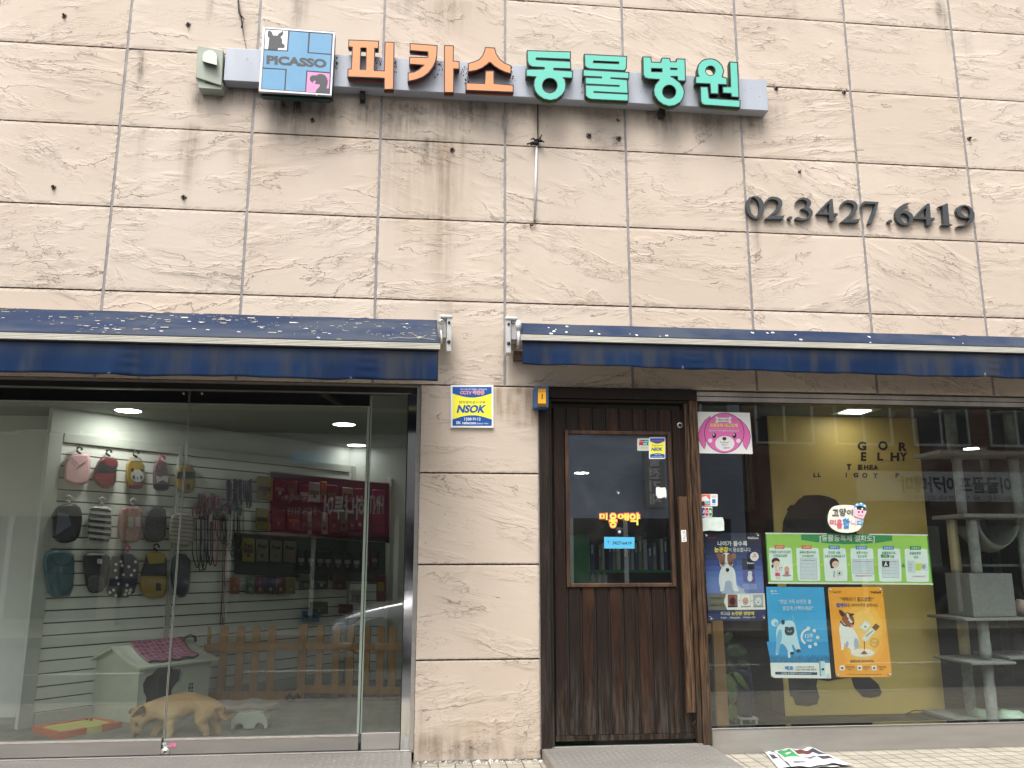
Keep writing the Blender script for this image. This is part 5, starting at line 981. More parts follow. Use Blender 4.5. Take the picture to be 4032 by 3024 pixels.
zt_f = at(1000, 2468, 1.85).z; zr0 = at(1000, 2566, 1.85).z; zr1 = at(1000, 2537, 1.85).z
fence((700, 2764), (1185, 2754), (757, 820, 883, 948, 1010, 1066, 1125), zt_f, [(zr0, zr1), (FZ, FZ + .075)], 'left section of the low pine picket fence behind the dog house')
fence((1195, 2752), (1600, 2762), (1239, 1304, 1366, 1418, 1477, 1530, 1573), zt_f, [(zr0, zr1), (FZ + .05, FZ + .115)], 'right section of the low pine picket fence, the gate')
MB_ = MB(); p = atz(1190, 2753, FZ); MB_.box((p.x - .02, p.y - .02, FZ), (p.x + .02, p.y + .02, zt_f + .01), 'pine'); tag(MB_.build('fence_post', bevel=.002), 'square pine post between the two picket fence sections', 'post')

# ---------------------------------------------------------------- dog house
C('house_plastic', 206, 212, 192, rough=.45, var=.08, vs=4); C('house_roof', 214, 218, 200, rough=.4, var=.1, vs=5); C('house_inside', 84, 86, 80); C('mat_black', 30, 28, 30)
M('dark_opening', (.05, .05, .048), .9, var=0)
HA = Vector((.56, .83, 0)).normalized(); HB = Vector((-.85, .53, 0)).normalized(); HF = atz(532, 2848, FZ)
def hp(a, b, z): return HF + HA * a + HB * b + Vector((0, 0, z - HF.z))
ze = at(545, 2622, HF.y).z; zr = ze + .115; la = .66; lb_ = .52
DH = thing('dog_house', 'pale green-grey plastic dog house with a dark arched doorway', 'dog house')
arch_ = [(.16, .0), (.16, .10)] + [(.165, .14), (.135, .18), (.125, .225), (.15, .265), (.20, .275), (.225, .30), (.27, .325), (.32, .33), (.37, .315), (.40, .285), (.45, .285), (.475, .25), (.465, .21), (.425, .18), (.405, .15), (.41, .10), (.41, 0)]
arch = [(.04 + (a - .125) * 1.03, z * 1.17) for a, z in arch_]
mb = MB(); hz = ze - FZ
mb.poly([hp(a, 0, FZ + z) for a, z in ((0, 0), *arch, (la, 0), (la + .02, hz), (-.0, hz))], 'house_plastic')
mb.add([hp(a, 0, FZ + z) for a, z in arch] + [hp(a, .03, FZ + z) for a, z in arch], [(i, i + 1, len(arch) + i + 1, len(arch) + i) for i in range(len(arch) - 1)], 'house_plastic')
mb.poly([hp(0, 0, FZ), hp(0, lb_, FZ), hp(0, lb_, ze), hp(0, lb_ / 2, zr), hp(0, 0, ze)], 'house_plastic'); mb.poly([hp(la, 0, FZ), hp(la, lb_, FZ), hp(la, lb_, ze), hp(la, lb_ / 2, zr), hp(la, 0, ze)], 'house_plastic'); mb.poly([hp(0, lb_, FZ), hp(la, lb_, FZ), hp(la, lb_, ze), hp(0, lb_, ze)], 'house_plastic')
mb.build('walls', DH)
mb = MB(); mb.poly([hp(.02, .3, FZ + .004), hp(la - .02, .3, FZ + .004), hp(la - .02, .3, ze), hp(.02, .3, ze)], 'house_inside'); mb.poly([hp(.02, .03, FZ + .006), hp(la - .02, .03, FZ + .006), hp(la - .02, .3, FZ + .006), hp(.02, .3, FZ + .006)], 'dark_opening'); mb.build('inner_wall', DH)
def roofp(s, t, off=0):
    """s along the ridge 0..1, t from ridge 0 to front eave 1"""
    a = -.045 + s * (la + .09); b = lb_ / 2 - t * (lb_ / 2 + .055); z = zr + .012 - (zr - ze + .02) * t - .022 * math.sin(math.pi * t); return hp(a, b, z + off)
mb = MB(); n = 10
top = [roofp(s, t / n) for t in range(n + 1) for s in (0, 1)]; bot = [p - Vector((0, 0, .016)) for p in top]; fs = [(2 * i, 2 * i + 1, 2 * i + 3, 2 * i + 2) for i in range(n)]; m_ = len(top)
mb.add(top, fs, 'house_roof', True); mb.add(bot, fs, 'house_roof', True); mb.add(top + bot, [(2 * n, 2 * n + 1, m_ + 2 * n + 1, m_ + 2 * n)] + [(2 * i, 2 * i + 2, m_ + 2 * i + 2, m_ + 2 * i) for i in range(n)] + [(2 * i + 1, 2 * i + 3, m_ + 2 * i + 3, m_ + 2 * i + 1) for i in range(n)], 'house_roof')
def roofb(s, t): a = -.045 + s * (la + .09); b = lb_ / 2 + t * (lb_ / 2 + .055); return hp(a, b, zr + .012 - (zr - ze + .02) * t)
tb = [roofb(0, 0), roofb(1, 0), roofb(1, 1), roofb(0, 1)]; mb.add(tb + [p - Vector((0, 0, .016)) for p in tb], [(0, 1, 2, 3), (4, 5, 6, 7), (0, 3, 7, 4), (1, 2, 6, 5), (2, 3, 7, 6)], 'house_roof'); mb.build('roof', DH)
mb = MB()   # vent window beside the doorway
for a0, a1, z0, z1 in ((.555, .575, .14, .165), (.582, .602, .14, .165), (.555, .575, .172, .195), (.582, .602, .172, .195), (.558, .576, .202, .218), (.581, .599, .202, .218)): a0 -= .095; a1 -= .095; mb.poly([hp(a0, -.004, FZ + z0), hp(a1, -.004, FZ + z0), hp(a1, -.004, FZ + z1), hp(a0, -.004, FZ + z1)], 'dark_opening')
mb.build('vent_holes', DH); mb = MB()
fr_ = [(a_ - .095, b_) for a_, b_ in [(.546, .13), (.611, .13), (.611, .20), (.60, .225), (.5785, .232), (.557, .225), (.546, .20)]]; mb.add([hp(a, -.003, FZ + z) for a, z in fr_] + [hp(a, .002, FZ + z) for a, z in fr_], [(i, (i + 1) % 7, 7 + (i + 1) % 7, 7 + i) for i in range(7)] + [tuple(range(7))], 'house_roof'); mb.build('vent_frame', DH)
# plaid pad over the roof
def plaid():
    m = M('plaid', (.3, .08, .15), .8, var=0); nt = m.node_tree; N = nt.nodes; L = nt.links; b = N['Principled BSDF']; a_ = N.new('ShaderNodeAttribute'); a_.attribute_name = 'st'
    ck = N.new('ShaderNodeTexBrick'); ck.offset = 0; ck.inputs['Scale'].default_value = 9; ck.inputs['Brick Width'].default_value = .9; ck.inputs['Row Height'].default_value = .8; ck.inputs['Mortar Size'].default_value = .06
    ck.inputs['Color1'].default_value = (.26, .05, .12, 1); ck.inputs['Color2'].default_value = (.40, .13, .22, 1); ck.inputs['Mortar'].default_value = (.55, .33, .42, 1); L.new(a_.outputs['Vector'], ck.inputs['Vector']); L.new(ck.outputs['Color'], b.inputs['Base Color'])
plaid(); nx, ny = 22, 10; vs = []; st = []
for j in range(ny + 1):
    for i in range(nx + 1):
        s = .22 + .62 * i / nx; t = -.02 + (.88 - .12 * abs(i / nx - .45)) * j / ny; p = roofp(s - .05 * j / ny, t, .012 + .006 * math.sin(i * .9) * math.sin(j * .8)); vs.append(p); st.append((i / nx, j / ny * .6, 0))
PM = thing('plaid_pad', 'purple plaid pad with black edging lying on the dog house roof', 'pad')
o = MB().add(vs, [(j * (nx + 1) + i, j * (nx + 1) + i + 1, (j + 1) * (nx + 1) + i + 1, (j + 1) * (nx + 1) + i) for j in range(ny) for i in range(nx)], 'plaid', True).build('pad_cloth', PM, recalc=False); a_ = o.data.attributes.new('st', 'FLOAT_VECTOR', 'POINT'); a_.data.foreach_set('vector', [c for v in st for c in v]); o.modifiers.new('t', 'SOLIDIFY').thickness = .008
mb = MB(); mb.tube([vs[ny * (nx + 1) + i] for i in range(nx + 1)] + [vs[j * (nx + 1) + nx] + Vector((0, 0, .004)) for j in range(ny, -1, -1)], .008, 'mat_black', 6); mb.build('edging', PM)
hb_ = roofp(.93, .12, .0); mb = MB(); mb.tube([hb_ + HA * -.07 + Vector((0, 0, .0)), hb_ + HA * -.05 + Vector((0, 0, .04)), hb_ + Vector((0, 0, .055)), hb_ + HA * .05 + Vector((0, 0, .04)), hb_ + HA * .06], .012, 'mat_black', 8); mb.build('handle', PM)

# ---------------------------------------------------------------- pee tray, bowls, bed, toy
C('tray_orange', 205, 100, 66, rough=.4); C('tray_yellow', 214, 206, 112, rough=.5, var=.1, vs=12); C('bowl_plastic', 182, 192, 178, rough=.35); C('plush', 158, 148, 142, bump=.006, bs=60, var=.15); C('chew', 88, 62, 48, var=.3)
q3 = lambda *p: [(a / 2.458, 2350 + b / 2.458) for a, b in p]
TR = thing('pet_toilet_tray', 'orange and yellow pet toilet tray on the floor by the left glass door', 'tray'); cr = [atz(u, v, FZ + .04) for u, v in q3((312, 1248), (890, 1160), (1182, 1206), (578, 1318))]
cin = [bil([tuple(p) for p in cr], a, b) for a, b in ((.06, .10), (.94, .10), (.94, .90), (.06, .90))]; mb = MB()
lo_ = [Vector((p.x, p.y, FZ)) for p in cr]; up = [Vector(p) for p in cr]; inn_ = [Vector(p) for p in cin]; dn = [p - Vector((0, 0, .012)) for p in inn_]
mb.add(lo_ + up + inn_ + dn, [(i, (i + 1) % 4, 4 + (i + 1) % 4, 4 + i) for i in range(4)] + [(4 + i, 4 + (i + 1) % 4, 8 + (i + 1) % 4, 8 + i) for i in range(4)] + [(8 + i, 8 + (i + 1) % 4, 12 + (i + 1) % 4, 12 + i) for i in range(4)], 'tray_orange'); mb.build('tray_rim', TR)
MB().poly([p + Vector((0, 0, .004)) for p in dn], 'tray_yellow').build('tray_floor', TR)
f0 = bil([tuple(p) for p in cr], .40 * 0 + .0, 1); A_, B_ = up[3], up[2]; q_ = [A_.lerp(B_, .42), A_.lerp(B_, .66)]; nrm = Vector(((B_ - A_).y, -(B_ - A_).x, 0)).normalized() * .002
if nrm.y > 0: nrm = -nrm
i0, i1 = inn_[3].lerp(inn_[2], .42), inn_[3].lerp(inn_[2], .66); e = Vector((0, 0, .0015)); mb = MB(); mb.add([q_[0] + nrm + e, q_[1] + nrm + e, Vector((q_[1].x, q_[1].y, FZ)) + nrm, Vector((q_[0].x, q_[0].y, FZ)) + nrm, i1 + e, i0 + e], [(0, 1, 2, 3), (0, 1, 4, 5)], 'tray_yellow'); mb.build('clip', TR)
mb = MB()
for u, v in q3((840, 1190), (882, 1196)): p = atz(u, v, FZ + .036); mb.lathe((p.x, p.y, p.z), [(.012, 0), (.010, .008), (0, .012)], 'chew', 8)
tag(mb.build('kibble'), 'two brown crumbs lying on the yellow tray', 'crumbs', kind='stuff')
q4 = lambda *p: [(800 + a / 2.458, 2350 + b / 2.458) for a, b in p]
BW = thing('double_bowl_stand', 'pale plastic double pet bowl stand with arched cut-outs', 'pet bowl'); c = atz(982, 2868, FZ); mb = MB(); w = .125; h = .105
prof = [(-w, 0), (-w * .97, h * .55), (-w * .75, h * .88), (-w * .3, h), (w * .3, h), (w * .75, h * .88), (w * .97, h * .55), (w, 0), (w * .82, 0)] + [(w * .56 + w * .26 * math.cos(R(a)), h * .36 * math.sin(R(a))) for a in range(10, 171, 20)] + [(w * .3, 0), (-w * .3, 0)] + [(-w * .56 + w * .26 * math.cos(R(a)), h * .36 * math.sin(R(a))) for a in range(10, 171, 20)] + [(-w * .82, 0)]
mb.prism([(c.x + a, FZ + b) for a, b in prof], c.y - .02, c.y + .14, 'bowl_plastic'); mb.build('stand', BW, bevel=.004)
for s_ in (-1, 1): MB().lathe((c.x + s_ * .055, c.y + .06, FZ + h - .004), [(.0, .002), (.035, .001), (.046, .010), (.05, .010), (.05, .0)], 'stainless', 18).build('bowl', BW)
p = atz(960, 2795, FZ); mb = MB(); mb.lathe((0, 0, 0), [(0, .035), (.10, .03), (.17, .055), (.21, .06), (.235, .035), (.23, .0), (0, 0)], 'plush', 26); mb.v = [(p.x + x * 1.15, p.y + y * .6, FZ + z * (1 + .2 * math.sin(x * 30))) for x, y, z in mb.v]; tag(mb.build('pet_bed'), 'soft pinkish grey plush pet bed on the floor behind the dog', 'pet bed')
p = atz(1155, 2765, FZ); mb = MB(); mb.tube([p + Vector(q_) for q_ in ((-.06, 0, .02), (-.03, .0, .05), (0, 0, .03), (.03, 0, .055), (.05, 0, .03))], [.018, .022, .015, .02, .014], 'chew', 8); tag(mb.build('chew_toy'), 'small brown knotted chew toy by the fence foot', 'toy')

# ---------------------------------------------------------------- the dog
def fur():
    m = M('fur_tan', (.46, .30, .17), .85, var=0, spec=.2); nt = m.node_tree; N = nt.nodes; L = nt.links; b = N['Principled BSDF']; tc = [n for n in N if n.type == 'TEX_COORD'][0]
    a_ = N.new('ShaderNodeAttribute'); a_.attribute_name = 'coat'; mp = N.new('ShaderNodeMapping'); mp.inputs['Scale'].default_value = (1, 1, 3); L.new(tc.outputs['Object'], mp.inputs['Vector']); n = N.new('ShaderNodeTexNoise'); n.inputs['Scale'].default_value = 70; n.inputs['Detail'].default_value = 5; n.inputs['Distortion'].default_value = 1; L.new(mp.outputs[0], n.inputs['Vector'])
    mx = N.new('ShaderNodeMix'); mx.data_type = 'RGBA'; mx.blend_type = 'MULTIPLY'; mx.inputs['Factor'].default_value = .5; L.new(a_.outputs['Color'], mx.inputs['A']); r = N.new('ShaderNodeMapRange'); r.inputs['To Min'].default_value = .5; r.inputs['To Max'].default_value = 1.4; L.new(n.outputs['Fac'], r.inputs['Value']); L.new(r.outputs[0], mx.inputs['B']); L.new(mx.outputs['Result'], b.inputs['Base Color'])
    bp = N.new('ShaderNodeBump'); bp.inputs['Distance'].default_value = .003; L.new(n.outputs['Fac'], bp.inputs['Height']); L.new(bp.outputs[0], b.inputs['Normal'])
fur(); DY = .52; K = .00076
def dpt(a, b, dy=0): p = at(a / 2.458, 2350 + b / 2.458, DY); return (p.x, p.y + dy, p.z)
nodes = {}; E_ = []
def chain(names):
    for a, b in zip(names, names[1:]): E_.append((a, b))
def nd_(n, a, b, r, dy=0, ry=None): g_ = 1.18 if r > 45 else 1.2; nodes[n] = (dpt(a, b, dy), (r * K * g_, (ry or r) * K * g_))
nd_('pelvis', 2040, 1000, 80); nd_('loin', 1905, 1010, 80); nd_('rib', 1770, 1038, 98); nd_('chest', 1650, 1072, 96); nd_('neck1', 1540, 1085, 84); nd_('neck2', 1450, 1095, 70); nd_('head', 1360, 1145, 72); nd_('brow', 1328, 1202, 64); nd_('muz', 1320, 1280, 40); nd_('nose', 1313, 1352, 26)
chain(['pelvis', 'loin', 'rib', 'chest', 'neck1', 'neck2', 'head', 'brow', 'muz', 'nose'])
nd_('tail1', 2125, 1060, 34); nd_('tail2', 2132, 1140, 26); nd_('tail3', 2165, 1180, 24); nd_('tail4', 2210, 1165, 22); nd_('tail5', 2240, 1128, 10); chain(['pelvis', 'tail1', 'tail2', 'tail3', 'tail4', 'tail5'])
for s, dy, dx in (('n', -.045, 0), ('f', .05, 0)):
    if s == 'n': L1 = [(1650, 1170, 46), (1665, 1260, 30), (1650, 1345, 24), (1625, 1410, 20), (1605, 1432, 20)]; L2 = [(2010, 1120, 84), (1950, 1205, 52), (2015, 1295, 25), (1985, 1385, 20), (1955, 1425, 20)]
    else: L1 = [(1590, 1180, 50), (1530, 1260, 34), (1480, 1320, 24), (1440, 1395, 20), (1415, 1415, 19)]; L2 = [(2060, 1140, 74), (2040, 1235, 48), (2100, 1305, 26), (2085, 1375, 19), (2055, 1412, 19)]
    for nm, L_, root in (('a', L1, 'chest'), ('h', L2, 'pelvis')):
        ks = [root]
        for i, (a, b, r) in enumerate(L_): nd_(nm + s + str(i), a, b, r, dy * (1 if i else .7)); ks.append(nm + s + str(i))
        chain(ks)
for s, dy, pts in (('n', -.035, [(1395, 1095, 24), (1405, 1120, 22), (1395, 1150, 8)]), ('f', .04, [(1290, 1110, 22), (1250, 1110, 18), (1225, 1135, 7)])):
    ks = ['head']
    for i, (a, b, r) in enumerate(pts): nd_('e' + s + str(i), a, b, r, dy * (1 + .2 * i)); ks.append('e' + s + str(i))
    chain(ks)
nl = list(nodes); me = bpy.data.meshes.new('dog_body'); me.from_pydata([nodes[n][0] for n in nl], [(nl.index(a), nl.index(b)) for a, b in E_], []); body = bpy.data.objects.new('dog_body', me); COL.objects.link(body)
md = body.modifiers.new('skin', 'SKIN'); md.use_smooth_shade = True; sv = me.skin_vertices[0].data
for i, n in enumerate(nl): sv[i].radius = nodes[n][1]; sv[i].use_root = (n == 'pelvis')
md2 = body.modifiers.new('sub', 'SUBSURF'); md2.levels = 3; md2.render_levels = 3
dg = bpy.context.evaluated_depsgraph_get(); me2 = bpy.data.meshes.new_from_object(body.evaluated_get(dg)); bpy.data.objects.remove(body)
from mathutils import noise as _nz
for v in me2.vertices: v.co.y = DY + (v.co.y - DY) * .88
for v in me2.vertices: v.co += v.normal * (.0035 * _nz.noise(Vector((v.co.x * 45, v.co.y * 45, v.co.z * 90))) + .002 * _nz.noise(v.co * 160))
DOG = thing('dog', 'small tan dog with head lowered sniffing the floor behind the glass door', 'dog')
body = bpy.data.objects.new('body', me2); COL.objects.link(body); body.parent = DOG; me2.materials.clear(); me2.materials.append(MT['fur_tan'])
ca = me2.attributes.new('coat', 'FLOAT_COLOR', 'POINT'); colr = []
def near(v, a, b, r): p = dpt(a, b); return math.exp(-(((v.x - p[0]) ** 2 + (v.z - p[2]) ** 2) / (r * K) ** 2))
for v in me2.vertices:
    c_ = Vector((.50, .315, .15)); top_ = max(0, (v.co.z - .30) / .12); c_ = c_.lerp(Vector((.38, .22, .095)), min(1, top_) * .5)
    c_ = c_.lerp(Vector((.70, .50, .28)), min(1, near(v.co, 1660, 1130, 75) * .8)); c_ = c_.lerp(Vector((.66, .52, .36)), min(1, near(v.co, 1370, 1260, 50) * .6)); c_ = c_.lerp(Vector((.60, .48, .34)), min(1, near(v.co, 1980, 1330, 90) + near(v.co, 1640, 1330, 90)) * .7)
    c_ = c_.lerp(Vector((.30, .17, .09)), min(1, near(v.co, 1395, 1110, 34) * .9 + near(v.co, 1240, 1120, 30))); c_ = c_.lerp(Vector((.34, .15, .07)), min(1, near(v.co, 2215, 1155, 45))); c_ = c_.lerp(Vector((.03, .025, .02)), min(1, near(v.co, 1318, 1335, 22) * 1.3)); c_ = c_.lerp(Vector((.16, .10, .06)), min(1, near(v.co, 1340, 1225, 20) * .9))
    colr += [c_.x, c_.y, c_.z, 1]
ca.data.foreach_set('color', colr)
rf = random.Random(6); fb = MB(); fc = []
me2.calc_loop_triangles(); tris = [t for t in me2.loop_triangles]
for k in range(5200):
    t = rf.choice(tris); a, b, c_ = [me2.vertices[i] for i in t.vertices]; w1, w2 = sorted((rf.random(), rf.random())); p = a.co * w1 + b.co * (w2 - w1) + c_.co * (1 - w2); nr = (a.normal + b.normal + c_.normal).normalized()
    lay = Vector((.9, 0, -.45)); d_ = (lay - nr * lay.dot(nr)); d_ = d_.normalized() if d_.length > .1 else Vector((1, 0, 0)); s_ = d_.cross(nr).normalized() * .0011; L_ = rf.uniform(.008, .016)
    i0 = len(fb.v); fb.add([p - s_, p + s_, p + d_ * L_ + nr * L_ * .35], [(0, 1, 2)], 'fur_tan'); q = t.vertices[0] * 4; fc += list(colr[q:q + 4]) * 3
fo = fb.build('fur', DOG, recalc=False); fo['kind'] = 'stuff'; ga = fo.data.attributes.new('coat', 'FLOAT_COLOR', 'POINT'); ga.data.foreach_set('color', fc)
M('eye_dark', (.01, .008, .006), .08, var=0)
p = dpt(1343, 1222); MB().lathe((p[0], DY - .052, p[2]), [(0, -.006), (.006, -.004), (.008, 0), (.006, .004), (0, .006)], 'eye_dark', 12, 'y').build('eye', DOG); p = dpt(1313, 1340); MB().lathe((p[0], DY - .012, p[2]), [(0, -.014), (.008, -.011), (.011, -.003), (.008, .006), (0, .010)], 'eye_dark', 12, 'y').build('nose', DOG)
# ================================================================== right hand interior
FR = -.01; CR2 = 2.45
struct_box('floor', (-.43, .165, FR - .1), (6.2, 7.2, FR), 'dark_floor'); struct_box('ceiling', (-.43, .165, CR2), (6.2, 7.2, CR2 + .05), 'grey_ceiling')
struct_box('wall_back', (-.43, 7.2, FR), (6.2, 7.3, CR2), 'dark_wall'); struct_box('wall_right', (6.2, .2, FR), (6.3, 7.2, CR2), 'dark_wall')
C('cream_wall', 150, 148, 132); C('green_board', 44, 150, 90, rough=.4); C('binder_white', 190, 195, 195); C('binder_blue', 60, 90, 140); C('deep_blue', 24, 40, 84)
# seen through the door glass
GC = thing('green_cabinet', 'green cabinet standing inside behind the wooden door glass', 'cabinet'); a_ = at(2246, 2100, 1.6); b_ = at(2322, 2300, 1.6)
MB().box((a_.x - .35, 1.6, 0), (b_.x, 2.1, at(2300, 2105, 1.6).z), 'green_board').build('cabinet_body', GC, bevel=.004); MB().box((b_.x - .09, 1.592, .3), (b_.x - .03, 1.5995, .9), 'binder_white').build('notice', GC)
SH = thing('shelf_unit', 'dark shelf of binders and bottles inside behind the wooden door glass', 'shelf'); x0 = b_.x + .02; x1 = at(2650, 2250, 2.0).x + .4; mb = MB()
for z in (at(2400, 2245, 2.0).z, at(2400, 2150, 2.0).z - .35, .3): mb.box((x0, 1.9, z - .02), (x1, 2.2, z), 'green_board')
mb.build('shelf_board', SH)
rg = random.Random(3); zt = at(2400, 2245, 2.0).z; x = x0 + .02; k = 0
while x < x1 - .1:
    w = rg.uniform(.025, .05); hgt = rg.uniform(.22, .31); B = thing('binder', '%s %s binder on the shelf behind the door glass' % (['narrow', 'broad'][w > .037], ['white', 'blue', 'grey'][k % 3]), 'binder', 'binders on the shelf'); MB().box((x, 1.92, zt), (x + w - .004, 2.12, zt + hgt), ['binder_white', 'binder_blue', 'paper_grey'][k % 3]).build('cover', B, bevel=.003); MB().box((x + w * .25, 1.9175, zt + hgt * .55), (x + w * .6, 1.9195, zt + hgt * .85), 'paper_white').build('spine_label', B); x += w + rg.choice([0, 0, .03]); k += 1
for i in range(3):
    p = at(2333 + i * 24, 2290, 1.95); mb = MB(); mb.lathe((p.x, 1.98, at(2333, 2320, 1.95).z), [(.0, 0), (.03, 0), (.031, .12), (.012, .15), (.012, .17), (0, .17)], 'binder_white', 14); tag(mb.build('bottle'), 'pale bottle behind the door glass, %s from the left' % ['first', 'second', 'third'][i], 'bottle', 'bottles inside the door')
p = atz(2291, 1862, CR2); downlight(p.x, min(p.y, 6.9), CR2, .10, 'round downlight seen through the wooden door glass')
for (u, v), lb, r in (((3827, 1766), 'round downlight above the cat tree', .085), ((3710, 1848), 'lower round downlight left of the cat tree post', .085)):
    p = atz(u, v, CR2); downlight(p.x, min(p.y, 6.9), CR2, r, lb)
p = atz(3370, 1620, CR2 - .003); SL = thing('ceiling_panel_light', 'square ceiling light at the top of the right window', 'ceiling light'); MB().box((p.x - .15, p.y - .15, CR2 - .006), (p.x + .15, p.y + .15, CR2 - .001), 'lamp_rim').build('rim', SL); MB().box((p.x - .11, p.y - .085, CR2 - .0095), (p.x + .09, p.y + .085, CR2 - .0065), 'lamp_on_dim').build('diffuser', SL)
# yellow standing box with the black dog shape
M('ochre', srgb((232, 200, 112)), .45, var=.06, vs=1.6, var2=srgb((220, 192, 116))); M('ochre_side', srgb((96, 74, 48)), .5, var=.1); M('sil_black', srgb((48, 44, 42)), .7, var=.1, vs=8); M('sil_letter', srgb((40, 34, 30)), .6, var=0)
YBd = 1.27; YBX = thing('yellow_display_panel', 'tall ochre yellow box panel with a black dog silhouette and loose letters', 'display panel')
bx0 = at(3058, 2240, YBd).x; bx1 = at(3668, 2240, YBd).x
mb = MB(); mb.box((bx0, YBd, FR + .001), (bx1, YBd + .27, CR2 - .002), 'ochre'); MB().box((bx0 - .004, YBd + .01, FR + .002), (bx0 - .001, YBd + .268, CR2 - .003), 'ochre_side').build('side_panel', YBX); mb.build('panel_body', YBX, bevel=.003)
sil = [(3082, 2097), (3084, 2056), (3092, 2035), (3103, 2014), (3099, 2006), (3113, 1989), (3126, 1989), (3147, 1966), (3168, 1951), (3198, 1949), (3227, 1949), (3261, 1955), (3291, 1968), (3308, 1989), (3330, 2030), (3360, 2070), (3388, 2130), (3398, 2200), (3394, 2300), (3402, 2420), (3412, 2560), (3420, 2660), (3441, 2678), (3460, 2696), (3472, 2726), (3464, 2741), (3430, 2747), (3398, 2744), (3365, 2708), (3353, 2667), (3300, 2674), (3262, 2681), (3219, 2675), (3215, 2702), (3227, 2745), (3218, 2772), (3182, 2781), (3134, 2775), (3122, 2745), (3112, 2741), (3100, 2640), (3104, 2500), (3112, 2420), (3100, 2330), (3088, 2230)]
mb = MB(); mb.ppx(sil, YBd - .006, YBd - .001, 'sil_black'); mb.build('dog_silhouette', YBX)
ZR1 = Z(2700, 1550, 2.37); ZR2 = Z(3332, 1550, 2.37)
def ql(f, x0, y0, x1, y1, sx=.02): return f((x0, y0), (x1, y0 + (x1 - x0) * sx), (x1, y1 + (x1 - x0) * sx), (x0, y1))
for ch, x0, y0, x1, y1 in (('G', 105, 447, 188, 530), ('O', 298, 442, 388, 527), ('R', 490, 455, 568, 535), ('E', 137, 545, 188, 628), ('L', 290, 548, 345, 625), ('H', 413, 548, 495, 628), ('Y', 500, 548, 570, 628), ('T', 5, 657, 50, 708), ('E', 110, 662, 152, 708), ('H', 166, 665, 208, 708), ('E', 216, 665, 250, 708), ('A', 255, 665, 298, 708), ('L', -305, 738, -275, 777), ('L', -265, 738, -235, 777), ('I', -3, 738, 6, 778), ('G', 68, 738, 115, 780), ('O', 148, 738, 198, 785), ('Y', 252, 740, 296, 785), ('P', 460, 740, 495, 785)):
    mb = MB(); mb.text(ch, ql(ZR2, x0, y0, x1, y1), YBd - .004, 'sil_letter', .045)
    if ch in 'RLEHYTIPA':      # little serif feet
        for q_ in ([(x0 - 4, y1 - 4), (x0 + (x1 - x0) * .38, y1 - 4), (x0 + (x1 - x0) * .38, y1 + 1), (x0 - 4, y1 + 1)],) if ch != 'T' and ch != 'Y' else ([((x0 + x1) / 2 - 12, y1 - 4), ((x0 + x1) / 2 + 12, y1 - 4), ((x0 + x1) / 2 + 12, y1 + 1), ((x0 + x1) / 2 - 12, y1 + 1)],): mb.px(ZR2(*q_), YBd - .0042, 'sil_letter')
    mb.build('letter', YBX)
mb = MB(); cord = [atz(3500, 2836, .2) for _ in ()]; pts = [(3540, 2838), (3560, 2815), (3600, 2797), (3650, 2800), (3695, 2815), (3725, 2822), (3745, 2845)]; mb.tube([at(a, b, YBd - .03) for a, b in pts], .004, 'cable_black', 6); tag(mb.build('cable'), 'thin black cable curving across the foot of the yellow panel', 'cable')
# wooden stand, plant, blue pot, white stool
YQ = .62
M('leaf_dark', (.035, .075, .028), .4, var=.25, vs=20); M('leaf_light', (.17, .27, .07), .4, var=.2, vs=20); C('pine_light', 196, 148, 92, rough=.5, var=.12, vs=3, stretch=(4, 4, .5))
WS = thing('wooden_stand', 'light wooden post just right of the wooden door frame behind the glass', 'stand'); mb = MB(); mb.ppx([(2806, 2440), (2846, 2440), (2873, 2875), (2824, 2875)], YQ, YQ + .04, 'pine_light'); mb.build('post', WS, bevel=.002); mb = MB(); mb.ppx([(2770, 2456), (2808, 2456), (2811, 2496), (2770, 2496)], YQ + .045, YQ + .075, 'pine_light'); mb.build('cross_bar', WS, bevel=.002)
PL = thing('potted_plant', 'green leafy plant beside the light wooden post behind the right window', 'plant')
def leafm(pts, Y, m_, cup=.02):
    n = len(pts); c = (sum(p[0] for p in pts) / n, sum(p[1] for p in pts) / n); sp = smoothpts(pts, 2); n = len(sp); mb = MB(); vs = [at(a, b, Y + cup * math.sin(i * 2 * math.pi / n)) for i, (a, b) in enumerate(sp)]; vs2 = [at(c[0] + (a - c[0]) * .5, c[1] + (b - c[1]) * .5, Y - cup * .5) for a, b in sp]; cc = at(c[0], c[1], Y - cup * .3); mb.add(vs + vs2 + [cc], [(i, (i + 1) % n, n + (i + 1) % n, n + i) for i in range(n)] + [(n + i, n + (i + 1) % n, 2 * n) for i in range(n)], m_, True); o = mb.build('leaf', PL, recalc=True); o.modifiers.new('t', 'SOLIDIFY').thickness = .0012
for pts, dy, m_ in ((((2856, 2548), (2878, 2532), (2905, 2532), (2932, 2550), (2945, 2570), (2930, 2588), (2895, 2590), (2862, 2580)), .05, 'leaf_dark'), (((2860, 2650), (2882, 2660), (2902, 2690), (2907, 2730), (2898, 2765), (2882, 2775), (2866, 2740), (2858, 2690)), -.02, 'leaf_light'), (((2884, 2640), (2915, 2650), (2940, 2690), (2956, 2728), (2925, 2705), (2895, 2670)), .03, 'leaf_light'),
                    (((2858, 2590), (2885, 2610), (2905, 2640), (2912, 2655), (2885, 2650), (2862, 2630)), .08, 'leaf_dark'), (((2868, 2775), (2888, 2765), (2905, 2790), (2902, 2830), (2880, 2840), (2866, 2810)), 0, 'leaf_light'), (((2850, 2500), (2870, 2480), (2890, 2500), (2880, 2530), (2856, 2536)), .1, 'leaf_dark'), (((2905, 2590), (2940, 2600), (2960, 2630), (2930, 2640), (2905, 2615)), .1, 'leaf_dark')): leafm(pts, YQ + .1 + dy, m_)
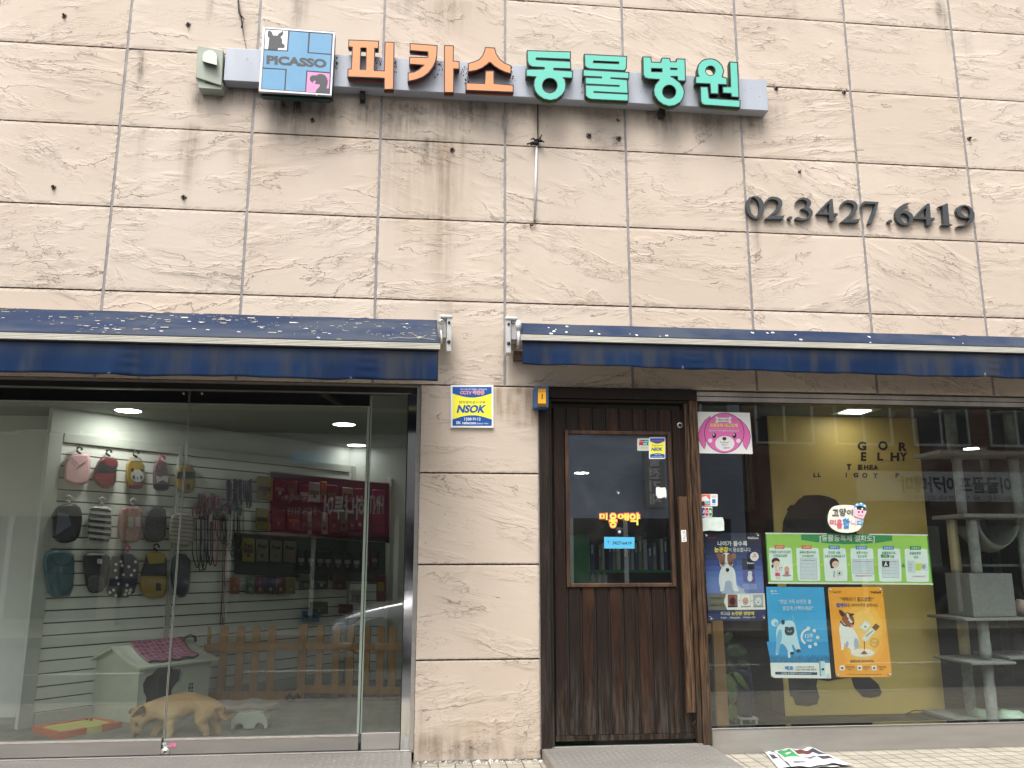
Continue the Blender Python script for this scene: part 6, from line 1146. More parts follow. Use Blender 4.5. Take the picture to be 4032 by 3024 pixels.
mb = MB(); mb.tube([at(2855, 2880, YQ + .1), at(2858, 2700, YQ + .1), at(2852, 2560, YQ + .1)], .006, 'leaf_dark', 6); mb.tube([at(2858, 2700, YQ + .1), at(2875, 2650, YQ + .08), at(2890, 2645, YQ + .1)], .003, 'leaf_light', 6); mb.tube([at(2856, 2640, YQ + .1), at(2875, 2600, YQ + .12)], .003, 'leaf_light', 6); mb.build('stem', PL)
p = at(2940, 2822, .95); mb = MB(); hgt = at(2940, 2640, .95).z - p.z; mb.lathe((p.x, .97, p.z), [(0, 0), (.05, 0), (.066, hgt * .25), (.07, hgt * .6), (.06, hgt * .9), (.068, hgt), (.058, hgt * .99), (.05, hgt * .8)], 'deep_blue', 24); tag(mb.build('vase'), 'dark blue tall vase on a small white stool', 'vase')
ST_ = thing('stool', 'small white stool under the dark blue vase', 'stool'); mb = MB(); mb.box((p.x - .075, .9, p.z - .016), (p.x + .075, 1.04, p.z - .002), 'paper_white'); mb.build('seat', ST_, bevel=.004)
for sx in (-.06, .06):
    for yy in (.91, 1.03): MB().box((p.x + sx - .008, yy - .008, FR), (p.x + sx + .008, yy + .008, p.z - .0165), 'paper_white').build('leg', ST_)
LB = thing('louvre_blind', 'narrow white vertical strips hanging deep inside the right window', 'blind')
for i in range(3): a_, b_ = at(2918 + i * 16, 1792, 2.2), at(2938 + i * 14, 2010, 2.2); MB().box((a_.x, 2.2, b_.z), (a_.x + .028, 2.21, CR2 - .1), 'paper_white').build('strip', LB)
for (a, b, c, d, y, m_, nm, lb, ct) in ((3880, 2010, 3925, 2350, 2.6, 'deep_blue', 'apron', 'deep blue apron hanging behind the cat tree', 'apron'), (3920, 2010, 3990, 2650, 2.9, 'cream_wall', 'column', 'pale cream column behind the cat tree', 'column')):
    p, q_ = at(a, b, y), at(c, d, y); mb = MB(); mb.box((p.x, y, q_.z if nm != 'column' else FR), (q_.x, y + (.04 if nm == 'apron' else .15), p.z if nm == 'apron' else CR2 - .001), m_); tag(mb.build(nm, bevel=.006), lb, ct)
p = at(3650, 2080, 2.0); mb = MB(); mb.box((p.x - .1, 2, p.z - .35), (p.x + .12, 2.03, p.z + .02), 'paper_grey'); tag(mb.build('notice_board', bevel=.003), 'grey board in the dark room left of the cat tree', 'board')

# ---------------------------------------------------------------- cat tree
M('plush_grey', srgb((158, 160, 158)), .95, var=.2, vs=14, bump=.003, bs=50); M('felt_grey', srgb((142, 144, 142)), .95, var=.1, vs=60, bump=.0015, bs=260); M('sisal', srgb((206, 186, 140)), .85, var=.1, vs=4, bump=.003, bs=8, stretch=(1, 1, 30))
CT = thing('cat_tree', 'tall grey plush cat tree with platforms, box and sisal post at the right edge', 'cat tree')
ya, yb_, yc = .98, .74, .86
xa = at(3786, 2430, ya).x; xb = at(3866, 2430, yb_).x; xc = at(4012, 2000, yc).x; xd = at(3760, 1830, yc).x
def zat(u, v, y): return at(u, v, y).z
def post(x, y, z0, z1, m_, r=.041):
    mb = MB(); n = int(max(4, (z1 - z0) / .04)); rr = random.Random(int(z0 * 100)); mb.tube([(x + rr.uniform(-.001, .001), y, z0 + (z1 - z0) * i / n) for i in range(n + 1)], [r * (1 + (rr.uniform(-.05, .05) if m_ == 'plush_grey' else 0)) for _ in range(n + 1)], m_, 20); mb.build('post', CT)
zp1 = zat(3790, 1790, yc); zp2 = zat(3800, 2036, yc); zbt = zat(3825, 2258, .7); zbb = zat(3843, 2429, .7); zp4 = zat(3850, 2596, .8)
post(xd, yc, zp1 + .02, CR2 - .015, 'plush_grey', .045); post(xd + .02, yc, zp2 + .02, zp1 - .02, 'plush_grey', .038); post(xa, ya, zbt, zp2 - .02, 'sisal'); post(xb, yb_, zbt, zp2 - .02, 'plush_grey'); post(xa, ya, zp4 + .02, zbb - .03, 'sisal'); post(xb, yb_, zp4 + .02, zbb - .03, 'plush_grey'); post(xa, ya, FR, zp4 - .02, 'plush_grey'); post(xb, yb_, FR, zp4 - .02, 'plush_grey')
post(xc, yc, zp1 + .02, CR2 - .015, 'plush_grey', .045); post(xc, yc, zp2 - .6, zp1 - .02, 'plush_grey', .04); post(xc + .02, yc, FR, zp2 - .6, 'sisal', .036)
for x in (xd, xc): MB().lathe((x - .02, yc, CR2 - .014), [(0, .012), (.11, .012), (.11, 0), (0, 0)], 'felt_grey', 28).build('ceiling_plate', CT)
def plat(x0, x1, y0, y1, z, t=.018): MB().box((x0, y0, z - t), (x1, y1, z), 'felt_grey').build('platform', CT, bevel=.006, seg=3)
plat(xd - .22, xc + .3, .70, 1.1, zp1 + .018, .03); plat(xd - .10, xc + .3, .66, 1.1, zp2 + .018, .03); plat(xa - .20, xb + .5, .64, 1.14, zbb - .005, .022); plat(xa - .19, xb + .16, .62, 1.12, zp4, .022); plat(xb + .2, xc + .35, .75, 1.2, zp4 + .02, .022); plat(xb + .1, xc + .3, .95, 1.2, zat(3950, 2222, .95), .02); plat(xa - .25, xc + .35, .5, 1.25, FR + .035, .03)
x0 = at(3825, 2340, .70).x; x1 = at(3994, 2340, .70).x; t = .012; mb = MB()
for a, b in (((x0, .70, zbb), (x1, .70 + t, zbt)), ((x0, .7121, zbb), (x0 + t, 1.02, zbt)), ((x1 - t, .7121, zbb), (x1, 1.02, zbt)), ((x0 + t + .0005, 1.008, zbb), (x1 - t - .0005, 1.02, zbt))): mb.box(a, b, 'felt_grey')
mb.build('box_seat', CT, bevel=.003)
n, m_ = 14, 6; vs = []
A1 = at(3855, 2058, .72); B1 = at(4010, 2056, .72)
for j in range(m_ + 1):
    for i in range(n + 1):
        s = i / n; t = j / m_; sag = .21 * (1 - (2 * s - 1) ** 2) ** .8 + .02; vs.append((A1.x + (B1.x - A1.x) * s, .72 + .30 * t, A1.z - sag + .05 * (2 * t - 1) ** 2 * (1 - (2 * s - 1) ** 2)))
o = MB().add(vs, [(j * (n + 1) + i, j * (n + 1) + i + 1, (j + 1) * (n + 1) + i + 1, (j + 1) * (n + 1) + i) for j in range(m_) for i in range(n)], 'felt_grey', True).build('hammock', CT, recalc=False); o.modifiers.new('t', 'SOLIDIFY').thickness = .006
mb = MB(); [mb.tube([p, p + Vector((s_ * .01, 0, .07))], .004, 'felt_grey', 6) for p, s_ in ((A1 + Vector((.0, 0, -.02)), -1), (B1 + Vector((0, 0, -.02)), 1), (Vector((A1.x, 1.02, A1.z - .02)), -1))]; mb.build('hammock_strap', CT)
C('blanket_mint', 176, 200, 186, bump=.004, bs=30); C('blanket_pink', 214, 190, 186, bump=.004, bs=25)
for (u0, u1, v0, v1, y, m2, lb) in ((3846, 3884, 2800, 2843, .85, 'blanket_mint', 'pale mint blanket between the two posts at the foot of the cat tree'), (3922, 4040, 2806, 2840, .8, 'blanket_mint', 'pale mint blanket bunched at the right foot of the cat tree'), (4003, 4060, 2370, 2424, .8, 'blanket_pink', 'pink striped blanket beside the grey box of the cat tree')):
    a_, b_ = at(u0, v0, y), at(u1, v1, y); w = (b_.x - a_.x) / 2; hh = a_.z - b_.z + .01; mb = MB(); mb.lathe((0, 0, 0), [(0, hh), (.5, hh * .95), (.85, hh * .6), (1, .01), (0, 0)], m2, 22); mb.v = [((a_.x + b_.x) / 2 + x * w, y + yy * .12, b_.z + .005 + z * (1 + .12 * math.sin(x * 9 + yy * 7))) for x, yy, z in mb.v]; tag(mb.build('blanket'), lb, 'blanket')

# ================================================================== things on the glass
C('white_gloss', 232, 232, 228, rough=.3); C('pink_print', 226, 112, 178, rough=.35); C('pink_dark', 80, 20, 60); C('nose_brown', 70, 22, 30); C('yellow_print', 250, 226, 90); C('ltpink', 240, 170, 205)
YO = YG - .0016                     # outer face
def layer(mb, k, pts, m_, Y=None, holes=()): mb.px(pts, (YO if Y is None else Y) - k * .0003, m_, holes)
DS = MB(); layer(DS, 0, ZR1((95,168),(598,178),(626,563),(118,556)), 'white_gloss'); c_ = (360, 366)
for k, g_, m_ in ((1, 4, 'pink_dark'), (2, 0, 'pink_print')):
    layer(DS, k, offset(ZR1((225,215),(180,250),(135,320),(118,385),(125,430),(150,480),(172,512),(186,480),(182,420),(200,320),(232,240)), g_ / 2.37), m_); layer(DS, k, offset(ZR1((472,222),(510,245),(560,295),(595,355),(603,400),(595,450),(566,518),(545,490),(530,420),(510,320)), g_ / 2.37), m_)
for k, g_, m_ in ((3, 5, 'pink_dark'), (4, 0, 'pink_print')): layer(DS, k, ZR1(*[(360 + (182 + g_) * math.cos(R(a)) * (1 if abs(math.sin(R(a))) < .9 else .98), 366 + (183 + g_) * math.sin(R(a))) for a in range(0, 360, 8)]), m_)
layer(DS, 5, ZR1(*ell(365, 465, 90, 70)), 'white_gloss'); layer(DS, 5, ZR1(*ell(228, 438, 20)), 'white_gloss'); layer(DS, 5, ZR1(*ell(492, 440, 20)), 'white_gloss')
for x in (266, 455): layer(DS, 5, ZR1(*ell(x, 391, 18, 25)), 'ink_black'); layer(DS, 6, ZR1(*ell(x - 5, 382, 6, 9)), 'white_gloss')
layer(DS, 6, ZR1(*ell(361, 420, 19, 16)), 'nose_brown'); layer(DS, 5, ZR1(*rrect(287, 224, 416, 262, 16)), 'white_gloss')
for x, y in ((290, 226), (290, 260), (414, 228), (414, 262)): layer(DS, 5, ZR1(*ell(x, y, 13)), 'white_gloss')
for x in (342, 382): layer(DS, 6, ZR1(*([(x + 19 * math.cos(R(a)), 446 + 17 * math.sin(R(a))) for a in range(0, 181, 20)] + [(x + 15 * math.cos(R(a)), 446 + 13 * math.sin(R(a))) for a in range(180, -1, -20)])), 'ink_black')
def lay_text(mb, f, t, x0, y0, x1, y1, m_, k=7, b=.01, Y=None, sx=.012): mb.text(t, ql(f, x0, y0, x1, y1, sx), (YO if Y is None else Y) - k * .0003, m_, b)
lay_text(DS, ZR1, '제2013-8호', 303, 233, 400, 254, 'ink_black'); lay_text(DS, ZR1, '동물등록 대행업체', 225, 277, 484, 310, 'yellow_print', b=.022); lay_text(DS, ZR1, '이 동물병원은 동물보호법 제12조에 의거한 공개적인 등록', 212, 318, 498, 331, 'ltpink', b=.0); lay_text(DS, ZR1, '강동구에서 지정한 동물등록 대행업체 입니다', 214, 335, 498, 352, 'white_gloss', b=.008); lay_text(DS, ZR1, '2013.1.1', 338, 472, 395, 484, 'ink_black'); lay_text(DS, ZR1, '강동구', 352, 498, 410, 514, 'ink_black', b=.02)
tag(DS.build('puppy_sticker', recalc=False), 'white sticker with a pink puppy face at the top left of the right window', 'sticker')
C('card_orange', 226, 110, 70); C('card_sky', 120, 180, 205); C('amex_blue', 50, 110, 180); C('jcb_blue', 30, 70, 150); C('jcb_red', 190, 30, 60); C('jcb_green', 30, 130, 70); C('torn_paper', 205, 218, 210, rough=.8, var=.1, vs=30, bump=.001)
mb = MB(); layer(mb, 0, ZR1(*rrect(140, 937, 298, 1050, 8)), 'white_gloss'); layer(mb, 1, ZR1((142,941),(230,941),(230,1046),(145,1046)), 'card_orange'); layer(mb, 2, ZR1((150,965),(190,955),(215,985),(230,990),(230,1020),(150,1000)), 'white_gloss'); layer(mb, 3, ZR1((175,1005),(230,995),(230,1035),(185,1030)), 'card_sky'); layer(mb, 3, ZR1((142,1015),(170,1000),(180,1046),(145,1046)), 'nose_brown'); layer(mb, 1, ZR1((246,984),(278,984),(279,1022),(247,1022)), 'amex_blue')
for y in (952, 960, 968, 1030, 1038): layer(mb, 1, ZR1((240,y),(284,y),(284,y+3),(240,y+3)), 'paper_grey')
tag(mb.build('card_sticker', recalc=False), 'small credit card sticker with an orange street picture, topmost beside the door frame', 'sticker')
mb = MB(); layer(mb, 0, ZR1(*rrect(146, 1056, 248, 1147, 9)), 'white_gloss')
for i, m_ in enumerate(('jcb_blue', 'jcb_red', 'jcb_green')): layer(mb, 1, ZR1(*rrect(150 + i * 33, 1065, 179 + i * 33, 1140, 8)), m_); lay_text(mb, ZR1, 'JCB'[i], 155 + i * 33, 1088, 175 + i * 33, 1115, 'white_gloss', 2, .03)
tag(mb.build('card_sticker', recalc=False), 'small white sticker with blue, red and green JCB bars beside the door frame', 'sticker')
mb = MB(); layer(mb, 0, ZR1((153,1160),(200,1151),(300,1155),(342,1153),(352,1175),(358,1200),(359,1278),(300,1282),(220,1276),(160,1284)), 'torn_paper'); tag(mb.build('torn_sticker', recalc=False), 'torn pale remains of a sticker above the dark blue poster', 'sticker')

# ---------------------------------------------------------------- posters just inside the glass
YI = YG + .022
def P(mb, k, pts, m_, holes=()): mb.px(pts, YI - k * .0003, m_, holes)
def PT(mb, f, t, x0, y0, x1, y1, m_, b=.01, k=8, sx=.0, lean=0): mb.text(t, f((x0, y0), (x1, y0 + (x1 - x0) * sx), (x1 + lean, y1 + (x1 - x0) * sx), (x0 + lean, y1)), YI - k * .0003, m_, b)
ZP3 = Z(2700, 2050, 2.37); ZP4 = Z(2950, 2050, 2.3707)
C('film', 210, 215, 215, rough=.15)
def cup(par, u, v, r=9.5):
    c = at(u, v, YI - .006); mb = MB(); mb.lathe((c.x, YI - .009, c.z), [(0, -.003), (r * .00085, -.002), (r * .0018, .004)], 'clear_film', 20, 'y'); mb.lathe((c.x, YI - .012, c.z), [(0, -.001), (r * .0006, 0), (r * .0006, .004)], 'film', 12, 'y'); mb.build('suction_cup', par, recalc=False)
# 1 dark blue eye-health poster
PO = thing('poster', 'dark blue poster of a white dog in glasses, left of the green banner', 'poster'); quad = ZP3((165,115),(695,112),(750,930),(212,935)); mb = MB(); ng = 16
grad = [(26, 28, 48), (34, 40, 74), (44, 54, 98), (60, 76, 140), (84, 108, 178), (104, 128, 194), (110, 128, 190), (84, 96, 156), (44, 50, 98), (40, 46, 92)]
for k in range(ng):
    t = k / (ng - 1) * (len(grad) - 1); i = min(len(grad) - 2, int(t)); f_ = t - i; c_ = tuple(int(grad[i][j] * (1 - f_) + grad[i + 1][j] * f_) for j in range(3)); nm = 'pgrad_%d' % k; C(nm, *c_); P(mb, 0, sub(quad, 0, k / ng, 1, (k + 1) / ng), nm)
mb.ppx(quad, YI + .0006, YI + .002, 'paper_grey')
C('jr_white', 222, 224, 230); C('jr_brown', 140, 96, 74); C('jr_shade', 170, 180, 205); C('pouch_dark', 28, 28, 46); C('p_violet', 92, 84, 150); C('p_olive', 118, 114, 100); C('p_face1', 150, 80, 74); C('p_face2', 214, 160, 140); C('p_face3', 176, 176, 178)
PT(mb, ZP3, 'VALVET', 205, 153, 285, 168, 'g_hotpink'); PT(mb, ZP3, 'WelCare', 576, 150, 678, 172, 'white_gloss', .03); PT(mb, ZP3, '나이가 들수록', 298, 190, 575, 238, 'white_gloss', .02); PT(mb, ZP3, '눈건강', 268, 246, 396, 296, 'yellow_print', .035); PT(mb, ZP3, '이 중요합니다.', 400, 252, 612, 292, 'white_gloss', .006)
P(mb, 1, ZP3((345,650),(420,560),(540,640),(560,680),(330,680)), 'jr_shade')
P(mb, 2, ZP3(*smoothpts([(318, 470), (345, 430), (430, 425), (462, 470), (470, 560), (478, 620), (505, 655), (470, 664), (436, 645), (430, 560), (370, 560), (362, 640), (350, 660), (318, 662), (322, 630), (306, 560)], 2)), 'jr_white'); P(mb, 3, ZP3(*smoothpts([(362, 560), (430, 560), (425, 640), (370, 650)], 2)), 'jr_shade')
P(mb, 3, ZP3(*smoothpts([(318, 330), (355, 300), (400, 300), (438, 325), (448, 380), (432, 440), (410, 480), (385, 492), (360, 480), (332, 440), (310, 385)], 2)), 'jr_white')
P(mb, 4, ZP3(*smoothpts([(318, 335), (350, 305), (372, 315), (368, 370), (362, 420), (335, 425), (312, 390)], 2)), 'jr_brown'); P(mb, 4, ZP3(*smoothpts([(388, 312), (420, 305), (442, 335), (448, 385), (430, 425), (398, 415), (386, 360)], 2)), 'jr_brown')
P(mb, 5, ZP3((283,310),(320,304),(334,330),(318,378),(300,350)), 'jr_brown'); P(mb, 5, ZP3((425,304),(468,308),(470,345),(456,362),(438,335)), 'jr_brown'); P(mb, 6, ZP3(*smoothpts([(372, 448), (392, 440), (408, 450), (404, 474), (388, 482), (375, 470)], 2)), 'ink_black')
for x in (336, 438): P(mb, 6, ZP3(*ell(x, 402, 35, 31)), 'pouch_dark', [ZP3(*ell(x, 402, 31, 27))]); P(mb, 5, ZP3(*ell(x + (8 if x < 400 else -12), 396, 11, 9)), 'ink_black')
P(mb, 6, ZP3((368,396),(404,396),(404,400),(368,400)), 'pouch_dark'); P(mb, 3, ZP3((568,315),(583,315),(584,352),(572,353)), 'pouch_dark'); P(mb, 3, ZP3((522,353),(635,350),(650,578),(540,574)), 'pouch_dark'); P(mb, 4, ZP3((532,460),(643,455),(650,578),(540,574)), 'p_violet'); PT(mb, ZP3, 'beau', 573, 385, 634, 404, 'white_gloss', .02, lean=2); P(mb, 5, ZP3(*ell(600, 490, 20, 20)), 'jr_white'); P(mb, 5, ZP3(*ell(600, 535, 24, 34)), 'jr_white'); P(mb, 6, ZP3(*ell(600, 492, 5, 4)), 'ink_black')
P(mb, 4, ZP3(*ell(641, 335, 40, 42)), 'white_gloss'); PT(mb, ZP3, '눈', 634, 306, 658, 324, 'sec_red', .03); PT(mb, ZP3, '전문영양제', 618, 328, 664, 344, 'sec_red')
for i in range(5): P(mb, 2, ZP3((528 + i * 2, 596 + i * 10),(664, 594 + i * 10),(664, 598 + i * 10),(528 + i * 2, 600 + i * 10)), 'jr_shade')
P(mb, 2, ZP3((202,684),(735,678),(745,829),(212,836)), 'p_olive'); P(mb, 3, ZP3((378,683),(735,678),(745,829),(388,833),(356,757)), 'white_gloss')
for (x0, x1, m_, c_) in ((391, 482, 'p_face1', 'nose_brown'), (511, 602, 'white_gloss', 'p_face2'), (629, 722, 'p_face3', 'jr_white')):
    P(mb, 4, ZP3((x0, 690),(x1, 688),(x1 + 3, 808),(x0 + 4, 810)), 'pouch_dark' if m_ == 'p_face1' else 'paper_grey'); P(mb, 5, ZP3((x0 + 2, 693),(x1 - 2, 691),(x1, 794),(x0 + 5, 796)), m_); cx = (x0 + x1) / 2 + 2; P(mb, 6, ZP3(*ell(cx, 752, 30, 36)), c_)
    for dx in (-13, 13): P(mb, 7, ZP3(*ell(cx + dx, 742, 4, 4)), 'ink_black')
    P(mb, 7, ZP3(*ell(cx, 762, 8, 6)), 'ink_black')
for x in (497, 615): P(mb, 5, ZP3((x, 738),(x + 8, 748),(x, 757)), 'ink_black')
PT(mb, ZP3, '마이뷰 음틱의', 224, 712, 350, 732, 'ink_black'); PT(mb, ZP3, '또다른 효과', 238, 746, 342, 765, 'paper_grey'); PT(mb, ZP3, '(눈물자국 제거)', 220, 780, 360, 802, 'ink_black'); PT(mb, ZP3, '최고급', 325, 849, 414, 882, 'white_gloss', .01); PT(mb, ZP3, '눈전문 영양제', 428, 848, 637, 882, 'yellow_print', .02)
for x0, x1, t in ((325, 382, '√Lutein'), (410, 508, '√Astaxanthin'), (535, 648, '√Coenzyme Q10')): PT(mb, ZP3, t, x0, 893, x1, 913, 'white_gloss')
mb.build('sheet', PO, recalc=False)
for a, b in ZP3((192,140),(672,137),(238,915),(728,905)): cup(PO, a, b)
# 2 green procedure banner
C('b_green', 158, 204, 92); C('b_dgreen', 58, 142, 84); C('b_orange', 224, 110, 60); C('b_blue', 56, 134, 200); C('b_card', 226, 238, 236); C('b_line', 150, 160, 170); C('skin_print', 232, 196, 180); C('hair_print', 66, 30, 34); C('b_pink', 214, 80, 130); C('b_doc', 208, 218, 226); C('b_lime', 196, 214, 70)
BN = thing('banner', 'wide green banner of six white cards explaining animal registration', 'banner'); mb = MB()
P(mb, 0, ZP4((150,115),(1665,131),(1716,597),(178,590)), 'b_green'); mb.ppx(ZP4((150,115),(1665,131),(1716,597),(178,590)), YI + .0006, YI + .002, 'paper_grey'); P(mb, 1, ZP4((1655,131),(1665,131),(1716,597),(1706,597)), 'b_dgreen'); P(mb, 1, ZP4((150,115),(158,115),(186,590),(178,590)), 'b_dgreen')
P(mb, 2, ZP4((484,122),(1335,134),(1337,186),(1200,207),(1050,217),(910,219),(760,214),(620,200),(486,178)), 'b_dgreen'); P(mb, 1, ZP4((480,118),(720,120),(1120,124),(1340,128),(1340,136),(480,126)), 'b_dgreen')
for a in (((150,112),(722,118),(722,128),(151,126)), ((1120,122),(1665,130),(1666,142),(1120,133)), ((176,574),(1717,586),(1718,599),(178,588))): P(mb, 3, ZP4(*a), 'white_gloss')
PT(mb, ZP4, '[동물등록제 절차도]', 658, 133, 1170, 202, 'white_gloss', .012, sx=.006)
tabs = ['소유자', '소유자', '동물병원', '동물병원', '동물병원', '구청승인']; L1_ = ['3개월령 이상의 개 동반', '등록신청서작성', '전자칩 시술', '등록신청서', '동물등록서류', '동물등록증']; L2_ = ['대행업소방문', '수수료납부', '소유자 및 등록동물 귀가', '전산입력', '제출', '발급']
tx = [(190, 385, 225, 355), (470, 620, 493, 603), (738, 848, 705, 898), (1000, 1104, 1012, 1096), (1238, 1365, 1310, 1354), (1497, 1603, 1537, 1580)]
for i in range(6):
    X = 182 + i * 253.3; q_ = [(X, 250 + i * 2), (X + 214, 252 + i * 2), (X + 232, 562 + i * 2), (X + 18, 561 + i * 2)]; P(mb, 3, ZP4(*smoothpts([tuple(bil(q_, *ab)) for ab in ((.06, 0), (.94, 0), (1, .04), (1, .96), (.94, 1), (.06, 1), (0, .96), (0, .04))], 1)), 'b_card')
    T0 = 236 + i * 252.4; P(mb, 4, ZP4((T0, 228 + i * 2),(T0 + (94 if i < 2 else 104), 229 + i * 2),(T0 + (95 if i < 2 else 105), 263 + i * 2),(T0 + 1, 262 + i * 2)), ['b_orange', 'b_orange', 'b_blue', 'b_blue', 'b_blue', 'b_dgreen'][i]); PT(mb, ZP4, tabs[i], T0 + 14, 235 + i * 2, T0 + 82 + (10 if i > 1 else 0), 257 + i * 2, 'white_gloss', .01)
    a0, a1, b0, b1 = tx[i]; PT(mb, ZP4, L1_[i], a0, 279 + i * 2.4, a1, 305 + i * 2.4, 'b_dgreen', .01); PT(mb, ZP4, L2_[i], b0, 314 + i * 2.2, b1, 340 + i * 2.2, 'b_dgreen', .01)
P(mb, 5, ZP4((1228,318),(1306,319),(1307,346),(1229,345)), 'b_dgreen'); PT(mb, ZP4, '구청', 1247, 323, 1288, 341, 'white_gloss', .01, 9)
P(mb, 4, ZP4((240,430),(284,425),(292,470),(246,480)), 'skin_print'); P(mb, 4, ZP4(*ell(247, 378, 38, 32)), 'hair_print'); P(mb, 4, ZP4(*ell(218, 425, 10, 18)), 'hair_print'); P(mb, 5, ZP4(*ell(255, 402, 31, 27)), 'skin_print'); P(mb, 5, ZP4((243,486),(283,484),(291,517),(241,518)), 'b_pink'); P(mb, 4, ZP4((252,518),(265,518),(268,552),(256,552)), 'skin_print'); P(mb, 4, ZP4((272,517),(284,517),(290,548),(278,550)), 'skin_print'); P(mb, 6, ZP4(*ell(290, 442, 32, 24)), 'white_gloss'); P(mb, 6, ZP4(*ell(290, 470, 16, 20)), 'white_gloss'); P(mb, 7, ZP4(*ell(282, 442, 5, 5)), 'ink_black'); P(mb, 7, ZP4(*ell(302, 440, 5, 6)), 'ink_black')
P(mb, 5, ZP4((328,505),(332,450),(325,445),(350,422),(378,445),(372,450),(375,505)), 'p_face2'); P(mb, 6, ZP4((342,505),(342,480),(352,472),(362,482),(362,505)), 'b_pink'); P(mb, 5, ZP4(*ell(350, 512, 42, 10)), 'paper_grey')
for (x0, y0, x1, y1) in ((474, 348, 630, 545), (960, 358, 1164, 494), (1236, 362, 1394, 532)):
    P(mb, 4, ZP4((x0, y0),(x1, y0 + 3),(x1 + 5, y1 + 3),(x0 + 6, y1)), 'b_line'); P(mb, 5, ZP4((x0 + 3, y0 + 3),(x1 - 3, y0 + 6),(x1 + 2, y1),(x0 + 9, y1 - 3)), 'b_doc')
    for k in range(5): yy = y0 + 18 + k * (y1 - y0 - 30) / 5; P(mb, 6, ZP4((x0 + 14, yy),(x1 - 14, yy + 2),(x1 - 14, yy + (9 if k == 0 else 4)),(x0 + 14, yy + (7 if k == 0 else 2))), 'b_line')
P(mb, 4, ZP4(*ell(793, 392, 44, 44)), 'hair_print'); P(mb, 4, ZP4((750,392),(790,380),(792,446),(762,446)), 'hair_print'); P(mb, 5, ZP4(*ell(806, 408, 32, 32)), 'skin_print'); P(mb, 5, ZP4((790,440),(836,440),(850,540),(780,530)), 'white_gloss'); P(mb, 6, ZP4(*ell(845, 492, 26, 24)), 'b_line', [ZP4(*ell(845, 492, 22, 20))]); P(mb, 7, ZP4(*ell(843, 492, 10, 10)), 'ink_black'); P(mb, 6, ZP4((788,470),(800,468),(796,530),(786,528)), 'b_line')
for dx in (-8, 12): P(mb, 6, ZP4(*ell(800 + dx, 406, 3, 4)), 'ink_black')
P(mb, 7, ZP4((1240,376),(1308,377),(1309,431),(1242,430)), 'ink_black'); P(mb, 8, ZP4((1270,385),(1280,384),(1282,400),(1292,418),(1284,424),(1276,410),(1268,424),(1258,420),(1268,402)), 'white_gloss')
PT(mb, ZP4, 'APMS 동물보호관리시스템', 986, 506, 1145, 522, 'b_pink'); P(mb, 4, ZP4((1476,372),(1548,374),(1552,490),(1482,488)), 'b_doc'); P(mb, 4, ZP4((1552,397),(1662,400),(1666,470),(1556,466)), 'b_lime'); P(mb, 5, ZP4((1610,400),(1662,400),(1666,470),(1600,467)), 'b_doc'); P(mb, 6, ZP4(*ell(1628, 430, 18, 22)), 'b_line'); PT(mb, ZP4, '구 현장업체지정 승인', 1515, 513, 1642, 528, 'b_pink')
for k in range(6): P(mb, 5, ZP4((1484, 392 + k * 14),(1520, 393 + k * 14),(1520, 397 + k * 14),(1484, 396 + k * 14)), 'b_line')
for x, y in ((425, 410), (678, 411), (930, 411), (1183, 412)): P(mb, 4, ZP4(*ell(x, y, 15, 15, 16)), 'b_lime')
PT(mb, ZP4, '&', 1424, 402, 1458, 436, 'b_dgreen', .02); mb.build('sheet', BN, recalc=False)
# 3 sky blue poster
C('s_blue', 66, 166, 222, var=.06, vs=3); C('s_blue2', 44, 146, 206); C('s_grass', 36, 128, 180, var=.25, vs=50); C('pug_light', 186, 220, 236); C('pug_mid', 120, 176, 208); C('pug_dark', 28, 44, 60); C('s_paper', 226, 230, 228); C('s_navy', 28, 60, 96)
PO = thing('poster', 'sky blue poster of a running pug below the green banner', 'poster'); mb = MB()
P(mb, 0, ZP4((157,617),(695,622),(753,1328),(197,1325)), 's_blue'); P(mb, 0, ZP4((197,1325),(753,1328),(765,1473),(232,1468),(205,1446)), 's_paper'); mb.ppx(ZP4((157,617),(695,622),(765,1473),(205,1460)), YI + .0006, YI + .002, 'paper_grey'); P(mb, 1, ZP4((163,1130),(737,1130),(752,1290),(195,1290)), 's_blue2')
rg = random.Random(8); P(mb, 2, ZP4(*([(196, 1325)] + [(196 + k * 6.2, 1262 + rg.uniform(-14, 14) + (6 if k % 2 else -6)) for k in range(90)] + [(752, 1326)])), 's_grass')
P(mb, 3, ZP4(*ell(238, 952, 34, 36)), 'pug_light'); P(mb, 4, ZP4(*ell(250, 962, 15, 18)), 'pug_mid')
P(mb, 3, ZP4(*smoothpts([(262, 985), (300, 955), (345, 940), (410, 940), (440, 1020), (452, 1100), (478, 1190), (482, 1222), (452, 1230), (430, 1195), (410, 1150), (395, 1170), (418, 1225), (398, 1250), (368, 1235), (340, 1170), (300, 1140), (282, 1180), (272, 1250), (246, 1258), (252, 1180), (258, 1110), (250, 1040)], 2)), 'pug_light')
P(mb, 4, ZP4(*smoothpts([(262, 1040), (300, 1000), (310, 1080), (292, 1150), (272, 1240), (248, 1250), (256, 1150)], 2)), 'pug_mid'); P(mb, 4, ZP4((360,1200),(382,1200),(384,1282),(362,1278)), 'pug_light'); P(mb, 5, ZP4(*smoothpts([(318, 950), (345, 932), (400, 932), (428, 960), (434, 1010), (420, 1060), (375, 1080), (335, 1062), (318, 1010)], 2)), 'pug_light')
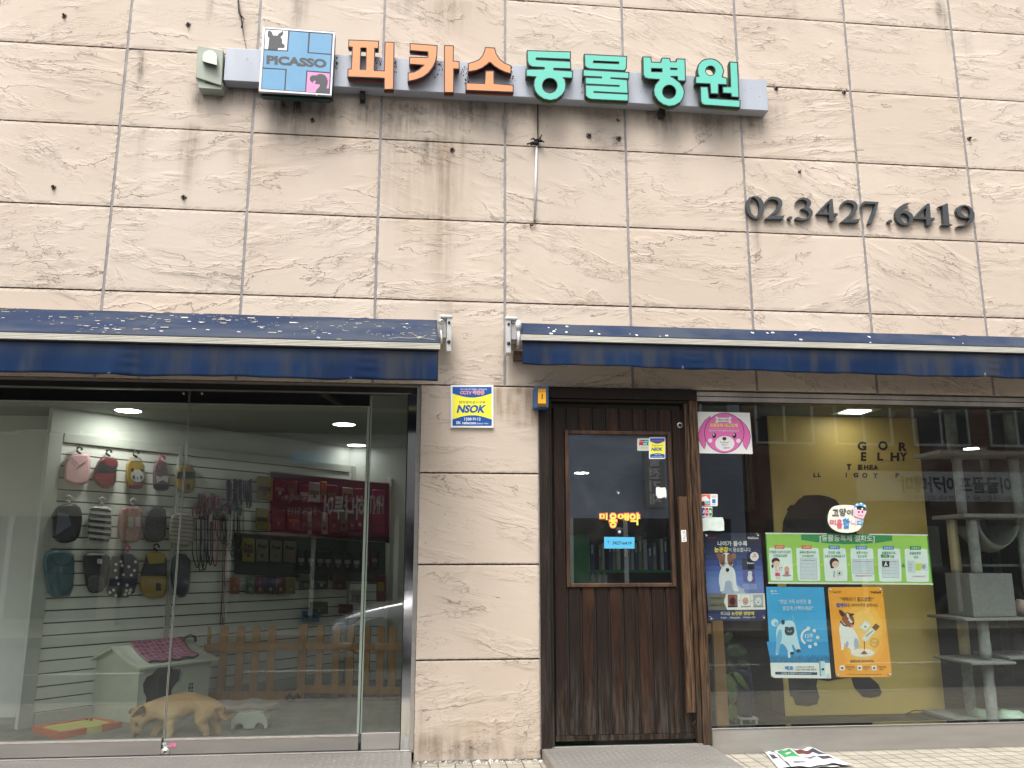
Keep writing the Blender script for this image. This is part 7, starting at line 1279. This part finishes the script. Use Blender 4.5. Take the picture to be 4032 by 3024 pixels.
P(mb, 6, ZP4(*smoothpts([(300, 940), (308, 922), (328, 930), (335, 955), (318, 975), (302, 965)], 1)), 'pug_dark'); P(mb, 6, ZP4((398,890),(408,876),(416,890),(418,935),(402,932)), 'pug_mid'); P(mb, 6, ZP4(*smoothpts([(330, 1015), (350, 985), (375, 1000), (402, 985), (424, 1010), (420, 1050), (400, 1072), (350, 1072), (332, 1050)], 2)), 'pug_dark'); P(mb, 7, ZP4(*ell(377, 1030, 20, 12)), 'pug_mid'); P(mb, 8, ZP4(*ell(377, 1026, 12, 8)), 'ink_black')
for x in (342, 408): P(mb, 7, ZP4(*ell(x, 1000, 10, 9)), 'ink_black')
P(mb, 6, ZP4(*ell(400, 1238, 20, 14)), 'pug_dark'); P(mb, 6, ZP4(*ell(460, 1215, 22, 16)), 'pug_dark')
arc = [(560 + 80 * math.cos(R(a)), 1085 + 80 * math.sin(R(a))) for a in range(120, 276, 8)]; P(mb, 3, ZP4(*(arc + [(560 + (62 - 0 * a) * math.cos(R(a)), 1085 + 62 * math.sin(R(a))) for a in range(272, 119, -8)])), 's_paper')
for x, y in ((553, 1005), (608, 1028), (640, 1090), (620, 1153), (567, 1175)): P(mb, 4, ZP4(*ell(x, y, 16, 16, 18)), 's_paper'); P(mb, 5, ZP4((x - 9, y + 7),(x + 7, y - 9),(x + 9, y - 7),(x - 7, y + 9)), 's_navy'); P(mb, 4, ZP4((x + 20, y - 5),(x + 34, y - 5),(x + 34, y - 1),(x + 20, y - 1)), 's_navy')
PT(mb, ZP4, '12주', 522, 1056, 598, 1098, 's_paper', .02); PT(mb, ZP4, '예방', 535, 1108, 586, 1132, 's_paper', .01); PT(mb, ZP4, '“햇살 가득 따뜻한 봄', 274, 735, 578, 778, 's_paper', .0); PT(mb, ZP4, '즐겁게 산책하세요!”', 312, 797, 602, 838, 's_paper', .0); P(mb, 3, ZP4(*ell(211, 658, 11)), 's_paper', [ZP4(*ell(211, 658, 5))]); PT(mb, ZP4, 'MSD', 230, 651, 258, 664, 's_paper', .02); P(mb, 3, ZP4((203,680),(274,680),(274,684),(203,684)), 's_paper')
PT(mb, ZP4, '벡토', 333, 1356, 414, 1398, 'b_blue', .04); PT(mb, ZP4, '12주에 한 번, 간편하게!', 435, 1358, 605, 1376, 'ink_black'); PT(mb, ZP4, '맛있는 외부기생충 예방약!', 435, 1382, 627, 1401, 'ink_black'); P(mb, 2, ZP4((242,1411),(634,1415),(636,1441),(244,1437)), 's_navy'); PT(mb, ZP4, '브라벡토 공식홈페이지 www.bravecto.co.kr', 300, 1417, 580, 1434, 's_paper')
P(mb, 5, ZP4((650,1315),(704,1310),(712,1448),(660,1454)), 'pug_light'); P(mb, 6, ZP4((650,1315),(664,1313),(672,1452),(660,1454)), 'paper_grey'); P(mb, 7, ZP4(*ell(688, 1388, 14, 12)), 'pug_dark'); P(mb, 6, ZP4(*ell(735, 1450, 12, 14)), 'paper_grey', [ZP4(*ell(735, 1450, 8, 10))]); mb.build('sheet', PO, recalc=False)
# 4 orange poster
C('o_base', 240, 164, 52, var=.04); C('o_g1', 243, 174, 66); C('o_g2', 246, 186, 84); C('o_g3', 248, 198, 104); C('o_brown', 120, 78, 30); C('o_dbrown', 70, 50, 34); C('o_blue', 60, 84, 170); C('jack_brown', 150, 84, 50); C('tongue', 226, 130, 140); C('o_plate', 236, 228, 214); C('o_pack', 226, 214, 190)
PO = thing('poster', 'orange poster of a white and brown terrier with a bowl', 'poster'); mb = MB(); oq = [(735, 640), (745, 622), (1232, 620), (1244, 634), (1332, 1440), (1322, 1460), (820, 1461), (808, 1446)]
P(mb, 0, ZP4(*oq), 'o_base'); mb.ppx(ZP4(*oq), YI + .0006, YI + .002, 'paper_grey')
for k, (rx, ry, m_) in enumerate(((218, 340, 'o_g1'), (185, 270, 'o_g2'), (140, 200, 'o_g3'))): P(mb, 1 + k, ZP4(*ell(1060, 1040, rx, ry, 40)), m_)
PT(mb, ZP4, 'VALVET', 778, 656, 860, 677, 'o_brown', .01); PT(mb, ZP4, 'WelCare', 1130, 656, 1230, 678, 'o_dbrown', .03); PT(mb, ZP4, '“약먹이기 힘드셨죠?”', 850, 712, 1163, 754, 'o_dbrown', .012); PT(mb, ZP4, '웰케어', 812, 769, 913, 808, 'o_blue', .035); PT(mb, ZP4, '로 약비벼주면 잘먹어요.', 918, 772, 1208, 807, 'o_brown', .008)
P(mb, 5, ZP4(*smoothpts([(865, 925), (850, 965), (836, 1010), (848, 1090), (860, 1190), (852, 1210), (884, 1210), (888, 1135), (905, 1170), (890, 1180), (945, 1190), (952, 1238), (985, 1222), (970, 1190), (1020, 1195), (1028, 1140), (1010, 1070), (975, 1010), (930, 985), (890, 955)], 2)), 'white_gloss'); P(mb, 6, ZP4(*smoothpts([(985, 1090), (1018, 1110), (1026, 1190), (985, 1196), (975, 1150)], 2)), 'jr_shade'); P(mb, 6, ZP4(*smoothpts([(905, 1120), (930, 1130), (925, 1185), (895, 1180)], 2)), 'jr_shade')
P(mb, 6, ZP4(*smoothpts([(862, 925), (872, 880), (905, 852), (950, 865), (975, 905), (985, 945), (972, 985), (940, 1002), (905, 975), (875, 950)], 2)), 'jack_brown'); P(mb, 7, ZP4(*smoothpts([(905, 862), (925, 868), (935, 905), (955, 935), (972, 950), (950, 960), (922, 920)], 1)), 'white_gloss'); P(mb, 7, ZP4(*smoothpts([(836, 826), (868, 840), (894, 868), (890, 890), (862, 898), (842, 860)], 1)), 'o_dbrown'); P(mb, 7, ZP4(*smoothpts([(945, 862), (992, 872), (965, 884), (958, 898), (940, 884)], 1)), 'o_dbrown')
P(mb, 8, ZP4(*ell(922, 912, 8, 7)), 'ink_black'); P(mb, 8, ZP4(*ell(968, 958, 12, 9)), 'ink_black'); P(mb, 8, ZP4(*ell(958, 982, 15, 12)), 'tongue'); P(mb, 8, ZP4((848,932),(858,932),(885,968),(920,982),(916,992),(880,982),(850,950)), 'ink_black')
P(mb, 5, ZP4(*ell(1060, 1238, 110, 40)), 'o_pack'); P(mb, 6, ZP4(*ell(1060, 1232, 105, 36)), 'white_gloss'); P(mb, 7, ZP4(*ell(1062, 1238, 80, 24)), 'o_plate'); P(mb, 8, ZP4((1036,1242),(1075,1212),(1108,1244),(1070,1250)), 'jack_brown'); P(mb, 8, ZP4((1070,1130),(1080,1120),(1080,1206),(1072,1206)), 'jack_brown')
P(mb, 6, ZP4((1050,1098),(1142,1000),(1180,1030),(1086,1136)), 'white_gloss'); P(mb, 7, ZP4((1144,998),(1182,958),(1220,988),(1182,1030)), 'o_brown'); P(mb, 6, ZP4((1028,992),(1084,930),(1134,976),(1086,1038)), 'b_doc'); P(mb, 7, ZP4((1040,992),(1084,944),(1122,977),(1086,1024)), 'white_gloss'); P(mb, 8, ZP4(*ell(1084, 990, 10)), 'b_dgreen')
mb.text('WelCare', ZP4((1082,1076),(1150,1018),(1160,1030),(1092,1090)), YI - .0026, 'o_dbrown', .02); P(mb, 6, ZP4(*ell(1170, 1140, 43)), 'o_brown', [ZP4(*ell(1170, 1140, 40))]); P(mb, 6, ZP4(*ell(1170, 1140, 32)), 'o_brown', [ZP4(*ell(1170, 1140, 30))]); PT(mb, ZP4, '기호 UP', 1146, 1130, 1196, 1150, 'o_brown', .01)
PT(mb, ZP4, '원장님께 문의하세요.', 942, 1298, 1172, 1326, 'o_dbrown', .01)
for x, x1_, t in ((845, 985, '위장보호'), (1008, 1125, '장건강'), (1143, 1278, '약효유지')): P(mb, 5, ZP4(*rrect(x, 1352, x + 46, 1398, 6)), 'white_gloss'); P(mb, 6, ZP4(*ell(x + 23, 1376, 12, 9)), 'o_dbrown'); PT(mb, ZP4, t, x + 54, 1356, x1_, 1379, 'o_brown', .008); P(mb, 5, ZP4((x + 72, 1388),(x1_ - 24, 1388),(x1_ - 24, 1393),(x + 72, 1393)), 'o_brown')
P(mb, 5, ZP4((905,1432),(1235,1434),(1235,1437),(905,1435)), 'o_brown'); mb.build('sheet', PO, recalc=False)
for a, b in ZP4((758,645),(1222,640),(830,1438),(1312,1436)): cup(PO, a, b)
# oval foam cat-grooming plaque
C('foam_cream', 226, 224, 208, rough=.6); C('l_grey', 112, 112, 108, rough=.6); C('l_pink', 214, 110, 130, rough=.6); C('l_blue', 70, 140, 200, rough=.6); C('l_ltpink', 240, 190, 210); C('l_sky', 96, 176, 220)
OV = thing('cat_grooming_plaque', 'cream oval foam plaque with raised Korean letters and a small bathing cat', 'plaque'); ov = ZR1(*smoothpts([(1325, 1170), (1335, 1110), (1365, 1060), (1420, 1040), (1540, 1036), (1600, 1060), (1640, 1110), (1662, 1160), (1650, 1230), (1610, 1280), (1540, 1300), (1440, 1296), (1370, 1265), (1335, 1220)], 2))
mb = MB(); mb.ppx(ov, YO - .008, YO, 'foam_cream'); mb.build('base', OV, bevel=.002)
for t, x0, y0, x1, y1, m1 in (('고', 1368, 1078, 1428, 1142, 'l_grey'), ('양', 1432, 1068, 1498, 1142, 'l_grey'), ('이', 1504, 1080, 1560, 1136, 'l_grey'), ('미', 1345, 1175, 1402, 1225, 'l_pink'), ('용', 1408, 1172, 1462, 1258, 'l_pink'), ('합', 1466, 1160, 1532, 1258, 'l_blue'), ('니', 1540, 1175, 1596, 1226, 'l_ltpink'), ('다', 1600, 1178, 1660, 1232, 'l_sky')):
    mb = MB()
    for k, (b_, d_) in enumerate(((.05, 0), (.04, .0015), (.03, .003))): mb.text(t, ql(ZR1, x0, y0, x1, y1), YO - .0085 - d_, m1, b_)
    mb.text(t, ql(ZR1, x0 + 6, y0 + 6, x1 - 6, y1 - 6), YO - .0122, m1, .0); mb.build('raised_letter', OV, recalc=False)
mb = MB(); mb.ppx(ZR2((68,1075),(192,1095),(160,1168),(75,1142)), YO - .016, YO - .0085, 'l_ltpink'); mb.ppx(ZR2(*ell(128, 1068, 45, 42)), YO - .014, YO - .0085, 'ink_black'); mb.ppx(ZR2((75,1060),(90,1028),(140,1018),(185,1040),(190,1075),(170,1055),(130,1045),(100,1050)), YO - .015, YO - .0085, 'l_sky')
for x, y in ((100, 1035), (140, 1026), (172, 1048), (90, 1070), (150, 1075)): mb.ppx(ZR2(*ell(x, y, 9, 9, 12)), YO - .0165, YO - .013, 'white_gloss')
for x in (118, 152): mb.px(ZR2(*ell(x, 1104, 9, 9, 12)), YO - .0165, 'ink_black')
mb.text('bath', ZR2((110,1122),(162,1132),(158,1148),(108,1138)), YO - .0165, 'l_pink', .02); mb.build('cat_in_bath', OV)

# ---------------------------------------------------------------- stickers on the door glass
YX = YL + .0092
def DL(mb, k, pts, m_, holes=()): mb.px(pts, YX - k * .0003, m_, holes)
C('st_yellow', 250, 222, 96, rough=.4); C('st_red', 206, 96, 90, rough=.4); C('st_cyan', 84, 178, 218, rough=.4); C('up_red', 190, 40, 60); C('up_green', 40, 130, 110); C('up_blue', 40, 60, 110); C('cream_st', 200, 206, 186)
mb = MB()
for ch, x0, y0, x1, y1 in (('미', 645, 1080, 708, 1136), ('용', 722, 1078, 788, 1198), ('예', 792, 1080, 884, 1140), ('약', 888, 1076, 974, 1178)):
    for b_, m_, k in ((.10, 'st_red', 0), (.035, 'st_yellow', 1)): g_ = 8 if k == 0 else 0; mb.text(ch, ZD((x0 - g_ * .6, y0 - g_),(x1 + g_ * .6, y0 - g_ + 2),(x1 + g_ * .6, y1 + g_),(x0 - g_ * .6, y1 + g_)), YX - k * .0004, m_, b_)
tag(mb.build('grooming_lettering', recalc=False), 'yellow Korean letters edged in red across the door glass', 'lettering')
mb = MB(); DL(mb, 0, ZD(*rrect(952, 468, 1056, 570, 8)), 'cream_st'); DL(mb, 1, ZD((972,480),(995,480),(988,525),(965,524)), 'up_red'); DL(mb, 1, ZD((995,480),(1012,480),(1006,525),(988,525)), 'up_blue'); DL(mb, 1, ZD((1012,480),(1046,480),(1042,526),(1006,525)), 'up_green'); mb.text('UnionPay', ZD((978,488),(1040,490),(1038,502),(976,500)), YX - .0007, 'white_gloss', .01); mb.text('银联', ZD((998,506),(1032,506),(1030,520),(996,519)), YX - .0007, 'white_gloss', .01); mb.text('은련카드가맹점', ZD((982,542),(1036,543),(1036,551),(982,550)), YX - .0007, 'ink_black'); tag(mb.build('card_sticker', recalc=False), 'cream payment card sticker at the top of the door glass', 'sticker')
mb = MB(); DL(mb, 1.5, ZD(*rrect(1048, 460, 1181, 636, 8)), 'sec_white'); DL(mb, 2, ZD((1056,468),(1176,470),(1176,628),(1058,626)), 'sec_yellow'); DL(mb, 3, ZD(*dome(1056, 1176, 468, 490, 512)), 'sec_blue'); DL(mb, 3, ZD(*dome(1058, 1176, 627, 600, 590)), 'sec_blue'); mb.text('CCTV 작동중', ZD((1068,482),(1158,484),(1158,496),(1068,494)), YX - .0013, 'sec_red', .02); mb.text('전자경비감시구역', ZD((1072,522),(1160,522),(1160,534),(1072,534)), YX - .001, 'sec_grey', .01); mb.text('NSOK', ZD((1072,543),(1162,543),(1156,572),(1066,572)), YX - .001, 'sec_blue', .045); mb.text('1588-9112', ZD((1092,598),(1144,598),(1144,606),(1092,606)), YX - .0013, 'sec_white', .01); mb.text('SK telecom 종합보안', ZD((1070,612),(1166,612),(1166,620),(1070,620)), YX - .0013, 'sec_white', .01); tag(mb.build('security_sticker', recalc=False), 'small yellow and blue security sticker in the top right corner of the door glass', 'sticker')
mb = MB(); DL(mb, 0, ZD((1105,872),(1120,865),(1150,872),(1180,868),(1188,890),(1192,940),(1186,960),(1175,945),(1150,958),(1120,956),(1105,930)), 'white_gloss'); tag(mb.build('torn_sticker', recalc=False), 'torn blank white sticker on the right of the door glass', 'sticker')
CDg = thing('phone_card', 'small light blue card with a handwritten phone number on the door glass', 'card'); mb = MB(); DL(mb, 0, ZD((676,1264),(938,1268),(936,1376),(678,1374)), 'clear_film'); mb.build('clear_sleeve', CDg, recalc=False); mb = MB(); DL(mb, 1, ZD((682,1273),(930,1276),(930,1369),(682,1368)), 'st_cyan')
mb.text('T', ZD((706,1306),(726,1308),(724,1328),(706,1328)), YX - .0007, 'ink_black', .012); mb.text('3427-6419', ZD((750,1308),(906,1312),(904,1338),(750,1336)), YX - .0007, 'ink_black', .012); mb.build('card', CDg, recalc=False)
for u, v, r, lb in ((797, 918, 22, 'small clear suction cup in the middle of the door glass'), (805, 1234, 36, 'large clear suction cup holding the blue card')):
    p_ = ZD((u, v))[0]; c = at(p_[0], p_[1], YX); SC = thing('suction_cup', lb, 'suction cup', 'suction cups on the door glass'); MB().lathe((c.x, YX - .004, c.z), [(0, -.002), (r * .00045, -.002), (r * .00088, .003)], 'clear_film', 22, 'y').build('cup', SC, recalc=False); MB().lathe((c.x, YX - .011, c.z), [(0, -.002), (r * .00028, 0), (r * .00028, .006)], 'film', 14, 'y').build('nub', SC)

# ================================================================== newspapers on the pavement
def newsprint(): C('news_white', 212, 214, 216, var=.05, rough=.8); C('news_grey', 130, 132, 138, var=.2, vs=40); C('news_green', 60, 150, 88); C('news_red', 120, 56, 52, var=.4, vs=60); C('news_dark', 66, 66, 76, var=.3, vs=60)
newsprint(); ZN = Z(2700, 2600, 1.6607)
def sheet3(px4, z, n=18, m_=12, amp=.012, seed=1):
    q_ = [atz(u, v, z) for u, v in px4]; rr = random.Random(seed); ph = [rr.uniform(0, 6) for _ in range(4)]; g = []
    for j in range(m_ + 1):
        for i in range(n + 1): p = bil([tuple(x) for x in q_], i / n, j / m_); g.append(Vector((p.x, p.y, z + amp * (.5 + .5 * math.sin(i * .55 + ph[0] + j * .35)) * (.4 + .6 * i / n) + .004 * math.sin(i * 1.3 + ph[1]) * math.sin(j * 1.1))))
    return g, n, m_, q_
NP = thing('newspaper', 'crumpled folded newspaper with a green panel lying under the right window', 'newspaper')
for nm, px4, z, amp, sd in (('lower_sheet', ZN((508,592),(640,585),(1010,700),(600,702)), -.006, .006, 3), ('top_sheet', ZN((576,590),(800,578),(1095,682),(690,700)), .004, .016, 5)):
    g, n, m_, q_ = sheet3(px4, z, amp=amp, seed=sd); mb = MB(); mb.add(g, [(j * (n + 1) + i, j * (n + 1) + i + 1, (j + 1) * (n + 1) + i + 1, (j + 1) * (n + 1) + i) for j in range(m_) for i in range(n)], 'news_white', True)
    if nm == 'top_sheet':
        def cell(i0, j0, i1, j1, mm, off=.0012): mb.add([v + Vector((0, 0, off)) for v in g], [(j * (n + 1) + i, j * (n + 1) + i + 1, (j + 1) * (n + 1) + i + 1, (j + 1) * (n + 1) + i) for j in range(j0, j1) for i in range(i0, i1)], mm, True)
        cell(1, 1, 7, 6, 'news_green'); cell(8, 1, 14, 4, 'news_red'); cell(14, 2, 17, 6, 'news_dark'); cell(8, 6, 12, 7, 'news_grey'); cell(12, 7, 16, 9, 'news_dark'); cell(2, 9, 6, 10, 'news_grey'); cell(3, 3, 5, 4, 'news_white', .002)
    else:
        mb.add([v + Vector((0, 0, .001)) for v in g], [(j * (n + 1) + i, j * (n + 1) + i + 1, (j + 1) * (n + 1) + i + 1, (j + 1) * (n + 1) + i) for j in range(3, 6) for i in range(1, 4)], 'news_dark', True)
    o = mb.build(nm, NP, recalc=False); o.modifiers.new('t', 'SOLIDIFY').thickness = .0012
# ================================================================== the other side of the street (seen in the glass)
GYL = .085
def mir(u, v, y, gy=GYL):
    """real point whose image in the shop glass is seen at pixel (u, v); y is its real distance plane"""
    p = at(u, v, 2 * gy - y); return Vector((p.x, y, p.z))
C('far_cream', 205, 198, 182, var=.1, vs=1); C('far_grey', 150, 152, 152, var=.1, vs=1); C('far_blue', 178, 190, 212, var=.1, vs=1); M('far_window', (.02, .025, .03), .08, var=.1); C('far_frame', 220, 222, 220); C('far_navy', 34, 44, 92); C('far_magenta', 135, 20, 64); C('far_brick', 128, 84, 66, var=.2, vs=3)
YF = -14.6
def far_building(x0, x1, h, wall_m, label, y=YF, cols=4, sill=True, storeys=1, sh='far_window'):
    B = thing('building', label, 'building', 'buildings across the street'); MB().box((x0, y - 7, ROADZ), (x1, y, h), wall_m).build('wall', B); MB().box((x0 - .15, y - 7.1, h + .001), (x1 + .15, y + .25, h + .35), 'far_grey').build('roof', B)
    cw = (x1 - x0) / cols; fh = (h - 3.4) / storeys
    for s_ in range(storeys):
        for c_ in range(cols):
            wx0 = x0 + c_ * cw + cw * .16; wx1 = x0 + (c_ + 1) * cw - cw * .16; z0 = 3.4 + s_ * fh + fh * .28; z1 = z0 + fh * .55; f = MB()
            f.box((wx0 - .06, y, z0 - .06), (wx1 + .06, y + .05, z0), 'far_frame'); f.box((wx0 - .06, y, z1), (wx1 + .06, y + .05, z1 + .06), 'far_frame'); f.box((wx0 - .06, y, z0 + .001), (wx0, y + .05, z1 - .001), 'far_frame'); f.box((wx1, y, z0 + .001), (wx1 + .06, y + .05, z1 - .001), 'far_frame'); f.box(((wx0 + wx1) / 2 - .03, y, z0 + .001), ((wx0 + wx1) / 2 + .03, y + .045, z1 - .001), 'far_frame'); fo = f.build('window', B); MB().box((wx0, y + .001, z0), (wx1, y + .02, z1), sh).build('pane', fo)
    g = MB(); g.box((x0 + .4, y + .001, ROADZ + .3), (x1 - .4, y + .06, 2.2), 'far_window'); g.build('shopfront', B)
    for k in range(1, 4): MB().box((x0 + .4 + (x1 - x0 - .8) * k / 4 - .05, y + .061, ROADZ + .3), (x0 + .4 + (x1 - x0 - .8) * k / 4 + .05, y + .1, 2.2), 'far_frame').build('mullion', B)
    return B
far_building(-16, -7.3, 5.9, 'far_cream', 'cream two-storey building across the street, leftmost in the reflection', cols=4)
far_building(-7.2, 1.2, 6.3, 'far_grey', 'grey building across the street above the magenta sign', cols=4)
far_building(1.3, 7.4, 6.6, 'far_blue', 'blue-grey building across the street mirrored in the door glass', cols=3)
far_building(7.5, 18, 6.0, 'far_brick', 'brick building across the street behind the white golf banner', cols=5)
def sign(name, label, px4, y, m_, words=(), d=.25, gy=GYL):
    q_ = [mir(u, v, y, gy) for u, v in px4]; xs = [p.x for p in q_]; zs = [p.z for p in q_]; x0, x1, z0, z1 = min(xs), max(xs), min(zs), max(zs); T = thing(name, label, 'sign'); MB().box((x0, y - d, z0), (x1, y, z1), m_).build('board', T, bevel=.01)
    for t, a0, b0, a1, b1, mm, bo in words:       # seen from the street the text runs towards -x
        A = x1 - (x1 - x0) * a0; B = x1 - (x1 - x0) * a1; mb = MB(); mb.text3(t, [(A, y + .004, z1 - (z1 - z0) * b0), (B, y + .004, z1 - (z1 - z0) * b0), (B, y + .004, z1 - (z1 - z0) * b1), (A, y + .004, z1 - (z1 - z0) * b1)], mm, bo); mb.build('lettering', T)
    return T
YS = YF + .3
sign('magenta_sign', 'magenta travel agency sign across the street, mirrored in the glass door', [(1065, 1880), (1545, 1900), (1545, 2110), (1065, 2090)], YS, 'far_magenta', [('HNT', .08, .3, .2, .62, 'white_gloss', .02), ('하나투어', .23, .3, .56, .72, 'white_gloss', .03), ('3426-5115', .62, .52, .85, .64, 'white_gloss', .0), ('강동플루투어(주)', .58, .3, .9, .44, 'white_gloss', .0)])
sign('teal_sign', 'long pale blue sign high above the magenta sign across the street', [(1155, 1775), (1450, 1800), (1450, 1830), (1155, 1800)], YS, 'l_sky')
sign('golf_banner', 'white golf academy banner with navy letters across the street', [(3380, 1862), (4230, 1862), (4230, 1972), (3380, 1972)], YS, 'far_frame', [('이글골프 아카데미', .30, .16, .80, .72, 'far_navy', .03), ('스크린골프 연습장 레슨', .30, .8, .8, .95, 'far_navy', .0)], d=.05, gy=YG)
sign('navy_sign', 'narrow navy shop sign across the street at the left of the reflection', [(430, 2278), (1180, 2278), (1180, 2306), (430, 2306)], YS + .5, 'far_navy', [('정기주차 가정요금 | 빌라', .1, .2, .8, .8, 'white_gloss', .0)])
sign('vertical_sign', 'dark vertical electrical shop sign mirrored in the door glass', [(2545, 1780), (2615, 1780), (2615, 2000), (2545, 2000)], YS + .3, 'far_grey', [('물', .2, .05, .8, .25, 'white_gloss', .03), ('전', .2, .28, .8, .48, 'white_gloss', .03), ('기', .2, .51, .8, .71, 'white_gloss', .03), ('재', .2, .74, .8, .94, 'white_gloss', .03)], gy=YL)

# ---------------------------------------------------------------- parked car
M('car_silver', (.82, .84, .87), .2, .8, var=.02, coat=.8); M('car_glass', (.015, .018, .02), .03, var=0, spec=.9); M('tyre', (.015, .015, .016), .8, var=.2, vs=40, bump=.002); M('rim_alloy', (.45, .46, .48), .25, .9, var=.05); M('lamp_clear', (.55, .57, .6), .08, .3, var=.1, vs=60, coat=1); M('plastic_black', (.02, .02, .021), .5, var=.1)
CARX = mir(1285, 2500, -7.6).x; CY = -8.3; CAR = thing('parked_car', 'silver hatchback parked across the road, mirrored in the glass door', 'car')
# cross-sections along x: (x, z_low, z_belt, z_top, half width low, half width belt, half width top)
sec = [(0, .30, .52, .58, .58, .60, .50), (.10, .22, .60, .68, .70, .72, .62), (.35, .20, .66, .80, .80, .82, .72), (.75, .20, .74, .90, .84, .86, .76), (1.15, .20, .80, .97, .86, .88, .78), (1.30, .20, .82, 1.02, .86, .88, .76), (1.75, .20, .86, 1.34, .86, .89, .66), (2.1, .20, .88, 1.44, .86, .89, .62), (2.8, .20, .90, 1.47, .86, .89, .62), (3.4, .22, .92, 1.40, .86, .88, .60), (3.8, .26, .92, 1.20, .84, .86, .62), (4.05, .34, .88, .98, .78, .80, .66), (4.12, .42, .80, .86, .70, .72, .60)]
vs = []; n = 14
def ring(s):
    x, zl, zb, zt, wl_, wb, wt = s; h = [(-wl_ * .86, zl), (-wl_, zl + .10), (-wb, (zl + zb) / 2), (-wb * .99, zb), (-wt - (wb - wt) * .25, zb + (zt - zb) * .45), (-wt, zt - .04), (-wt * .7, zt)]; h = h + [(-a, b) for a, b in h[::-1]]
    return [(CARX + x, CY + a, ROADZ + b) for a, b in h]
for s in sec: vs += ring(s)
fs = [(i * n + k, i * n + (k + 1) % n, (i + 1) * n + (k + 1) % n, (i + 1) * n + k) for i in range(len(sec) - 1) for k in range(n)] + [tuple(range(n)), tuple(range((len(sec) - 1) * n, len(sec) * n))]
MB().add(vs, fs, 'car_silver', True).build('body', CAR, sub=2)
for s_, nm in ((1, 'near'), (-1, 'far')):
    yy = CY + s_ * .895; gl = MB(); gl.prism([(CARX + 1.55, ROADZ + .93), (CARX + 2.05, ROADZ + 1.32), (CARX + 2.85, ROADZ + 1.35), (CARX + 3.45, ROADZ + 1.22), (CARX + 3.6, ROADZ + .98)], yy - s_ * .13, yy - s_ * .02, 'car_glass'); gl.build('side_window', CAR, bevel=.01)
    for wx in (.78, 3.32):
        ch = MB(); ch.lathe((CARX + wx, yy + s_ * .004, ROADZ + .33), [(0, 0), (.385, 0), (.385, s_ * -.05)], 'plastic_black', 30, 'y'); ch.build('wheel_arch', CAR)
        w = MB(); w.lathe((CARX + wx, yy - s_ * .10, ROADZ + .315), [(.20, s_ * .12), (.29, s_ * .125), (.315, s_ * .10), (.315, -s_ * .08), (.2, -s_ * .09)], 'tyre', 32, 'y'); wo_ = w.build('wheel', CAR); r_ = MB(); r_.lathe((CARX + wx, yy - s_ * .10, ROADZ + .315), [(0, s_ * .11), (.05, s_ * .115), (.06, s_ * .09), (.19, s_ * .10), (.21, s_ * .125)], 'rim_alloy', 32, 'y'); r_.build('rim', wo_)
    hl = MB(); hl.add([(CARX + .06, CY + s_ * .60, ROADZ + .56), (CARX + .38, CY + s_ * .83, ROADZ + .63), (CARX + .50, CY + s_ * .84, ROADZ + .74), (CARX + .14, CY + s_ * .66, ROADZ + .68), (CARX + .02, CY + s_ * .58, ROADZ + .60), (CARX + .10, CY + s_ * .5, ROADZ + .54), (CARX + .40, CY + s_ * .70, ROADZ + .60), (CARX + .5, CY + s_ * .72, ROADZ + .74), (CARX + .2, CY + s_ * .5, ROADZ + .70)], [(0, 1, 2, 3, 4), (0, 1, 6, 5), (1, 2, 7, 6), (2, 3, 8, 7)], 'lamp_clear'); hl.build('headlight', CAR, bevel=.006)
MB().prism([(CARX + 1.28, ROADZ + 1.0), (CARX + 1.34, ROADZ + 1.0), (CARX + 1.95, ROADZ + 1.42), (CARX + 1.90, ROADZ + 1.42)], CY - .66, CY + .66, 'car_glass').build('windscreen', CAR, bevel=.01)
MB().box((CARX - .015, CY - .5, ROADZ + .32), (CARX + .06, CY + .5, ROADZ + .45), 'plastic_black').build('grille', CAR, bevel=.01)
for s_ in (1, -1): MB().box((CARX + 1.45, CY + s_ * .90, ROADZ + .93), (CARX + 1.62, CY + s_ * 1.06, ROADZ + 1.05), 'car_silver').build('wing_mirror', CAR, bevel=.03, seg=3)
for s_ in (1,): MB().box((CARX + 2.5, CY + .885, ROADZ + .80), (CARX + 2.68, CY + .90, ROADZ + .83), 'car_silver').build('door_handle', CAR, bevel=.004)
# ------------------------------------------------------------------ origins
for o_ in list(THINGS):
    if o_.type == 'EMPTY': settle(o_)
    elif o_.type == 'MESH' and o_.data.users == 1 and not o_.children:
        a_ = np.empty(len(o_.data.vertices) * 3, dtype=np.float32); o_.data.vertices.foreach_get('co', a_); a_ = a_.reshape(-1, 3)
        if len(a_) and tuple(o_.location) == (0, 0, 0):
            b_ = Vector(((float(a_[:, 0].min()) + float(a_[:, 0].max())) / 2, (float(a_[:, 1].min()) + float(a_[:, 1].max())) / 2, float(a_[:, 2].min())))
            o_.data.transform(Matrix.Translation(-b_)); o_.location = b_
bpy.data.objects.remove(_tob); bpy.data.curves.remove(_tcu)
